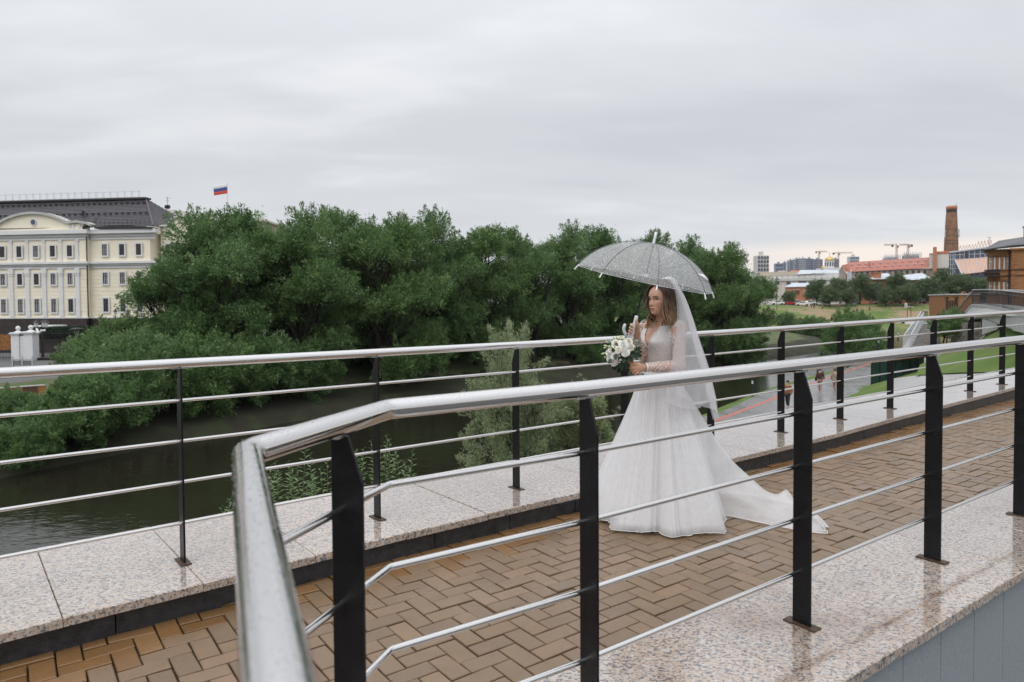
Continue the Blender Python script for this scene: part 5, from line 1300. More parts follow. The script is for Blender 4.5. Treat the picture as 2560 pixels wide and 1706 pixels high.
def frame_tower(px0, px1, ytop, Y, label):
    q = Y / FPX; root = far_thing('unfinished_tower', (px0 + px1) / 2, Y, label, 'building', -4); w = (px1 - px0) * q; h = (759 - ytop) * q + 5.5
    mb = MB(); mb.bx(-w * .44, w * .44, 2, 8, 0, h - 3); mb.build('core', M['apartment'], root)
    for k in range(9): mb = MB(); mb.bx(-w / 2, w / 2, 0, 9, h - 2 - k * 3.2, h - 1.6 - k * 3.2); mb.build('floor_slab', M['apartment_white'], root)
    for i in range(9): mb = MB(); x = -w / 2 + w * i / 8; mb.bx(x - .35, x + .35, .2, .9, h - 30, h + 1.2); mb.build('column', M['apartment_white'], root)
frame_tower(2212, 2250, 640, 900, 'unfinished concrete tower under the left of the two right-hand cranes')
frame_tower(2260, 2302, 634, 900, 'wider unfinished concrete tower under the rightmost crane')
def crane(px, ytop, Y, l, r, label, yjib):
    q = Y / FPX; root = far_thing('tower_crane', px, Y, label, 'crane', -4, group='tower cranes on the skyline'); Z = lambda py: (760 - py) * q + 5.5
    s = .85; mb = MB()
    for x in (-s, s):
        for y in (-s, s): mb.tube([(x, y, 0), (x, y, Z(yjib))], .22, 4)
    z = 20
    while z < Z(yjib) - 3: mb.tube([(-s, -s, z), (s, -s, z + 2.4)], .14, 3); mb.tube([(s, -s, z + 2.4), (-s, -s, z + 4.8)], .14, 3); z += 4.8
    mb.build('mast', M['crane'], root)
    mb = MB(); z = Z(yjib)
    for dz, y in ((0, -.7), (0, .7), (1.6, 0)): mb.tube([(-l * q, y, z + dz * .5), (r * q, y, z + dz)], .2, 4)
    n = 16
    for i in range(n): a = r * q * i / n; mb.tube([(a, -.7, z), (a + r * q / n * .5, 0, z + 1.4), (a + r * q / n, -.7, z)], .12, 3)
    mb.build('jib', M['crane'], root)
    mb = MB(); mb.tube([(0, 0, z), (0, 0, Z(ytop))], .4, 4); mb.tube([(0, 0, Z(ytop)), (r * q * .6, 0, z + 1.5)], .1, 3); mb.tube([(0, 0, Z(ytop)), (-l * q * .8, 0, z + .6)], .1, 3); mb.build('tower_head', M['crane'], root)
    mb = MB(); mb.bx(-l * q, -l * q * .72, -1, 1, z - 2.2, z + .6); mb.build('counterweight', M['iron'], root)
    mb = MB(); mb.bx(.6, 2.4, -1, 1, z - 3.2, z - .4); mb.build('cab', M['crane'], root)
crane(2046.5, 628, 1100, 8, 20, 'tower crane left of the golden dome', 631)
crane(2095, 631, 1100, 14, 36, 'tower crane right of the golden dome, its long jib to the right', 634.5)
crane(2240, 612, 880, 12, -31, 'tower crane over the red roof, jib to the left', 615.5)
crane(2268.5, 612, 880, -11, -22, 'rightmost tower crane, counterweight to the right', 615.5)

# ------------------------------------------------------------------ brick mansion on the right
Y = 112; q = Y / FPX
mn = far_thing('brick_mansion', 2510, Y, 'ornate ochre brick mansion with a grey mansard roof at the right edge', 'building', .4, R_(-36))
X = lambda px: (px - 2510) * q * 0.809
Z = lambda py: (757 - py) * q + 1.13
mb = MB(); mb.bx(X(2466), X(2640), 0, 12, -1.5, Z(624)); mb.build('wall', M['ochre_brick'], mn)
mb = MB(); mb.bx(X(2528), X(2640), -1.2, 0, -1.5, Z(624)); mb.build('wall', M['ochre_brick'], mn)
for a, b, y in ((X(2464), X(2527), -.15), (X(2526), X(2640), -1.35)):
    mb = MB(); mb.bx(a, b, y, y + .4, Z(677.5), Z(675)); mb.bx(a, b, y, y + .4, Z(691), Z(689.5)); mb.build('string_course', M['brown_frame'], mn)
    mb = MB(); mb.bx(a - .2, b, y - .25, y + .4, Z(628), Z(624)); mb.build('brick_cornice', M['ochre_brick'], mn)
for px in (2479, 2491, 2503, 2515):
    for (ya, yb) in ((644, 674), (705, 735)):
        o = MB(); o.bx(X(px) - .32, X(px) + .32, -.02, .06, Z(yb), Z(ya)); w = o.build('window', M['glass_pale'], mn)
        o = MB(); o.bx(X(px) - .40, X(px) - .32, -.06, .04, Z(yb), Z(ya)); o.bx(X(px) + .32, X(px) + .40, -.06, .04, Z(yb), Z(ya)); o.bx(X(px) - .03, X(px) + .03, -.05, .03, Z(yb), Z(ya)); o.bx(X(px) - .32, X(px) + .32, -.052, .032, Z(ya + 11), Z(ya + 9.6)); o.build('sash', M['white_stucco'], w)
        o = MB(); A_ = [(X(px) - .6, -.25, Z(ya - 3))] ; o.bx(X(px) - .6, X(px) + .6, -.24, .02, Z(ya - 2), Z(ya - 5)); o.bx(X(px) - .65, X(px) - .43, -.12, .02, Z(yb), Z(ya - 2)); o.bx(X(px) + .43, X(px) + .65, -.12, .02, Z(yb), Z(ya - 2)); o.bx(X(px) - .6, X(px) + .6, -.16, .02, Z(yb + 2.5), Z(yb)); o.build('surround', M['ochre_brick'], w)
for k in range(24):
    z0 = Z(745) + k * .48; mb = MB(); mb.bx(X(2528) - .06, X(2537) + (.25 if k % 2 else 0), -1.3, -1.1, z0, z0 + .38); mb.build('quoin', M['ochre_brick'], mn) if z0 < Z(632) else None
mb = MB(); mb.tube([(X(2531) - .5, -1.0 + .75, Z(625)), (X(2531) - .5, -.25, -1)], .09, 6); mb.build('downpipe', M['iron'], mn)
ro = MB(); ro.add([(X(2455), -1.0, Z(625)), (X(2640), -2.2, Z(619)), (X(2640), 2.0, Z(585)), (X(2496), 3.4, Z(598.5))], [(0, 1, 2, 3)]); ro.add([(X(2455), -1, Z(625)), (X(2496), 3.4, Z(598.5)), (X(2496), 12, Z(598.5)), (X(2455), 12, Z(625))], [(0, 1, 2, 3)]); ro.add([(X(2496), 3.4, Z(598.5)), (X(2640), 2.0, Z(585)), (X(2640), 12, Z(585)), (X(2496), 12, Z(598.5))], [(0, 1, 2, 3)])
for i in range(22):
    t = i / 21; a = Vector((X(2455), -1.0, Z(625))).lerp(Vector((X(2640), -2.2, Z(619))), t); b = Vector((X(2496), 3.4, Z(598.5))).lerp(Vector((X(2640), 2.0, Z(585))), t); ro.tube([a, b], .06, 4)
ro.build('mansard_roof', simple('grey_roof_metal', (0.10, 0.10, 0.11), 0.45, 0.1, 1.5), mn)
mb = MB(); mb.tube([(X(2452), -1.1, Z(626)), (X(2528), -1.2, Z(618)), (X(2640), -2.4, Z(617))], .16, 6); mb.build('gutter', M['iron'], mn)
mb = MB(); mb.bx(X(2556), X(2570), 3, 4.4, Z(592), Z(568)); mb.bx(X(2553), X(2573), 2.8, 4.6, Z(568), Z(566)); mb.build('chimney_stack', M['orange_brick'], mn)
mb = MB()
for px in np.arange(2460, 2499, 1.6): mb.tube([(X(px), -1.7, Z(690)), (X(px), -1.9, Z(683)), (X(px), -1.7, Z(676))], .035, 4)
mb.tube([(X(2460), -1.75, Z(675.5)), (X(2500), -1.75, Z(675.5))], .06, 5); mb.bx(X(2459), X(2500), -1.8, 0, Z(692), Z(690.4)); mb.build('balcony', M['iron'], mn)

# small brick bastion in front of the trees
Y = 96; q = Y / FPX
bs = far_thing('brick_bastion', 2405, Y, 'small ochre brick bastion with a grey coping, left of the footbridge ramp', 'wall', -1.2, R_(-8))
X = lambda px: (px - 2405) * q
Z = lambda py: (758 - py) * q + 2.73
mb = MB(); mb.bx(X(2367), X(2445), 0, 5, 0, Z(738.5)); mb.build('wall', M['ochre_brick'], bs)
mb = MB(); mb.bx(X(2365), X(2446), -.2, 5.1, Z(738.5), Z(735.5)); mb.build('coping', M['concrete'], bs)
for px in (2368, 2391): mb = MB(); mb.bx(X(px) - .06, X(px) + .14, -.22, .02, Z(780), Z(744)); mb.bx(X(px) - .16, X(px) + .24, -.28, .02, Z(748), Z(743.5)); mb.build('pilaster', M['brown_frame'], bs)
for k in range(4): mb = MB(); mb.bx(X(2371 + k * 5), X(2373.5 + k * 5), -.12, .02, Z(777), Z(752)); mb.build('niche', M['brown_frame'], bs)
mb = MB(); mb.bx(X(2364), X(2392), -.4, .02, 0, Z(778)); mb.build('base_course', M['rubble'], bs)
for px, c in ((2408, 'red_roof'), (2427, 'red_roof'), (2447, 'car_red')):
    fb = far_thing('flower_bed', px, Y + 1, {2408: 'left clump of pink flowers on the brick bastion', 2427: 'right clump of pink flowers on the brick bastion', 2447: 'red flowers at the top of the footbridge stairs'}[px], 'flowers', Z(736) - 1.2)
    mb = MB(); g_ = random.Random(px)
    for _ in range(50):
        p = Vector((g_.uniform(-.3, .3), g_.uniform(-.2, .2), g_.uniform(0, .25))); d_ = Vector((g_.gauss(0, 1), g_.gauss(0, 1), abs(g_.gauss(0, 1)))).normalized() * .09; s_ = d_.orthogonal().normalized() * .05
        mb.add([p, p + d_ + s_, p + d_ * 1.4, p + d_ - s_], [(0, 1, 2, 3)])
    o = mb.build('blossom', M[c], fb); o['kind'] = 'stuff'

# ------------------------------------------------------------------ footbridge, stairs and lawn furniture on the right
def V3(px, py, Y): return aty(px, py, Y)
fb_ = thing('footbridge', tuple(V3(2500, 800, 45)), 'pale concrete footbridge with a black railing, rising from the right picture edge', 'bridge')
back = Vector((3.2, 1.9, 0))
arch = [V3(2412, 784, 57), V3(2430, 765.5, 55), V3(2466, 769, 49.5), V3(2504, 776, 44), V3(2560, 792, 37), V3(2660, 824, 30), V3(2660, 880, 30), V3(2560, 834.5, 37), V3(2505, 812, 44), V3(2468, 799, 49), V3(2445, 796, 53), V3(2425, 800, 55.5), V3(2412, 806, 57)]
mb = MB(); mb.prism(arch, back); mb.build('girder', M['concrete'], fb_, world=True)
mb = MB()
for a, b in zip(arch[:5], arch[1:6]): mb.prism([a - back.normalized() * .08 + Vector((0, 0, .002)), b - back.normalized() * .08 + Vector((0, 0, .002)), b - back.normalized() * .08 + Vector((0, 0, .16)), a - back.normalized() * .08 + Vector((0, 0, .16))], back * 1.04)
mb.build('edge_beam', M['concrete'], fb_, world=True)
mb = MB(); mb.prism([V3(2456, 798, 49.8), V3(2492, 810, 45.5), V3(2494, 824, 45.5), V3(2454, 838, 49.8)], Vector((2.4, 1.5, 0))); mb.build('pier', M['concrete'], fb_, world=True)
def bridge_rail(P, h, root, step, name='railing_panel'):
    mb = MB(); n = 0
    top = [p + Vector((0, 0, h)) for p in P]
    mb.tube(top, .035, 6); mb.build('handrail', M['galv'], root, world=True)
    mb = MB(); mb.tube([p + Vector((0, 0, .22)) for p in P], .025, 5); mb.tube([p + Vector((0, 0, h * .82)) for p in P], .025, 5); mb.build('rail', M['iron'], root, world=True)
    m1 = MB(); m1.tube([(0, 0, 0), (0, 0, h)], .012, 5); me = m1.mesh('baluster', M['iron'])
    for a, b in zip(P[:-1], P[1:]):
        k = max(1, int((b - a).length / step))
        for i in range(k): o = link('baluster', me, root, True); o.location = a.lerp(b, i / k)
DK_ = [V3(2430, 763.5, 55), V3(2466, 767, 49.5), V3(2504, 774, 44), V3(2560, 789, 37), V3(2660, 820, 30)]
bridge_rail(DK_, 1.22, fb_, .21)
bridge_rail([p + back * .98 for p in DK_], 1.22, fb_, .6)
bridge_rail([V3(2432, 764, 55.3), V3(2414, 782, 57.5), V3(2394, 806, 60)], 1.2, fb_, .22)
mb = MB(); mb.prism([V3(2412, 806, 57), V3(2452, 806, 52), V3(2452, 848, 52), V3(2380, 862, 58), V3(2372, 858, 60)], Vector((2.5, 2.5, 0))); mb.build('stone_abutment', M['rubble'], fb_, world=True)
g_ = random.Random(9)
for r in range(6):                                              # rough blocks of the abutment face
    for c in range(7):
        px = 2380 + c * 10.5 + (5 if r % 2 else 0) + g_.uniform(-1, 1); py = 811 + r * 8.2
        if py > 858 - (px - 2380) * .12 or py < 806 + max(0, (2412 - px)) * .9 or px > 2446: continue
        p = V3(px, py, 58.2 - (px - 2380) * .088); mb = MB(); d = Vector((.72, -.69, 0)); mb.box(p + Vector((-.12, -.12, 0)), (.40, .25, .245), (d, Vector((.69, .72, 0)), Vector((0, 0, 1)))); mb.build('stone', M['rubble'], fb_, world=True)
kb = MB(); kb.tube([V3(2452, 850, 51), V3(2475, 834, 49), V3(2500, 818, 46)], .12, 5); kb.build('kerb', M['concrete'], fb_, world=True)

M['concrete_dark'] = simple('worn_stair_stone', (0.25, 0.235, 0.22), 0.6, 0.15, 2)
st = thing('staircase', tuple(V3(2325, 868, 58)), 'wide concrete stairs with a pale metal railing beside the footbridge', 'stairs')
n_ = 13
for i in range(n_):
    t = i / (n_ - 1); Y = 57 + 7 * t; py = 871 - 62 * t
    a, b = V3(2286 + 22 * t, py, Y), V3(2352 - 14 * t + 8 * t, py, Y); b.z = a.z
    mb = MB(); mb.prism([a, b, b + Vector((0, 0, .16)), a + Vector((0, 0, .16))], Vector((0, .75, 0))); mb.build('step', M['concrete_dark'], st, world=True)
    mb = MB(); mb.prism([a - Vector((0, 0, .3)), b - Vector((0, 0, .3)), b - Vector((0, 0, .002)), a - Vector((0, 0, .002))], Vector((0, .7, 0)) + Vector((0, .08, 0))); mb.build('riser', M['timber'], st, world=True)
mb = MB(); mb.prism([V3(2308, 806, 64.2), V3(2346, 803, 64.2), V3(2346, 811, 63.4), V3(2308, 812, 63.4)], Vector((0, 3, 0))); mb.build('landing', M['pale_paving'], st, world=True)
for dx in (0, 14):
    P = [V3(2258 + dx * 1.2, 872, 57.0), V3(2303 + dx * .4, 806 + dx * .2, 64)]
    mb = MB(); mb.tube([p + Vector((0, 0, 1.0)) for p in P], .05, 6); mb.build('handrail', M['galv'], st, world=True)
    mb = MB()
    for z in (.1, .4, .7): mb.tube([p + Vector((0, 0, z)) for p in P], .025, 4)
    for i in range(15):
        q = P[0].lerp(P[1], i / 14); mb.tube([q, q + Vector((0, 0, 1.0))], .03, 4)
    mb.build('rail_frame', M['apartment_white'], st, world=True)
mb = MB(); mb.prism([V3(2250, 876, 57), V3(2284, 872, 57), V3(2309, 812, 64), V3(2296, 812, 64)], Vector((0, 0, -.4))); mb.build('string_wall', M['concrete'], st, world=True)
bridge_rail([V3(2303, 806, 64), V3(2320, 806, 66)], 1.1, st, .2)
plant(SK[0], tuple(V3(2372, 850, 56.5)), 'bush', 'dense green bush between the stairs and the rubble abutment of the footbridge', 'bush', None, .55, 1.0, .6)
plant(SK[1], tuple(V3(2392, 828, 58.5)), 'bush', 'bush against the rubble abutment under the footbridge', 'bush', None, .5, 2.0, .55)

# lawns and paved landing below the footbridge
def patch(rows, name, m, sub=6):
    mb = MB(); R = [[V3(*p) for p in r] for r in rows]; nn = (len(R[0]) - 1) * sub + 1
    def row(r): return [r[min(len(r) - 2, int(i / sub))].lerp(r[min(len(r) - 2, int(i / sub)) + 1], i / sub - min(len(r) - 2, int(i / sub))) for i in range(nn)]
    RR = [row(r) for r in R]; out = []
    for k in range(len(RR) - 1):
        for s_ in range(sub): out.append([a.lerp(b, s_ / sub) for a, b in zip(RR[k], RR[k + 1])])
    out.append(RR[-1]); mb.grid(out); return tag(mb.build(name, m, None, True), kind='structure')
patch([[(2290, 938, 42), (2400, 932, 39), (2490, 930, 36.5), (2620, 930, 33)], [(2300, 912, 48), (2400, 890, 44.5), (2490, 872, 41), (2620, 880, 34)], [(2372, 878, 55), (2452, 850, 51), (2500, 820, 46), (2640, 850, 34.5)]], 'lawn_slope', M['lawn'])
patch([[(2120, 995, 46.5), (2200, 985, 44), (2290, 962, 42), (2400, 952, 37)], [(2179, 962, 53), (2235, 946, 50), (2300, 942, 43), (2400, 944, 38)]], 'lawn_mound', M['lawn'])
patch([[(2230, 1000, 34), (2350, 985, 31), (2640, 960, 26)], [(2232, 946.5, 49.5), (2300, 938, 42.3), (2640, 928, 33)]], 'paved_landing', M['pale_paving'])

tp = thing('tarp_enclosure', tuple(V3(2200, 950, 55)), 'dark green tarpaulin hoarding with a rusty sheet and white bags on top, beside the promenade', 'hoarding')
c0, c1, c2 = V3(2178, 962, 55.2), V3(2180, 907, 55.2), V3(2312, 906, 60)
ex = (c2 - c1); ex.z = 0
for i in range(7):
    a = c0 + ex * (i / 7) + Vector((0, 0, -.4)); b = c0 + ex * ((i + 1) / 7 - .003) + Vector((0, 0, -.4)); h = c1.z - c0.z + .4
    mb = MB(); n = Vector((-ex.y, ex.x, 0)).normalized(); mb.prism([a, b, b + Vector((0, 0, h)), a + Vector((0, 0, h))], n * .05); mb.build('tarp_panel', M['tarp'], tp, world=True)
    mb = MB(); mb.tube([a - n * .05, a - n * .05 + Vector((0, 0, h + .04))], .03, 5); mb.build('post', M['iron'], tp, world=True)
mb = MB(); a = c1 + ex * .30 + Vector((0, 0, .03)); b = c1 + ex * .98 + Vector((0, 0, .03)); n = Vector((-ex.y, ex.x, 0)).normalized(); mb.prism([a - n * .2, b - n * .2, b - n * .2 + Vector((0, 0, .16)), a - n * .2 + Vector((0, 0, .16))], n * 2.4); mb.build('rusty_sheet', M['rust_sheet'], tp, world=True)
for t, w in ((.52, .6), (.66, .8), (.84, .45)):
    mb = MB(); p = c1 + ex * t + Vector((0, 0, .28)) + n * .4; mb.lathe([(.05, -.16), (.42 * w, -.12), (.5 * w, 0), (.35 * w, .13), (.05, .2)], p, 9); mb.build('bag', M['pale_wall'], tp, True, True)

def bollard(p, h, label):
    root = thing('bollard_lamp', tuple(p), label, 'bollard', 'bollard lamps along the promenade')
    mb = MB(); mb.tube([(0, 0, -.2), (0, 0, h * .74)], .075, 10); mb.build('post', M['iron'], root)
    mb = MB(); mb.tube([(0, 0, h * .74), (0, 0, h * .97)], .07, 10); mb.build('lamp', M['apartment_white'], root)
    mb = MB(); mb.tube([(0, 0, h * .97), (0, 0, h)], .085, 10); mb.build('cap', M['iron'], root)
for px, py, Y, h, lab in ((1505, 1121, 30.5, 1.0, 'bollard lamp just left of the bride, below the lower rail'), (1881, 985, 50, 1.0, 'bollard lamp on the grass right of the veil, beside the dark water'), (2044, 945, 61, 1.15, 'black bollard lamp behind the man in the brown coat'),
                          (2173, 876, 92, 1.0, 'bollard on the promenade under the nearest handrail, left of three'), (2196, 871, 88, 1.0, 'middle bollard of three on the far promenade'), (2216, 866, 92, 1.0, 'right bollard of three on the far promenade'), (2245, 850, 96, 1.0, 'small far bollard on the lawn near the stairs')):
    bollard(V3(px, py, Y), h, lab)
# furniture on the far slope: timber edging, bench sign, litter tripod
for i, (a, b, Y) in enumerate(((1942, 1964, 204), (1976, 2001, 202), (2012, 2048, 200), (2059, 2080, 198), (2256, 2294, 128))):
    y0 = {0: 798, 1: 799.5, 2: 800, 3: 801, 4: 806}[i]
    root = thing('timber_edging', tuple(V3((a + b) / 2, y0, Y)), ('leftmost', 'second', 'third', 'fourth', 'nearest, rightmost')[i] + ' length of brown timber edging along the foot of the slope', 'edging'); q = Y / FPX
    for k in range(3): mb = MB(); w = (b - a) * q / 3; mb.box(((-1 + k) * w, 0, .0), (w * .97, .3, .35 if i < 4 else .5)); mb.build('log', M['timber'], root)
    for k in (-1, 1): mb = MB(); mb.box((k * (b - a) * q * .46, -.05, .25), (.5, .4, .9 if i < 4 else .6)); mb.build('block', M['timber'], root)
tr = thing('sign_stand', tuple(V3(2273, 800, 120)), 'spindly rusty stand with a flat top on the grassy slope', 'stand'); q = 120 / FPX
mb = MB()
for x0, x1 in ((-4.5, -5), (4.5, 4)): mb.tube([(x0 * q, 0, -.5), (x1 * q, 0, 24 * q), (x1 * q * .6, 0, 33 * q)], .06, 5)
mb.build('leg', M['rust_pole'], tr); mb = MB(); mb.bx(-7 * q, 6 * q, -.3, .3, 32.5 * q, 34 * q); mb.build('plate', M['galv'], tr)
pb = thing('stone_post', tuple(V3(2265, 766, 226)), 'short grey stone block at the top of the slope', 'post'); q = 226 / FPX
mb = MB(); mb.lathe([(.5, -.5), (.5, 6 * q), (.3, 8 * q)], (0, 0, 0), 6); mb.build('block', M['concrete'], pb)
um_ = thing('kiosk_umbrella', tuple(V3(2277, 832, 66)), 'pale blue-grey parasol seen behind the stair railing', 'parasol'); q = 66 / FPX
mb = MB(); mb.tube([(0, 0, -1.0), (0, 0, 10 * q)], .03, 5); mb.build('pole', M['iron'], um_); mb = MB(); mb.lathe([(8 * q, 8 * q), (5.5 * q, 11 * q), (1 * q, 13 * q), (.02, 13.4 * q)], (0, 0, 0), 12); mb.build('canopy', M['light_roof'], um_)

# parked cars at the top of the slope
def car_proto():
    L_, W_ = 4.3, 1.75
    prof = [(-2.15, .35), (-2.15, .75), (-1.95, .9), (-1.35, .97), (-.75, 1.42), (.55, 1.45), (1.35, 1.0), (2.0, .9), (2.15, .7), (2.15, .35)]
    b = MB(); b.prism([(x, -W_ / 2, z) for x, z in prof], (0, W_, 0)); body = bevel_mesh(b.mesh('body', M['car_white']), .06)
    g = MB(); g.prism([(-1.22, -W_ / 2 - .012, 1.0), (-.72, -W_ / 2 - .012, 1.36), (.5, -W_ / 2 - .012, 1.38), (1.15, -W_ / 2 - .012, 1.02)], (0, W_ + .024, 0)); glass_ = g.mesh('side_window', M['glass_dark'])
    w = MB(); w.lathe([(.05, -.11), (.31, -.11), (.33, -.06), (.33, .06), (.31, .11), (.05, .11)], (0, 0, 0), 16, (Vector((1, 0, 0)), Vector((0, 0, 1)), Vector((0, -1, 0)))); wheel = w.mesh('wheel', M['rubber'])
    h = MB(); h.bx(-.03, .03, -.18, .18, -.07, .07); lamp = h.mesh('headlight', M['glass_pale'])
    return body, glass_, wheel, lamp
CB, CG, CW, CH_ = car_proto()
CBR = CB.copy(); CBR.materials[0] = M['car_red']; CBG = CB.copy(); CBG.materials[0] = M['car_grey']
cars = [(1944, 757, 236, CB, .1, 'white car parked furthest left, right of the last willow', 1.0), (1962, 754, 244, CB, .15, 'white van-like car behind the leftmost one', 1.15), (1972, 761, 238, CBR, .05, 'red car parked between the white ones on the slope edge', .95), (1988, 757, 246, CBG, .2, 'grey car half hidden behind the white saloons', 1.0), (1996, 753, 248, CB, .1, 'white car with its roof above its neighbours', 1.1), (2006, 759, 238, CB, .0, 'white saloon parked broadside in front, right of the red car', 1.05), (2024, 757, 244, CB, .3, 'white car beside the standing people', 1.0),
        (2136, 758, 250, CB, .2, 'white car seen between the trunks under the tallest park tree', 1.0), (2200, 757, 250, CB, .1, 'white car seen under the trees right of the grey stone block', 1.0), (2216, 758, 247, CBG, .2, 'grey car under the trees, second of three', 1.0), (2240, 757, 250, CBR, .1, 'red car with a bright tail light under the trees', .95), (2298, 756, 252, CB, .0, 'white van under the trees at the right end of the car park', 1.2), (2320, 757, 250, CBG, .1, 'grey car at the right end of the car park', 1.0)]
for px, py, Y, me, rz_, lab, s_ in cars:
    X_ = fx(px, Y); root = thing('parked_car', (X_, Y, float(terrain_h(X_, Y)) + .05), lab, 'car', 'cars parked beyond the slope', R_(-18) + rz_); root.scale = (s_, s_, s_)
    link('body', me, root); link('side_window', CG, root)
    for x in (-1.35, 1.35):
        for y in (-.82, .82): o = link('wheel', CW, root); o.location = (x, y, .33)
    for y in (-.6, .6): o = link('headlight', CH_, root); o.location = (2.14, y, .68)

# ------------------------------------------------------------------ distant people
def small_person(loc, face, label, coat, legs, hair_m, h=1.7, bag=None, stride=.25, hat=False):
    """one continuous body grown from a skeleton, clothes and hair as parts."""
    root = thing('person', tuple(loc), label, 'person', None, face); s = h / 1.7; root.scale = (s, s, s)
    def skin(name, verts, edges, rad, m, sub=1):
        me = bpy.data.meshes.new(name); me.from_pydata(verts, edges, []); me.materials.append(m)
        o = link(name, me, root); md = o.modifiers.new('skin', 'SKIN'); md.use_smooth_shade = True
        sv = me.skin_vertices[0].data
        for i, r in enumerate(rad): sv[i].radius = (r, r) if not isinstance(r, tuple) else r
        sv[0].use_root = True; o.modifiers.new('sub', 'SUBSURF').levels = sub; o.modifiers['sub'].render_levels = sub; return o
    k = stride
    V = [(0, 0, .92), (0, 0, 1.15), (0, 0, 1.36), (0, .0, 1.46), (0, -.02, 1.58), (0, -.02, 1.66), (.09, 0, .86), (.10, -k * .55, .48), (.10, -k * .6, .08), (.10, -k * .6 - .13, .04), (-.09, 0, .86), (-.10, k * .35, .47), (-.10, k * .9, .1), (-.10, k * .9 - .12, .05), (.19, 0, 1.36), (.24, .06, 1.1), (.25, -.06, .86), (-.19, 0, 1.36), (-.24, -.04, 1.1), (-.24, -.10, .88)]
    E = [(0, 1), (1, 2), (2, 3), (3, 4), (4, 5), (0, 6), (6, 7), (7, 8), (8, 9), (0, 10), (10, 11), (11, 12), (12, 13), (2, 14), (14, 15), (15, 16), (2, 17), (17, 18), (18, 19)]
    skin('body', V, E, [(.15, .11), (.14, .10), (.14, .10), .055, .095, .075, .085, .062, .042, .036, .085, .062, .042, .036, .06, .045, .035, .06, .045, .035], SKIN)
    skin('coat', [(0, 0, .78), (0, 0, .95), (0, 0, 1.15), (0, 0, 1.34), (0, 0, 1.43), (.19, 0, 1.36), (.245, .06, 1.1), (.255, -.05, .89), (-.19, 0, 1.36), (-.245, -.04, 1.1), (-.245, -.09, .91)], [(0, 1), (1, 2), (2, 3), (3, 4), (3, 5), (5, 6), (6, 7), (3, 8), (8, 9), (9, 10)], [(.20, .15), (.19, .14), (.18, .135), (.17, .13), .075, .082, .065, .055, .082, .065, .055], coat)
    skin('trousers', [(0, 0, .92), (.09, 0, .84), (.105, -k * .55, .48), (.105, -k * .6, .12), (-.09, 0, .84), (-.105, k * .35, .47), (-.105, k * .88, .14)], [(0, 1), (1, 2), (2, 3), (0, 4), (4, 5), (5, 6)], [(.15, .11), .098, .075, .062, .098, .075, .062], legs)
    mb = MB(); mb.lathe([(.02, 1.56), (.085, 1.58), (.108, 1.64), (.10, 1.70), (.05, 1.745), (.01, 1.75)], (0, .012, 0), 14); mb.build('hat' if hat else 'hair', hair_m, root, True)
    if bag:
        mb = MB(); mb.box((-.27 * bag, .06, .92), (.10, .24, .26)); bevel_mesh(mb.mesh('tmp', M['iron']), .02); o = mb.build('shoulder_bag', M['iron'], root)
        mb = MB(); mb.tube([(.10 * bag, .135, 1.40), (-.02 * bag, .175, 1.2), (-.22 * bag, .15, 1.0)], .012, 5); mb.build('strap', M['iron'], root)
    return root
SKIN = simple('skin_plain', (0.50, 0.30, 0.22), 0.55, 0.08, 9)
M['coat_brown'] = simple('brown_wool_coat', (0.075, 0.032, 0.022), 0.9, 0.2, 6); M['coat_beige'] = simple('beige_coat', (0.36, 0.28, 0.22), 0.9, 0.12, 6); M['trousers_pink'] = simple('dusty_trousers', (0.33, 0.22, 0.18), 0.9, 0.12, 6)
M['hair_red'] = simple('reddish_hair', (0.13, 0.035, 0.018), 0.7, 0.2, 20); M['hair_dark'] = simple('dark_hair', (0.02, 0.016, 0.014), 0.6, 0.2, 20); M['cloth_dark'] = simple('dark_clothes', (0.02, 0.018, 0.02), 0.85, 0.2, 6); M['coat_orange'] = simple('orange_brown_jacket', (0.22, 0.08, 0.03), 0.85, 0.2, 6); M['cloth_pale'] = simple('pale_clothes', (0.5, 0.48, 0.5), 0.85, 0.1, 6)
_p = atz(2050, 979, -5.03); small_person(_p, R_(-42) + math.pi, 'walker in a brown coat with a dark bag, seen from behind on the grey promenade', M['coat_brown'], M['trousers_pink'], M['hair_dark'], 1.72, -1)
_p = atz(2087, 978, -5.03); small_person(_p, R_(-42) + math.pi, 'walker with reddish hair and a beige coat, seen from behind on the grey promenade', M['coat_beige'], M['trousers_pink'], M['hair_red'], 1.66, 1, .32)
_p = atz(1969, 1020, -5.03); small_person(_p, R_(-42), 'walker in an orange-brown jacket and black trousers, mostly hidden behind a black railing post', M['coat_orange'], M['cloth_dark'], M['hair_dark'], 1.7)
small_person(V3(2079, 804, 196), R_(60), 'tiny dark figure standing at the end of the timber edging below the slope', M['cloth_dark'], M['cloth_dark'], M['hair_dark'], 1.75, None, .05)
for i, (px, m, lab) in enumerate(((2022, 'cloth_pale', 'tiny figure in pale clothes standing left of a pair by the white cars'), (2029, 'car_red', 'tiny figure in a red top standing by the white cars'), (2035, 'cloth_dark', 'tiny figure in dark clothes at the right of the group by the cars'), (2056, 'coat_beige', 'tiny figure in beige sitting apart under the park trees'), (2174, 'coat_orange', 'tiny figure in orange between the trunks of the park trees'))):
    X_ = fx(px, 232); small_person((X_, 232, float(terrain_h(X_, 232)) + .02), i * 1.3, lab, M[m], M['cloth_dark'] if i != 0 else M['cloth_pale'], M['hair_dark'], 1.7, None, .1)
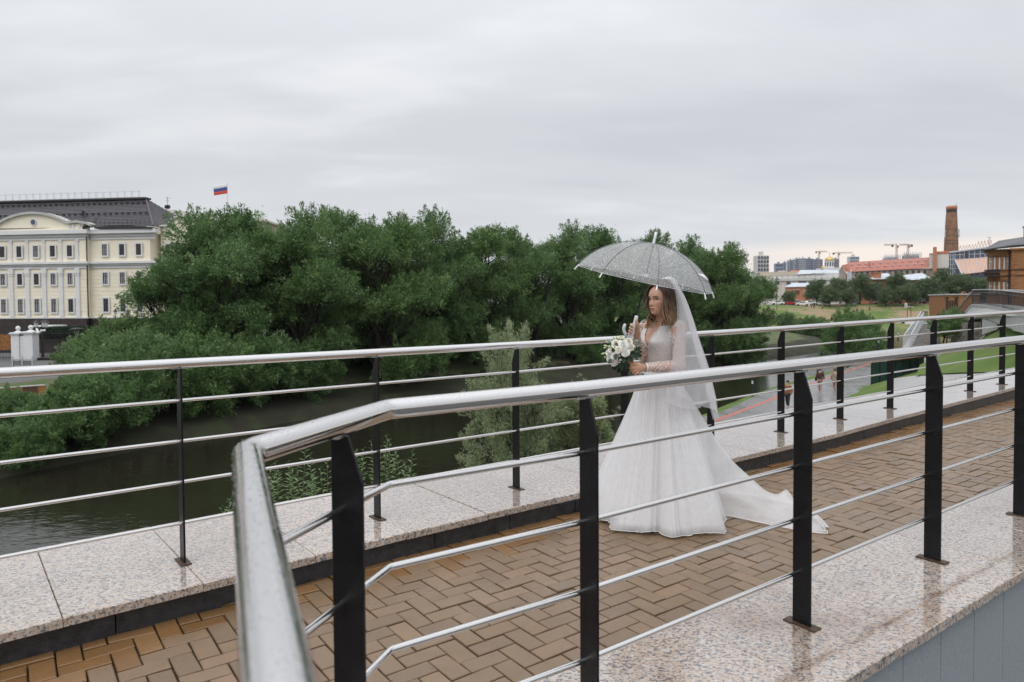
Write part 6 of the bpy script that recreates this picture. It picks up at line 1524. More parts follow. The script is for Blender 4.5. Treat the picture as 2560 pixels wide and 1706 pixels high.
# tall lamp at the left of the car park
lm_ = thing('street_lamp', (fx(1942, 225), 225, float(terrain_h(fx(1942, 225), 225))), 'tall thin lamp post with three small heads before the pale building', 'street lamp'); q = 225 / FPX
mb = MB(); mb.tube([(0, 0, -.3), (0, 0, 74 * q)], .09, 6); mb.build('post', M['iron'], lm_)
for dx in (-3, 0, 3): mb = MB(); mb.lathe([(.1, 0), (.25, .3), (.1, .6)], (dx * q, 0, (70 + (4 if dx == 0 else 0)) * q), 6); mb.build('lamp_head', M['iron'], lm_)
# ------------------------------------------------------------------ the bride
def S(px, py, Y): return aty(px, py, Y)
BX, BY = 1.025, 4.70
ZG = pav_z(-2.8) + .004
FV = Vector((-.84, -.543, 0)).normalized()              # where she faces
SV = Vector((-FV.y, FV.x, 0))                            # her left, towards the camera
UZ = Vector((0, 0, 1))
bride = thing('person', (BX, BY, ZG), 'bride in long white lace gown and veil, walking under the umbrella', 'person')

# materials
def skin_mat(C):
    m, t, b = new_mat('skin')
    n = t.nodes.new('ShaderNodeNewGeometry'); pos = n.outputs['Position']
    def loc(ax):
        d = t.nodes.new('ShaderNodeVectorMath'); d.operation = 'SUBTRACT'; t.links.new(pos, d.inputs[0]); d.inputs[1].default_value = C
        e = t.nodes.new('ShaderNodeVectorMath'); e.operation = 'DOT_PRODUCT'; t.links.new(d.outputs[0], e.inputs[0]); e.inputs[1].default_value = ax; return e.outputs['Value']
    y, z, f = loc(SV), loc(UZ), loc(FV)
    def blob(y0, z0, sy, sz, sym=False):
        yy = _math(t, 'ABSOLUTE', y) if sym else y
        a = _math(t, 'POWER', _math(t, 'DIVIDE', _math(t, 'SUBTRACT', yy, y0), sy), 2.0) if False else _math(t, 'MULTIPLY', _math(t, 'DIVIDE', _math(t, 'SUBTRACT', yy, y0), sy), _math(t, 'DIVIDE', _math(t, 'SUBTRACT', yy, y0), sy))
        c = _math(t, 'MULTIPLY', _math(t, 'DIVIDE', _math(t, 'SUBTRACT', z, z0), sz), _math(t, 'DIVIDE', _math(t, 'SUBTRACT', z, z0), sz))
        g = _math(t, 'EXPONENT', _math(t, 'MULTIPLY', _math(t, 'ADD', a, c), -1.0))
        return _math(t, 'MULTIPLY', g, _math(t, 'GREATER_THAN', f, 0.03))
    base = _ramp(t, _noise(t, pos, 30, 4, 0.6), [(0.3, (0.58, 0.335, 0.22)), (0.7, (0.65, 0.39, 0.27))])
    c = _mixc(t, _math(t, 'MULTIPLY', blob(.045, -.03, .022, .022, True), 0.55), base, (0.55, 0.22, 0.15))
    c = _mixc(t, _math(t, 'MULTIPLY', blob(0, -.035, .012, .012), 0.3), c, (0.55, 0.23, 0.16))
    lips = _math(t, 'MULTIPLY', _ramp(t, blob(0, -.0655, .0235, .0085), [(0.32, 0.0), (0.5, 1.0)]), 0.85)
    c = _mixc(t, lips, c, (0.42, 0.115, 0.105))
    c = _mixc(t, _math(t, 'MULTIPLY', blob(0, -.0655, .022, .0016), 0.7), c, (0.16, 0.04, 0.035))
    c = _mixc(t, _math(t, 'MULTIPLY', blob(.031, .002, .017, .0085, True), 0.5), c, (0.22, 0.11, 0.075))     # eye make-up
    t.links.new(c, b.inputs['Base Color']); setp(b, Roughness=0.46); b.inputs['Subsurface Weight'].default_value = 0.12; b.inputs['Subsurface Radius'].default_value = (0.012, 0.005, 0.003); b.inputs['Subsurface Scale'].default_value = 0.6
    return m
HC = Vector((1.012, 4.668, 1.567))
M['skin'] = skin_mat(HC)
def cloth(name, c, alpha, pattern=0.0, rough=0.8, scale=42):
    """thin white cloth: part of the light passes straight through the weave; embroidery is opaque."""
    m, t, b = new_mat(name); v = worldco(t)
    setp(b, Base_Color=c, Roughness=rough); b.inputs['Specular IOR Level'].default_value = 0.2; b.inputs['Sheen Weight'].default_value = 0.2
    tl = t.nodes.new('ShaderNodeBsdfTranslucent'); tl.inputs[0].default_value = (*c, 1)
    m1 = t.nodes.new('ShaderNodeMixShader'); m1.inputs[0].default_value = 0.35; t.links.new(b.outputs[0], m1.inputs[1]); t.links.new(tl.outputs[0], m1.inputs[2])
    tr = t.nodes.new('ShaderNodeBsdfTransparent'); m2 = t.nodes.new('ShaderNodeMixShader')
    t.links.new(tr.outputs[0], m2.inputs[1]); t.links.new(m1.outputs[0], m2.inputs[2])
    if pattern:
        vo = t.nodes.new('ShaderNodeTexVoronoi'); vo.feature = 'DISTANCE_TO_EDGE'; vo.inputs['Scale'].default_value = scale
        ns = t.nodes.new('ShaderNodeTexNoise'); ns.inputs['Scale'].default_value = 18; t.links.new(v, ns.inputs['Vector'])
        ad = t.nodes.new('ShaderNodeMixRGB'); ad.inputs[0].default_value = 0.025; t.links.new(v, ad.inputs[1]); t.links.new(ns.outputs['Color'], ad.inputs[2]); t.links.new(ad.outputs[0], vo.inputs['Vector'])
        vd = t.nodes.new('ShaderNodeTexVoronoi'); vd.inputs['Scale'].default_value = scale * 2.1; t.links.new(v, vd.inputs['Vector'])
        br = _math(t, 'MULTIPLY', _ramp(t, vo.outputs['Distance'], [(0.05, 1.0), (0.11, 0.0)]), _ramp(t, _noise(t, v, 30, 2), [(0.40, 0.0), (0.5, 1.0)]))
        dots = _ramp(t, vd.outputs['Distance'], [(0.22, 1.0), (0.30, 0.0)])
        msk = _math(t, 'MAXIMUM', br, dots)
        t.links.new(_math(t, 'MAXIMUM', _math(t, 'MULTIPLY', msk, pattern), alpha), m2.inputs[0])
    else:
        f = _noise(t, v, 6, 4, 0.6)
        t.links.new(_ramp(t, f, [(0.3, max(0, alpha - .06)), (0.7, min(1, alpha + .06))]), m2.inputs[0])
    t.links.new(m2.outputs[0], t.nodes['Material Output'].inputs[0]); return m
M['tulle'] = cloth('white_tulle', (0.93, 0.93, 0.94), .44)
M['veil'] = cloth('veil_tulle', (0.88, 0.88, 0.90), .42)
M['lace'] = cloth('sleeve_lace', (0.86, 0.84, 0.84), .30, .95, scale=46)
M['bodice_lace'] = cloth('bodice_lace', (0.93, 0.92, 0.915), .82, 1.0, scale=40)
M['lining'] = simple('satin_lining', (0.84, 0.84, 0.85), 0.6, 0.03, 3)
M['white_trim'] = simple('white_trim', (0.80, 0.80, 0.82), 0.7, 0.03, 10)
M['pearl'] = simple('pearl_white', (0.82, 0.80, 0.78), 0.25, 0.06, 40)
def hair_mat():
    m, t, b = new_mat('brown_hair'); v = worldco(t)
    s = t.nodes.new('ShaderNodeSeparateXYZ'); t.links.new(v, s.inputs[0])
    z = _math(t, 'DIVIDE', _math(t, 'SUBTRACT', s.outputs[2], 1.38), .30)
    c = _ramp(t, z, [(0.0, (0.30, 0.165, 0.070)), (0.35, (0.165, 0.084, 0.037)), (0.72, (0.068, 0.034, 0.018))])
    f = _noise(t, mapping(t, v, (60, 60, 6)), 3, 3, 0.6)
    c = _mixc(t, _ramp(t, f, [(0.35, 0.75), (0.6, 0.0)]), c, (0.035, 0.018, 0.010))
    t.links.new(c, b.inputs['Base Color']); setp(b, Roughness=0.38); bump(t, b, f, 0.35, 0.004); return m
M['hair'] = hair_mat()
M['eye_white'] = simple('eye_white', (0.55, 0.52, 0.50), 0.2, 0.02, 10)
M['iris'] = simple('dark_iris', (0.03, 0.02, 0.015), 0.1, 0.1, 10)
M['lash'] = simple('dark_lash', (0.012, 0.008, 0.007), 0.6, 0.1, 10)
M['brow'] = simple('brown_brow', (0.06, 0.032, 0.02), 0.8, 0.1, 30)

# head surface: rings by height, then the features
HZ = [-.110, -.106, -.100, -.092, -.078, -.062, -.045, -.025, -.005, .012, .036, .060, .085, .100, .107]
HF = [.050, .062, .071, .078, .0825, .0845, .0845, .083, .0825, .0875, .0885, .080, .058, .034, .012]
HBk = [-.030, -.020, -.005, .014, .036, .054, .070, .083, .089, .092, .092, .086, .068, .044, .014]
HW = [.016, .026, .035, .044, .053, .060, .066, .0705, .073, .0738, .0728, .066, .052, .035, .012]
def hring(z): return [float(np.interp(z, HZ, q)) for q in (HF, HBk, HW)]
def features(y, z):
    g = lambda a, b: math.exp(-(a / b) ** 2)
    A = float(np.interp(z, [-.050, -.046, -.041, -.035, -.025, -.010, .006, .016], [0, .006, .017, .0225, .0165, .0085, .0025, 0])); sg = float(np.interp(z, [-.045, -.035, -.01, .01], [.0125, .0105, .0068, .007]))
    d = A * g(y, sg)
    d += -.0075 * g(abs(y) - .031, .0135) * g(z + .001, .0105) + .0035 * g(abs(y) - .028, .02) * g(z - .0155, .0065)
    d += .0045 * g(abs(y) - .043, .018) * g(z + .028, .018)
    d += .005 * g(y, .019) * g(z + .0600, .0045) + .0055 * g(y, .017) * g(z + .0715, .0048) - .003 * g(y, .02) * g(z + .0655, .0022) - .004 * g(y, .016) * g(z + .081, .005) + .005 * g(y, .016) * g(z + .095, .010)
    return d
def head_pt(z, phi, off=0.0):
    f, bk, w = hring(z); c, s = math.cos(phi), math.sin(phi)
    y = (w + off) * math.copysign(abs(s) ** .95, s); x = ((f + off) if c > 0 else (bk + off)) * math.copysign(abs(c) ** .92, c)
    if c > 0: x += features(y, z) * min(1, c * 1.6)
    return HC + FV * x + SV * y + UZ * (z + (off * .8 if z > .06 else 0))
def face_pt(y, z, off=.001):
    f, bk, w = hring(z); s = max(-.98, min(.98, y / w)); phi = math.asin(math.copysign(abs(s) ** (1 / .95), s)); return head_pt(z, phi) + FV * off
# torso rings: height, centre along FV, half width, half depth front, back
TZ = [.86, .95, 1.03, 1.12, 1.20, 1.28, 1.335, 1.375, 1.405, 1.425, 1.445, 1.50]
TC = [0, 0, 0, .004, .006, .008, .004, -.002, -.004, -.004, .0, .012]
TW = [.120, .125, .120, .108, .126, .140, .150, .152, .118, .076, .050, .047]
TF = [.085, .088, .086, .082, .104, .122, .108, .082, .062, .054, .048, .046]
TB = [.09, .092, .085, .076, .085, .092, .092, .082, .066, .056, .050, .048]
def tring(z): return [float(np.interp(z, TZ, q)) for q in (TC, TW, TF, TB)]
def torso_pt(z, phi, off=0.0):
    c0, w, f, bk = tring(z); c, s = math.cos(phi), math.sin(phi)
    y = (w + off) * s; x = c0 + ((f + off) if c > 0 else (bk + off)) * c
    if c > 0: x += .020 * math.exp(-((abs(y) - .062) / .040) ** 2 - ((z - 1.275) / .042) ** 2)
    return Vector((BX, BY, z)) + FV * x + SV * y
sh_n, sh_f = Vector((BX, BY, 1.375)) + SV * .150, Vector((BX, BY, 1.375)) - SV * .150
el_n, wr_n = S(1699, 917, 4.50), S(1611, 919.5, 4.40)
el_f, wr_f = S(1613, 899, 4.74), S(1593, 849, 4.575)
hand_f = S(1584, 823, 4.50)                                   # where the right hand closes on the umbrella grip
apex = S(1634, 609, 4.43)
AX = (apex - hand_f).normalized()
hand_n = S(1590, 919, 4.385)                                  # left hand on the bouquet handle
bq_c = S(1550, 877, 4.40)
BAX = (bq_c - S(1600, 934, 4.39)).normalized()               # bouquet axis, towards the flowers
def body():
    mb = MB(); n = 40
    zs = np.concatenate([np.linspace(.86, 1.10, 8), np.linspace(1.12, 1.5, 26)])
    mb.loft([[torso_pt(z, 2 * math.pi * j / n) for j in range(n)] for z in zs])
    hz = np.concatenate([[-.1099], np.linspace(-.107, -.05, 18), np.linspace(-.047, .1, 34), [.1045, .1069]])
    m = 64; mb.loft([[head_pt(z, 2 * math.pi * j / m) for j in range(m)] for z in hz])
    mb.tube([HC + Vector((0, 0, -.05)) - FV * .012, Vector((BX, BY, 1.46)) + FV * .010, Vector((BX, BY, 1.40))], [.050, .047, .055], 20)
    for sh, el, wr in ((sh_n, el_n, wr_n), (sh_f, el_f, wr_f)):
        ins = sh.lerp(Vector((BX, BY, 1.375)), .35)
        mb.tube([ins, sh, sh.lerp(el, .3), sh.lerp(el, .65), el, el.lerp(wr, .3), el.lerp(wr, .7), wr], [.040, .046, .043, .038, .034, .035, .028, (.024, .020)], 18, round_end=True)
    for s in (-1, 1):                                          # legs under the gown
        a = Vector((BX, BY + .01, .9)) + SV * (.055 * s); k = a - Vector((0, 0, .42)) + FV * (.02 + .03 * s) + Vector((0, .03, 0)); f = Vector((BX, BY + .06, ZG + .10)) + SV * (.06 * s) + FV * (.07 * s)
        mb.tube([a, a.lerp(k, .5), k, k.lerp(f, .45), f], [.065, .060, .048, .042, .030], 16, round_end=True)
        mb.tube([f + Vector((0, 0, -.02)), f + FV * .07 + Vector((0, 0, -.065)), f + FV * .12 + Vector((0, 0, -.075))], [.032, .030, .020], 12, round_end=True)
    # right hand: fingers come round the grip from behind, tips in front, thumb up along it
    def wrap(c, ax, a0, turns, r, k):
        e1 = (-Vector((CAM - np.array(c)))); e1 = (e1 - ax * e1.dot(ax)).normalized(); e2 = ax.cross(e1)      # e1 points away from the viewer
        return [c + e1 * (math.cos(a0 + turns * i / k) * r) + e2 * (math.sin(a0 + turns * i / k) * r) for i in range(k + 1)]
    e1 = (hand_f - Vector(CAM)); e1 = (e1 - AX * e1.dot(AX)).normalized(); e2 = AX.cross(e1)                    # e2: image left
    if e2.x > 0: e2 = -e2
    palm_c = hand_f + e1 * .022 - e2 * .012 - AX * .004
    mb.tube([wr_f, wr_f.lerp(palm_c, .5), palm_c - AX * .012, palm_c + AX * .02], [(.021, .018), (.026, .018), (.031, .016), (.026, .013)], 16, round_end=True)
    for i, (o, ln) in enumerate(((.030, 1.0), (.010, 1.06), (-.010, 1.0), (-.029, .86))):
        c = hand_f + AX * o; P = []
        for t in np.linspace(-.35, 2.75 * ln, 9): P.append(c + e1 * (math.cos(t) * .0225) + e2 * (math.sin(t) * .0235) - AX * (.004 * t))
        mb.tube(P, [.0082, .0083, .0082, .0081, .0079, .0077, .0074, .0070, .0064], 10, round_end=True)
    th = [palm_c - e2 * .014 - AX * .006, hand_f - e2 * .024 + AX * .016 - e1 * .004, hand_f - e2 * .016 + AX * .040 - e1 * .017, hand_f - e2 * .004 + AX * .062 - e1 * .021]
    mb.tube(th, [.014, .0115, .0100, .0085], 10, round_end=True)
    # left hand: back of the hand to the viewer, fingers curl over the wrapped stems
    c0 = hand_n; vw = (Vector(CAM) - c0); vw = (vw - BAX * vw.dot(BAX)).normalized(); lf = BAX.cross(vw)
    if lf.x > 0: lf = -lf
    palm = c0 + vw * .026 + Vector((.012, 0, 0))
    mb.tube([wr_n, wr_n.lerp(palm, .55), palm - lf * .006, palm + lf * .010], [(.018, .021), (.018, .027), (.016, .032), (.012, .028)], 16, round_end=True)
    for i, (o, ln) in enumerate(((.030, .95), (.010, 1.05), (-.010, 1.02), (-.029, .88))):
        c = c0 + BAX * o; P = []
        for t in np.linspace(-.15, 3.0 * ln, 9): P.append(c + vw * (math.cos(t) * .027) + lf * (.010 + math.sin(t) * .026) - BAX * (.002 * t))
        mb.tube(P, [.0084, .0085, .0084, .0082, .0080, .0078, .0075, .0071, .0065], 10, round_end=True)
    mb.tube([palm + BAX * .018 - lf * .010, c0 + vw * .024 + BAX * .046 + lf * .004, c0 + vw * .012 + BAX * .062 + lf * .020, c0 - vw * .004 + BAX * .066 + lf * .024], [.013, .0115, .0100, .0085], 10, round_end=True)
    o = mb.build('body', M['skin'], bride, True, True)
    r = o.modifiers.new('one_surface', 'REMESH'); r.mode = 'VOXEL'; r.voxel_size = .0028; r.use_smooth_shade = True
    sm = o.modifiers.new('soften', 'SMOOTH'); sm.factor = .5; sm.iterations = 2
    return o
body()
# face parts
for s in (-1, 1):
    yc, zc = .031 * s, -.001
    mb = MB(); rows = []
    for k in range(5):
        v = -1 + k * .5; rows.append([face_pt(yc + .0135 * u, zc + v * .0044 * (1 - u * u) + .001 * u * s, .0022) for u in np.linspace(-1, 1, 9)])
    mb.grid(rows); mb.grid([[p - FV * .002 for p in r] for r in rows][::-1]); eye = mb.build('eye', M['eye_white'], bride, True, True)
    mb = MB(); c = face_pt(yc + .002 * s, zc + .0003, .0030); mb.lathe([(.0001, .001), (.0040, .0008), (.0048, 0), (.0048, -.001)], c, 14, (SV, UZ, FV)); mb.build('iris', M['iris'], eye, True, True)
    mb = MB(); mb.tube([face_pt(yc + .0145 * u, zc + .0050 * (1 - u * u) + .0014 * u * s, .0030) for u in np.linspace(-1, 1.12 if s > 0 else 1, 9)], [.0010, .0014, .0018, .0019, .002, .002, .0019, .0016, .001], 6); mb.build('eyelash', M['lash'], eye, True, True)
    mb = MB(); mb.tube([face_pt((.013 + .036 * u) * s, .0155 + .006 * math.sin(u * 2.3) - .003 * u, .0014) for u in np.linspace(0, 1, 9)], [.0016, .0026, .0030, .0030, .0028, .0025, .0021, .0016, .001], 6); mb.build('eyebrow', M['brow'], bride, True, True)
for s in (-1, 1):
    mb = MB(); mb.tube([face_pt(.0055 * s, -.0445, -.0008), face_pt(.0085 * s, -.0445, -.0014)], .0016, 6, round_end=True); mb.build('nostril', M['lash'], bride, True, True)

# hair: a cap over the skull and many wavy locks
def hair():
    mb = MB(); zs = np.linspace(-.035, .107, 26); n = 72
    P = [[head_pt(z, 2 * math.pi * j / n, .010 + .004 * math.sin(j * 1.9) * math.sin(z * 70)) for j in range(n)] for z in zs]
    o = len(mb.v); F = []
    for i in range(len(zs) - 1):
        for j in range(n):
            phi = 2 * math.pi * (j + .5) / n; phi = phi - 2 * math.pi if phi > math.pi else phi; z = (zs[i] + zs[i + 1]) / 2
            lim = float(np.interp(z, [-.04, .02, .05, .066, .078, .088], [1.42, 1.36, 1.18, .88, .50, .0]))
            if abs(phi) < lim: continue
            F.append((i * n + j, i * n + (j + 1) % n, (i + 1) * n + (j + 1) % n, (i + 1) * n + j))
    mb.add([p for r in P for p in r], F); mb.add([head_pt(.107, 2 * math.pi * j / n, .010) for j in range(n)], [tuple(range(n))])
    g = random.Random(4)
    def lock(A, B, n_, r0, seed, wave=.017):
        for k in range(n_):
            t = (k + g.uniform(.1, .9)) / n_; m = min(len(A), len(B)); pts = []
            ph, fr = seed * 1.7 + g.uniform(-.5, .5) + (k % 3) * .5, 9.0 + g.uniform(-.6, .6)
            for i in range(m):
                a, b = A[i], B[i]; pts.append(S(a[0] + (b[0] - a[0]) * t, a[1] + (b[1] - a[1]) * t, HC.y + a[2] + (b[2] - a[2]) * t))
            # smooth and wave
            Q = []
            for i in range(m - 1):
                p0, p1, p2, p3 = pts[max(0, i - 1)], pts[i], pts[i + 1], pts[min(m - 1, i + 2)]
                for q in np.linspace(0, 1, 5)[:-1]: Q.append(.5 * ((2 * p1) + (-p0 + p2) * q + (2 * p0 - 5 * p1 + 4 * p2 - p3) * q * q + (-p0 + 3 * p1 - 3 * p2 + p3) * q ** 3))
            Q.append(pts[-1]); L_ = len(Q); out = []
            for i, q in enumerate(Q):
                u = i / (L_ - 1); w = wave * min(.5, max(0, u - .22)) * 1.6
                out.append(q + SV * (w * math.sin(fr * u + ph)) + FV * (w * math.cos(fr * u + ph)) + Vector((g.gauss(0, .0012), g.gauss(0, .0012), 0)))
            mb.tube(out, [r0 * (.55 + .5 * math.sin(min(1, (i / (L_ - 1)) * 1.6) * 1.57)) * (1 - .72 * (i / (L_ - 1)) ** 3) for i in range(L_)], 6)
    nA = [(1636, 712, -.045), (1650, 718, -.085), (1662, 742, -.098), (1662, 768, -.104), (1657, 790, -.115), (1654, 806, -.150), (1663, 815, -.175)]
    nB = [(1662, 704, -.02), (1682, 722, -.050), (1687, 748, -.060), (1687, 775, -.07), (1682, 797, -.09), (1676, 808, -.13), (1672, 813, -.165)]
    fA = [(1634, 712, -.03), (1623, 719, -.005), (1616.5, 738, .02), (1617, 762, .03), (1622, 785, .0), (1624, 803, -.03), (1619, 822, -.075)]
    fB = [(1642, 708, .02), (1630, 722, .05), (1624, 748, .06), (1628, 775, .05), (1638, 797, .03), (1637, 808, -.02), (1629, 818, -.06)]
    bA = [(1672, 706, .03), (1690, 730, .05), (1690, 760, .05), (1688, 790, .05), (1684, 808, .05)]
    bB = [(1655, 706, .06), (1668, 730, .1), (1672, 760, .1), (1670, 790, .08), (1668, 808, .06)]
    lock(nA, nB, 26, .0082, 1, .030); lock(fA, fB, 15, .0075, 2, .026); lock(bA, bB, 14, .009, 3)
    tA = [(1640, 706, -.05), (1650, 700.5, -.04), (1668, 703, -.01), (1682, 716, .02)]; tB = [(1650, 716, -.088), (1664, 712, -.075), (1680, 722, -.045), (1688, 735, .0)]
    lock(tA, tB, 16, .0075, 5, .002)
    fl = [(1618, 742, .01), (1616, 756, .0), (1612, 766, -.01), (1605, 772, -.02)]; fl2 = [(1619, 744, .01), (1617, 759, .0), (1611, 770, -.01), (1606, 776, -.02)]
    lock(fl, fl2, 4, .004, 6, .003)
    lock([(p[0] - 2.5, p[1], p[2] - .01) for p in nA], [(p[0] + 2, p[1] + 1, p[2] - .012) for p in nB], 12, .0014, 7, .04)
    lock([(p[0] - 2.5, p[1] + 1, p[2] - .01) for p in fA], [(p[0] + 3, p[1] + 2, p[2] - .01) for p in fB], 9, .0014, 8, .04)
    return mb.build('hair', M['hair'], bride, True, True)
hair()
mb = MB(); g = random.Random(12)
for k in range(80):
    t = g.random(); p = S(1655 + 34 * t + g.uniform(-2, 2), 698 - 3.5 * math.sin(t * 2.6) + 13 * t ** 2 + g.uniform(-1.5, 2.5), HC.y - .02 + .04 * g.random() - .03 * t); r = g.uniform(.0025, .005)
    mb.lathe([(.0005, -r), (r * .8, -r * .6), (r, 0), (r * .8, r * .6), (.0005, r)], p, 6)
o = mb.build('hair_comb', M['pearl'], bride, True, True); o['kind'] = 'stuff'

# bodice with a deep V neck, belt
def bodice():
    n = 72; zs = np.linspace(1.105, 1.418, 40); mb = MB(); F = []
    P = [[torso_pt(z, 2 * math.pi * j / n, .0065 + .0015 * math.sin(j * 1.7 + z * 60)) for j in range(n)] for z in zs]
    for i in range(len(zs) - 1):
        for j in range(n):
            z = (zs[i] + zs[i + 1]) / 2; phi = 2 * math.pi * (j + .5) / n; phi = phi - 2 * math.pi if phi > math.pi else phi
            y = abs(tring(z)[1] * math.sin(phi))
            if abs(phi) < 1.57 and z > 1.235 and y < (z - 1.235) * .40 + (.02 if z > 1.40 else 0): continue
            if z > 1.407 and y < .075: continue
            F.append((i * n + j, i * n + (j + 1) % n, (i + 1) * n + (j + 1) % n, (i + 1) * n + j))
    mb.add([p for r in P for p in r], F); o = mb.build('bodice', M['bodice_lace'], bride, True, True)
    so = o.modifiers.new('thickness', 'SOLIDIFY'); so.thickness = .003
    n = 60; mb = MB(); mb.loft([[torso_pt(z, 2 * math.pi * j / n, .011) for j in range(n)] for z in (1.108, 1.112, 1.140, 1.144)], False); mb.build('belt', M['white_trim'], bride, True, True)
    mb = MB()                                                   # rim of the neckline
    for s in (-1, 1):
        pts = []
        for z in np.linspace(1.236, 1.405, 14):
            y = (z - 1.235) * .40 + .002; w = tring(z)[1]; pts.append(torso_pt(z, math.asin(min(.99, y / w)) * s, .0085))
        mb.tube(pts, .0028, 6)
    mb.build('neckline_trim', M['white_trim'], bride, True, True)
    mb = MB()
    pts = []
    for a in np.linspace(-1.3, 1.3, 15): pts.append(torso_pt(1.432 - .026 * math.cos(a), a, .002))
    mb.tube(pts, .0012, 5); mb.lathe([(.0005, -.004), (.004, 0), (.0005, .004)], torso_pt(1.402, 0, .004), 8); mb.build('necklace', M['pearl'], bride, True, True)
bodice()
for nm, sh, el, wr in (('near', sh_n, el_n, wr_n), ('far', sh_f, el_f, wr_f)):
    mb = MB(); P = [sh + (Vector((BX, BY, 1.40)) - sh) * .12 + Vector((0, 0, .012)), sh + Vector((0, 0, .002)), sh.lerp(el, .3), sh.lerp(el, .65), el, el.lerp(wr, .3), el.lerp(wr, .7), wr]
    Q, Rr = [], []; RR = [.046, .054, .0500, .0455, .0430, .0420, .0345, .0285]
    for i in range(len(P) - 1):
        for t in np.linspace(0, 1, 6)[:-1]: Q.append(P[i].lerp(P[i + 1], t)); Rr.append(RR[i] + (RR[i + 1] - RR[i]) * t + .0016 * math.sin(len(Q) * 1.3))
    Q.append(P[-1]); Rr.append(RR[-1]); mb.tube(Q, Rr, 22, caps=False); sl = mb.build('sleeve', M['lace'], bride, True, True)
    mb = MB(); d = (el - wr).normalized(); mb.tube([wr + d * .002, wr + d * .012], .0305, 20, caps=False); mb.build('cuff', M['white_trim'], sl, True, True)
    if nm == 'far':
        mb = MB()
        for k in range(12):
            q = wr.lerp(el, .06 + k * .055); v = (Vector(CAM) - q).normalized(); q = q + v * (.029 + .0009 * k); mb.lathe([(.0004, -.003), (.0032, 0), (.0004, .003)], q, 7)
        o = mb.build('button', M['pearl'], sl, True, True); o['kind'] = 'stuff'

# skirt: lining, tulle layers, hem trim and train
HEM = [(.53, 5.22), (.55, 4.97), (.60, 4.77), (.695, 4.60), (.89, 4.475), (.965, 4.53), (1.05, 4.42), (1.20, 4.44), (1.40, 4.545), (1.46, 4.80), (1.42, 5.05), (1.28, 5.28), (1.02, 5.40), (.80, 5.35)]
HCx, HCy = 1.015, 4.76
_ha = [math.atan2(y - HCy, x - HCx) % (2 * math.pi) for x, y in HEM]; _hr = [math.hypot(x - HCx, y - HCy) for x, y in HEM]
_ord = np.argsort(_ha); _ha = np.array(_ha)[_ord]; _hr = np.array(_hr)[_ord]
_ha = np.concatenate([[_ha[-1] - 2 * math.pi], _ha, [_ha[0] + 2 * math.pi]]); _hr = np.concatenate([[_hr[-1]], _hr, [_hr[0]]])
def hem_r(a): return float(np.interp(a % (2 * math.pi), _ha, _hr))
ZW = 1.122
def skirt_pt(a, s, k=1.0, lift=0.0, ph=0.0, amp=1.0):
    """a: direction, s: 0 at the waist .. 1 at the hem."""
    rw = .112; rh = hem_r(a) * k
    fold = (math.sin(a * 7 + ph + .6 * math.sin(a * 2)) * .55 + math.sin(a * 12 + 1.3 + ph * 2) * .30 * (1 - .5 * s) + math.sin(a * 21 + ph + s) * .22 * (1 - .75 * s) + math.sin(a * 41 + 3 * math.sin(a * 3 + ph)) * .07 + math.sin(a * 67 + 2 * math.sin(a * 5)) * .045) * amp
    r = rw + (rh - rw) * (s ** 1.06) + fold * (.008 + .042 * s ** 1.2)
    cx, cy = 1.012 + (HCx - 1.012) * s, 4.70 + (HCy - 4.70) * s
    z = ZW + (ZG + .010 + lift + .012 * max(0, math.sin(a * 6 + ph)) - ZW) * s
    return Vector((cx + r * math.cos(a), cy + r * math.sin(a), z))
def skirt(name, k, lift, ph, mat, amp=1.0, n=420, m=28):
    mb = MB(); mb.loft([[skirt_pt(2 * math.pi * j / n, s, k, lift, ph, amp) for j in range(n)] for s in np.linspace(0, 1, m)], False)
    return mb.build(name, mat, bride, True, True)
skirt('skirt_lining', .90, .03, .0, M['lining'], .8)
skirt('skirt_layer', .965, .015, .35, M['tulle'], 1.0)
sk = skirt('skirt', 1.0, 0.0, .6, M['tulle'], 1.1)
mb = MB(); n = 260; mb.tube([skirt_pt(2 * math.pi * j / n, 1, 1.0, 0, .6, 1.1) for j in range(n + 1)], .0022, 6, caps=False); mb.build('hem_trim', M['white_trim'], sk, True, True)
mb = MB(); mb.loft([[skirt_pt(2 * math.pi * j / n, s, 1.003, 0, .6, 1.1) for j in range(n)] for s in (.945, .97, .995)], False); mb.build('hem_band', M['tulle'], sk, True, True)
def cr(P, t):
    x = t * (len(P) - 1); i = min(len(P) - 2, int(x)); q = x - i
    p0, p1, p2, p3 = P[max(0, i - 1)], P[i], P[i + 1], P[min(len(P) - 1, i + 2)]
    return .5 * ((2 * p1) + (-p0 + p2) * q + (2 * p0 - 5 * p1 + 4 * p2 - p3) * q * q + (-p0 + 3 * p1 - 3 * p2 + p3) * q ** 3)
ZT = ZG + .012
TT = [S(1688, 925, 4.80), S(1735, 1000, 4.86), S(1782, 1080, 4.92), S(1828, 1146, 4.98), S(1874, 1190, 5.02), S(1918, 1226, 5.04), S(1968, 1240, 5.0), S(2022, 1284, 4.78), S(2056, 1316, 4.60)]
TB_ = [Vector((x, y, ZT)) for x, y in ((1.18, 4.70), (1.30, 4.80), (1.43, 4.90), (1.575, 4.81), (1.71, 4.68), (1.825, 4.585), (1.93, 4.52), (2.01, 4.485), (2.065, 4.475))]
TK = [Vector((x, y, ZT)) for x, y in ((1.10, 5.25), (1.28, 5.40), (1.48, 5.46), (1.68, 5.45), (1.84, 5.42), (1.98, 5.34), (2.12, 5.16), (2.16, 4.85), (2.12, 4.58))]
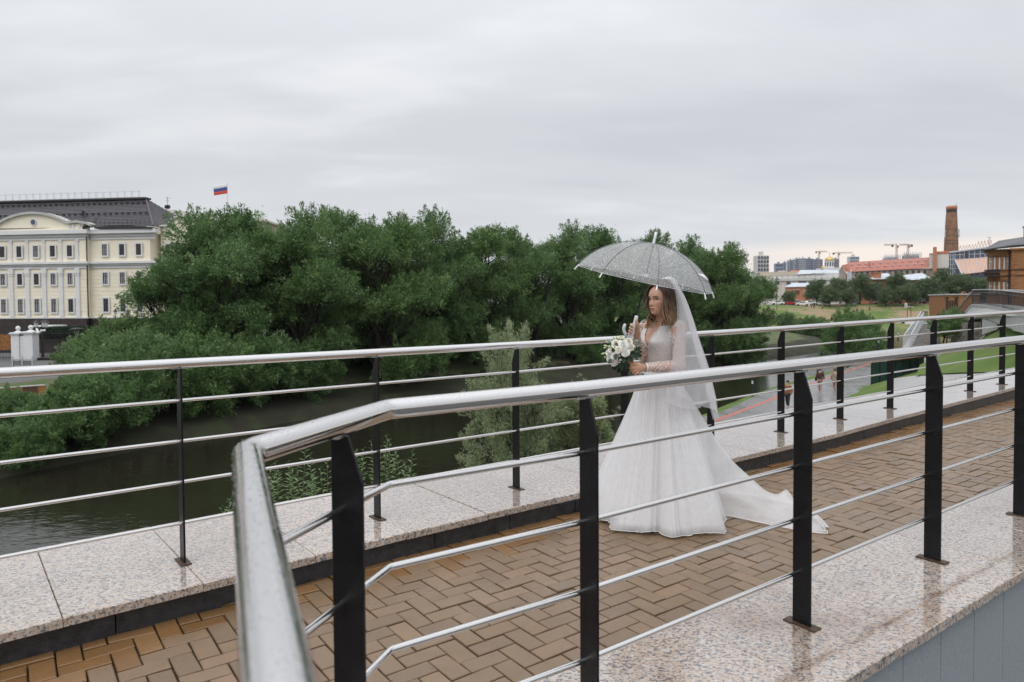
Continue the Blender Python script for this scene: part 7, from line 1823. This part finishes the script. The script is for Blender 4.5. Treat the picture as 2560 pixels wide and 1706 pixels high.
def train_pt(t, w, off=0.0):
    """t along the train, w across: 0 front edge on the ground, .5 ridge, 1 back edge."""
    a, r, b = cr(TB_, t), cr(TT, t), cr(TK, t)
    if w < .5:
        q = w / .5; p = a.lerp(r, q); p.z = a.z + (r.z - a.z) * q ** 1.5
        p += (Vector((a.x, a.y, 0)) - Vector((r.x, r.y, 0))) * (.10 * math.sin(q * math.pi))
    else:
        q = (w - .5) / .5; p = r.lerp(b, q); p.z = r.z + (b.z - r.z) * (1 - (1 - q) ** 1.6)
    e = math.sin(math.pi * min(1, w * 1.0)); ff = .012 * math.sin(w * 26 + t * 5) + .008 * math.sin(w * 47 - t * 9)
    p += Vector((-.3, -.6, .75)) * ff * (.25 + t) * (.35 + .65 * e)
    p.z = max(p.z + off, ZG + .006)
    # curl of the far corner
    p.z += .055 * math.exp(-((t - .74) / .035) ** 2 - ((w - .60) / .10) ** 2) + .04 * math.exp(-((t - .9) / .04) ** 2 - ((w - .4) / .15) ** 2)
    return p
for nm, off, mt in (('train_lining', -.012, 'tulle'), ('train', 0.0, 'tulle')):
    mb = MB(); mb.grid([[train_pt(t, w, off) for w in np.linspace(.0 if nm == 'train' else .04, 1, 56)] for t in np.linspace(0, 1 if nm == 'train' else .965, 90)]); tro = mb.build(nm, M[mt], bride, True, True)
mb = MB(); mb.tube([train_pt(t, 0.0) for t in np.linspace(.25, 1, 60)] + [train_pt(1, w) for w in np.linspace(.05, .95, 16)] + [train_pt(t, 1.0) for t in np.linspace(1, .3, 50)], .0022, 6); mb.build('hem_trim', M['white_trim'], tro, True, True)

# veil
VL = [(1676, 703, 4.60), (1687, 728, 4.555), (1691, 768, 4.52), (1690, 802, 4.455), (1684, 850, 4.40), (1673, 925, 4.36), (1659, 1006, 4.34)]
VM = [(1683, 699, 4.66), (1704, 742, 4.66), (1715, 790, 4.64), (1722, 850, 4.60), (1727, 930, 4.57), (1730, 1024, 4.56)]
VR = [(1691, 706, 4.72), (1713, 745, 4.80), (1730, 790, 4.85), (1749, 855, 4.90), (1770, 918, 4.95), (1790, 1000, 4.99)]
VB = [(1684, 705, 4.78), (1702, 745, 4.92), (1716, 790, 5.0), (1734, 855, 5.06), (1752, 925, 5.12), (1782, 1052, 5.14)]
def veil_pt(u, v, off=0.0):
    G = [[S(*p) for p in q] for q in (VL, VM, VR, VB)]
    C = [cr(q, v) for q in VEILG]
    p = cr(C, u)
    f = math.sin(u * 34 + 1.2 * math.sin(v * 3)) * .5 + math.sin(u * 61 + v * 2) * .3
    return p + Vector((.6, -.75, 0)) * f * (.003 + .016 * v)
VEILG = [[S(*p) for p in q] for q in (VL, VM, VR, VB)]
mb = MB(); mb.grid([[veil_pt(u, v) for u in np.linspace(0, 1, 96)] for v in np.linspace(0, 1, 50)]); ve = mb.build('veil', M['veil'], bride, True, True)
VEILG = [[S(p[0] + dx * i / 6, p[1] + dy * i / 6, p[2] + .015) for i, p in enumerate(q)] for q, dx, dy in ((VL, 12, -30), (VM, 4, -18), (VR, 3, 36), (VB, 6, 10))]
mb = MB(); mb.grid([[veil_pt(u * .98 + .01, v) for u in np.linspace(.05, 1, 96)] for v in np.linspace(0, 1, 50)]); mb.build('veil_layer', M['veil'], ve, True, True)
mb = MB(); pts = []
for k in range(40):
    t = k / 39; pts.append(S(1657 + 35 * t, 699.5 - 4.5 * math.sin(t * 2.7) + 8.5 * t ** 2.2, HC.y - .02 + .05 * t))
mb.tube(pts, [.007 + .006 * math.sin(i / 39 * 3.14) for i in range(40)], 8); mb.build('veil_gather', M['white_trim'], ve, True, True)

# ------------------------------------------------------------------ clear umbrella
um = thing('umbrella', tuple(hand_f - AX * .06), 'clear rain-spotted dome umbrella with black shaft and white hook handle', 'umbrella')
def plastic():
    m, t, b = new_mat('clear_plastic_with_rain'); v = worldco(t)
    setp(b, Base_Color=(0.97, 0.98, 1.0), Roughness=0.12); b.inputs['Specular IOR Level'].default_value = 0.6
    vo = t.nodes.new('ShaderNodeTexVoronoi'); vo.inputs['Scale'].default_value = 78; t.links.new(v, vo.inputs['Vector'])
    d = _ramp(t, vo.outputs['Distance'], [(0.20, 1.0), (0.40, 0.0)])
    pt = _ramp(t, _noise(t, v, 16, 4, 0.6), [(0.35, 0.35), (0.65, 1.0)])
    bump(t, b, d, 1.0, 0.006)
    tr = t.nodes.new('ShaderNodeBsdfTransparent'); tr.inputs[0].default_value = (0.93, 0.95, 0.97, 1)
    tl = t.nodes.new('ShaderNodeBsdfTranslucent'); tl.inputs[0].default_value = (0.97, 0.98, 1.0, 1)
    m1 = t.nodes.new('ShaderNodeMixShader'); m1.inputs[0].default_value = .5; t.links.new(b.outputs[0], m1.inputs[1]); t.links.new(tl.outputs[0], m1.inputs[2])
    m2 = t.nodes.new('ShaderNodeMixShader'); t.links.new(tr.outputs[0], m2.inputs[1]); t.links.new(m1.outputs[0], m2.inputs[2])
    t.links.new(_math(t, 'ADD', .30, _math(t, 'MULTIPLY', _math(t, 'MULTIPLY', d, pt), .70)), m2.inputs[0])
    t.links.new(m2.outputs[0], t.nodes['Material Output'].inputs[0]); return m
M['plastic'] = plastic()
M['white_plastic'] = simple('white_plastic', (0.78, 0.78, 0.82), 0.3, 0.03, 20)
M['rib_grey'] = simple('grey_rib', (0.13, 0.14, 0.16), 0.3, 0.05, 20)
M['black_shaft'] = simple('black_shaft', (0.012, 0.012, 0.013), 0.25, 0.1, 20)
E1 = Vector(RT); E1 = (E1 - AX * E1.dot(AX)).normalized(); E2 = AX.cross(E1)       # E2: away from the viewer
if E2.y < 0: E2 = -E2
RIM = .445
PR_ = [(0.0, .0), (.06, .003), (.14, .020), (.22, .052), (.29, .094), (.35, .140), (.40, .187), (RIM, .236)]
def dome(q): r = q * RIM; return r, float(np.interp(r, [p[0] for p in PR_], [p[1] for p in PR_]))
def dsm(q):
    # smooth profile
    r = RIM * math.sin(q * 1.18) / math.sin(1.18); h = .236 * (1 - math.cos(q * 1.18)) / (1 - math.cos(1.18)); return r, h
def rib_pt(k, q, off=0.0):
    a = R_(-92 + 45 * k); r, h = dsm(q); return apex - AX * (h - off) + (E1 * math.cos(a) + E2 * math.sin(a)) * (r + off)
for k in range(8):
    mb = MB(); rows = []
    for q in np.linspace(.0, 1, 16):
        row = []
        for w in np.linspace(0, 1, 10):
            p = rib_pt(k, q).lerp(rib_pt(k + 1, q), w); b = math.sin(w * math.pi)
            ax_r = (p - apex); ax_r = ax_r - AX * ax_r.dot(AX); row.append(p + (ax_r.normalized() if ax_r.length > 1e-5 else Vector()) * (.012 * b * math.sin(q * 2.6)) + AX * (.006 * b * q))
        rows.append(row)
    mb.grid(rows); o = mb.build('canopy_panel', M['plastic'], um, True, True)
    mb = MB(); mb.tube([rib_pt(k, q, .0025) for q in np.linspace(.03, 1, 16)], .0021, 6); rb = mb.build('rib', M['rib_grey'], um, True, True)
    t0, t1 = rib_pt(k, .97), rib_pt(k, 1.0); d = (t1 - t0).normalized()
    mb = MB(); mb.tube([t1 - d * .008, t1 + d * .014, t1 + d * .030], [.0035, .0042, .0055], 8, round_end=True); mb.build('rib_tip', M['white_plastic'], rb, True, True)
    mb = MB(); mb.tube([rib_pt(k, 1.0), rib_pt(k + 1, 1.0)], .0016, 5); mb.build('edge_seam', M['white_plastic'], um, True, True)
    s0 = apex - AX * .20; mb = MB(); mb.tube([s0, rib_pt(k, .52, -.008)], .0010, 5); mb.build('stretcher', M['rib_grey'], um, True, True)
mb = MB(); mb.tube([apex + AX * .002, hand_f + AX * .078], .0048, 12); mb.build('shaft', M['black_shaft'], um, True, True)
mb = MB(); mb.tube([apex - AX * .20, apex - AX * .225], .011, 12); mb.build('runner', M['white_plastic'], um, True, True)
mb = MB(); mb.tube([apex - AX * .006, apex + AX * .004, apex + AX * .035, apex + AX * .074], [.012, .0085, .0078, .0088], 14); mb.build('ferrule', M['white_plastic'], um, True, True)
hk = [hand_f + AX * .080, hand_f + AX * .04, hand_f, hand_f - AX * .035]
hp = [S(1577, 841, 4.508), S(1570, 841, 4.505), S(1563.5, 836, 4.50), S(1560, 828, 4.495), S(1559.5, 820, 4.49), S(1562, 813, 4.488)]
mb = MB(); mb.tube(hk + hp, [.0125] * 2 + [.0105] * 2 + [.0100] * 6, 14, round_end=True); mb.build('hook_handle', M['white_plastic'], um, True, True)
mb = MB(); a, b = rib_pt(1, .72, .004), rib_pt(2, .80, .004); c = rib_pt(1, .88, .01).lerp(rib_pt(2, .9, .01), .4)
mb.grid([[a, a.lerp(b, .5) + AX * .012, b], [a + (c - a) * .5 + AX * .01, c + AX * .02, c + (b - c) * .3]]); o = mb.build('closing_strap', M['white_plastic'], um, True, True); o.modifiers.new('thickness', 'SOLIDIFY').thickness = .002

# ------------------------------------------------------------------ bouquet
bq = thing('bouquet', tuple(hand_n), 'round bouquet of white roses, dark leaves and pale green buds', 'bouquet')
M['rose'] = simple('rose_petal', (0.80, 0.77, 0.66), 0.6, 0.06, 60); M['rose_cool'] = simple('white_rose_petal', (0.80, 0.80, 0.76), 0.6, 0.05, 60)
M['bud'] = simple('green_bud', (0.50, 0.58, 0.32), 0.5, 0.15, 60); M['dark_leaf'] = simple('dark_glossy_leaf', (0.016, 0.045, 0.014), 0.6, 0.3, 40); M['grey_leaf'] = simple('eucalyptus_leaf', (0.16, 0.23, 0.20), 0.5, 0.15, 40); M['blush'] = simple('blush_berry', (0.60, 0.46, 0.36), 0.5, 0.1, 40)
def rose_mesh(seed, m):
    g = random.Random(seed); mb = MB()
    for k in range(17):
        t = k / 16; a0 = k * 2.4 + g.uniform(-.2, .2); wid = .95 - .15 * t; r = .10 + .80 * t ** .85; hgt = .95 - .35 * t
        rows = []
        for i in range(5):
            v = i / 4; row = []
            for j in range(5):
                u = j / 4 - .5; a = a0 + u * wid * 2.2; rr = r * (.30 + .70 * v ** .7) + .22 * t * v ** 4; z = hgt * (v - .35) - .30 * t * v ** 3 - .22 * abs(u) ** 2 * 4 * v - .25 * t
                row.append((rr * math.cos(a), rr * math.sin(a), z))
            rows.append(row)
        mb.grid(rows)
    mb.lathe([(.02, -.7), (.5, -.45), (.62, -.1), (.2, .1)], (0, 0, -.1), 10)
    return mb.mesh('rose', m, True)
RM = [rose_mesh(1, M['rose']), rose_mesh(2, M['rose_cool'])]
k6 = .1105
def bpx(x, y, d=0.0): return S(1480 + k6 * x, 780 + k6 * y, bq_c.y + d)
g = random.Random(5)
for i, (x, y, r, d) in enumerate(((540, 715, 86, -.055), (712, 735, 90, -.085), (835, 655, 76, -.05), (885, 795, 74, -.07), (450, 855, 78, -.05), (758, 920, 80, -.095), (372, 930, 66, -.03), (515, 1005, 72, -.075), (495, 1150, 72, -.055), (600, 850, 66, -.095), (965, 1030, 44, -.035), (390, 1075, 62, -.03), (690, 620, 56, -.02), (640, 690, 50, -.06))):
    p = bpx(x, y, d); o = link('rose', RM[i % 2 if i in (1, 5, 6, 7, 8, 11) else 0] if i not in (1, 5, 6, 7, 8, 11) else RM[1], bq)
    nrm = ((p - (bq_c + Vector((0, .03, -.02)))).normalized() * .8 + (Vector(CAM) - p).normalized() * .6 + Vector((0, 0, .2))).normalized()
    s = r * k6 * bq_c.y / FPX * 1.22
    mtx = Matrix.Translation(p - bq.location) @ nrm.to_track_quat('Z', 'Y').to_matrix().to_4x4() @ Matrix.Rotation(g.uniform(0, 6), 4, 'Z') @ Matrix.Diagonal((s, s, s * .9, 1))
    o.matrix_local = mtx
bm_ = MB(); bm_.lathe([(.02, -1), (.45, -.6), (.62, 0), (.5, .5), (.2, .95), (.03, 1.05)], (0, 0, 0), 9); budm = bm_.mesh('bud', M['bud'], True)
for x, y, d in ((350, 690, .0), (300, 815, .0), (265, 945, .01), (310, 1025, .01), (560, 590, -.01), (640, 575, 0), (400, 790, -.04), (610, 620, -.02), (450, 690, -.01), (320, 775, 0), (500, 610, 0), (680, 590, 0)):
    p = bpx(x, y, d); o = link('bud', budm, bq); nrm = (p - bq_c).normalized(); nrm.z += g.uniform(-.1, .3); s = g.uniform(.0085, .013)
    o.matrix_local = Matrix.Translation(p - bq.location) @ nrm.normalized().to_track_quat('Z', 'Y').to_matrix().to_4x4() @ Matrix.Diagonal((s, s, s * 1.35, 1))
def leaf_part(m):
    mb = MB(); rows = []
    for i in range(7):
        t = i / 6; w = .30 * math.sin(math.pi * min(1, t * .97 + .03)) ** .8; rows.append([(-w, t, .12 * t * (1 - t) + .06), (0, t, .12 * t * (1 - t) - .25 * t * t), (w, t, .12 * t * (1 - t) + .06)])
    mb.grid([[(x, y, z - .2 * y * y) for x, y, z in r] for r in rows]); return mb.mesh('leaf', m, True)
LD, LG = leaf_part(M['dark_leaf']), leaf_part(M['grey_leaf'])
for x, y, d, ln, m in ((830, 860, -.05, .050, LD), (900, 850, -.06, .055, LD), (960, 830, -.03, .045, LD), (930, 930, -.04, .055, LD), (860, 960, -.06, .050, LD), (800, 1000, -.06, .05, LD), (720, 1030, -.07, .045, LD), (680, 1120, -.05, .055, LD), (600, 1140, -.04, .055, LD), (760, 1130, -.04, .055, LD), (800, 1150, -.02, .06, LD), (560, 1170, -.03, .05, LD), (980, 900, -.01, .05, LD), (1000, 960, 0, .045, LD), (700, 1190, -.01, .06, LD), (640, 1200, 0, .06, LD), (860, 880, -.03, .06, LD), (560, 960, -.08, .04, LD), (460, 1080, -.05, .035, LD),
                        (750, 610, -.03, .035, LG), (975, 680, -.02, .035, LG), (1010, 740, -.01, .035, LG), (420, 700, -.01, .03, LG), (440, 1060, -.05, .03, LG), (570, 1020, -.08, .03, LG)):
    p = bpx(x, y, d); o = link('leaf', m, bq); dr = (p - (bq_c + Vector((0, -.03, 0)))).normalized() + Vector((g.uniform(-.3, .3), 0, g.uniform(-.35, .1))); dr.normalize()
    nr = (Vector(CAM) - p).normalized() + Vector((g.uniform(-.5, .5), 0, g.uniform(0, .6))); nr = (nr - dr * nr.dot(dr)).normalized(); xx = dr.cross(nr)
    o.matrix_local = Matrix.Translation(p - bq.location) @ Matrix(((xx.x, dr.x, nr.x, 0), (xx.y, dr.y, nr.y, 0), (xx.z, dr.z, nr.z, 0), (0, 0, 0, 1))) @ Matrix.Diagonal((ln, ln, ln, 1))
mb = MB()
for _ in range(90):
    x, y = g.choice(((570, 890), (680, 880), (640, 930), (600, 960), (700, 930), (540, 870), (960, 770), (900, 720), (520, 1110), (600, 1100))); p = bpx(x + g.gauss(0, 32), y + g.gauss(0, 30), -.10 + g.uniform(0, .03)); r = g.uniform(.0012, .0036)
    mb.lathe([(.0003, -r), (r, 0), (.0003, r)], p, 6)
o = mb.build('small_white_flower', M['rose_cool'], bq, True, True); o['kind'] = 'stuff'
for x, y in ((620, 1000), (645, 1090), (530, 1115)):
    p = bpx(x, y, -.085); mb = MB(); mb.lathe([(.0005, -.0085), (.006, -.006), (.0085, 0), (.006, .006), (.0005, .0085)], p, 10); mb.build('berry', M['blush'], bq, True, True)
mb = MB(); mb.lathe([(.02, -.07), (.065, -.05), (.085, 0), (.07, .05), (.02, .075)], bq_c + Vector((0, .0, 0)), 14); mb.build('foliage_core', M['dark_leaf'], bq, True, True)
h1 = hand_n - BAX * .052; mb = MB(); mb.tube([h1, hand_n, hand_n + BAX * .055, bq_c - BAX * .055], [.015, .0155, .017, .021], 14); mb.build('ribbon_wrap', M['white_plastic'], bq, True, True)
mb = MB()
for k in range(7): a = k * .9; off = Vector((math.cos(a), 0, math.sin(a))) * .007; mb.tube([h1 + off, h1 - BAX * .022 + off * 1.3], .0028, 5)
o = mb.build('stem', M['dark_leaf'], bq, True, True); o['kind'] = 'stuff'
# ------------------------------------------------------------------ rainy haze over the far city
mb = MB(); mb.bx(-700, 1500, -420, 1500, -9.5, 75)
hz_o = tag(mb.build('haze', None), kind='stuff')
hz_o.data.materials.clear()
hm = bpy.data.materials.new('haze'); hm.use_nodes = True; ht = hm.node_tree; ht.nodes.remove(ht.nodes['Principled BSDF'])
hv = ht.nodes.new('ShaderNodeVolumePrincipled'); hv.inputs['Color'].default_value = (0.86, 0.88, 0.92, 1); hv.inputs['Density'].default_value = 0.00008
ht.links.new(hv.outputs[0], ht.nodes['Material Output'].inputs['Volume']); hz_o.data.materials.append(hm)
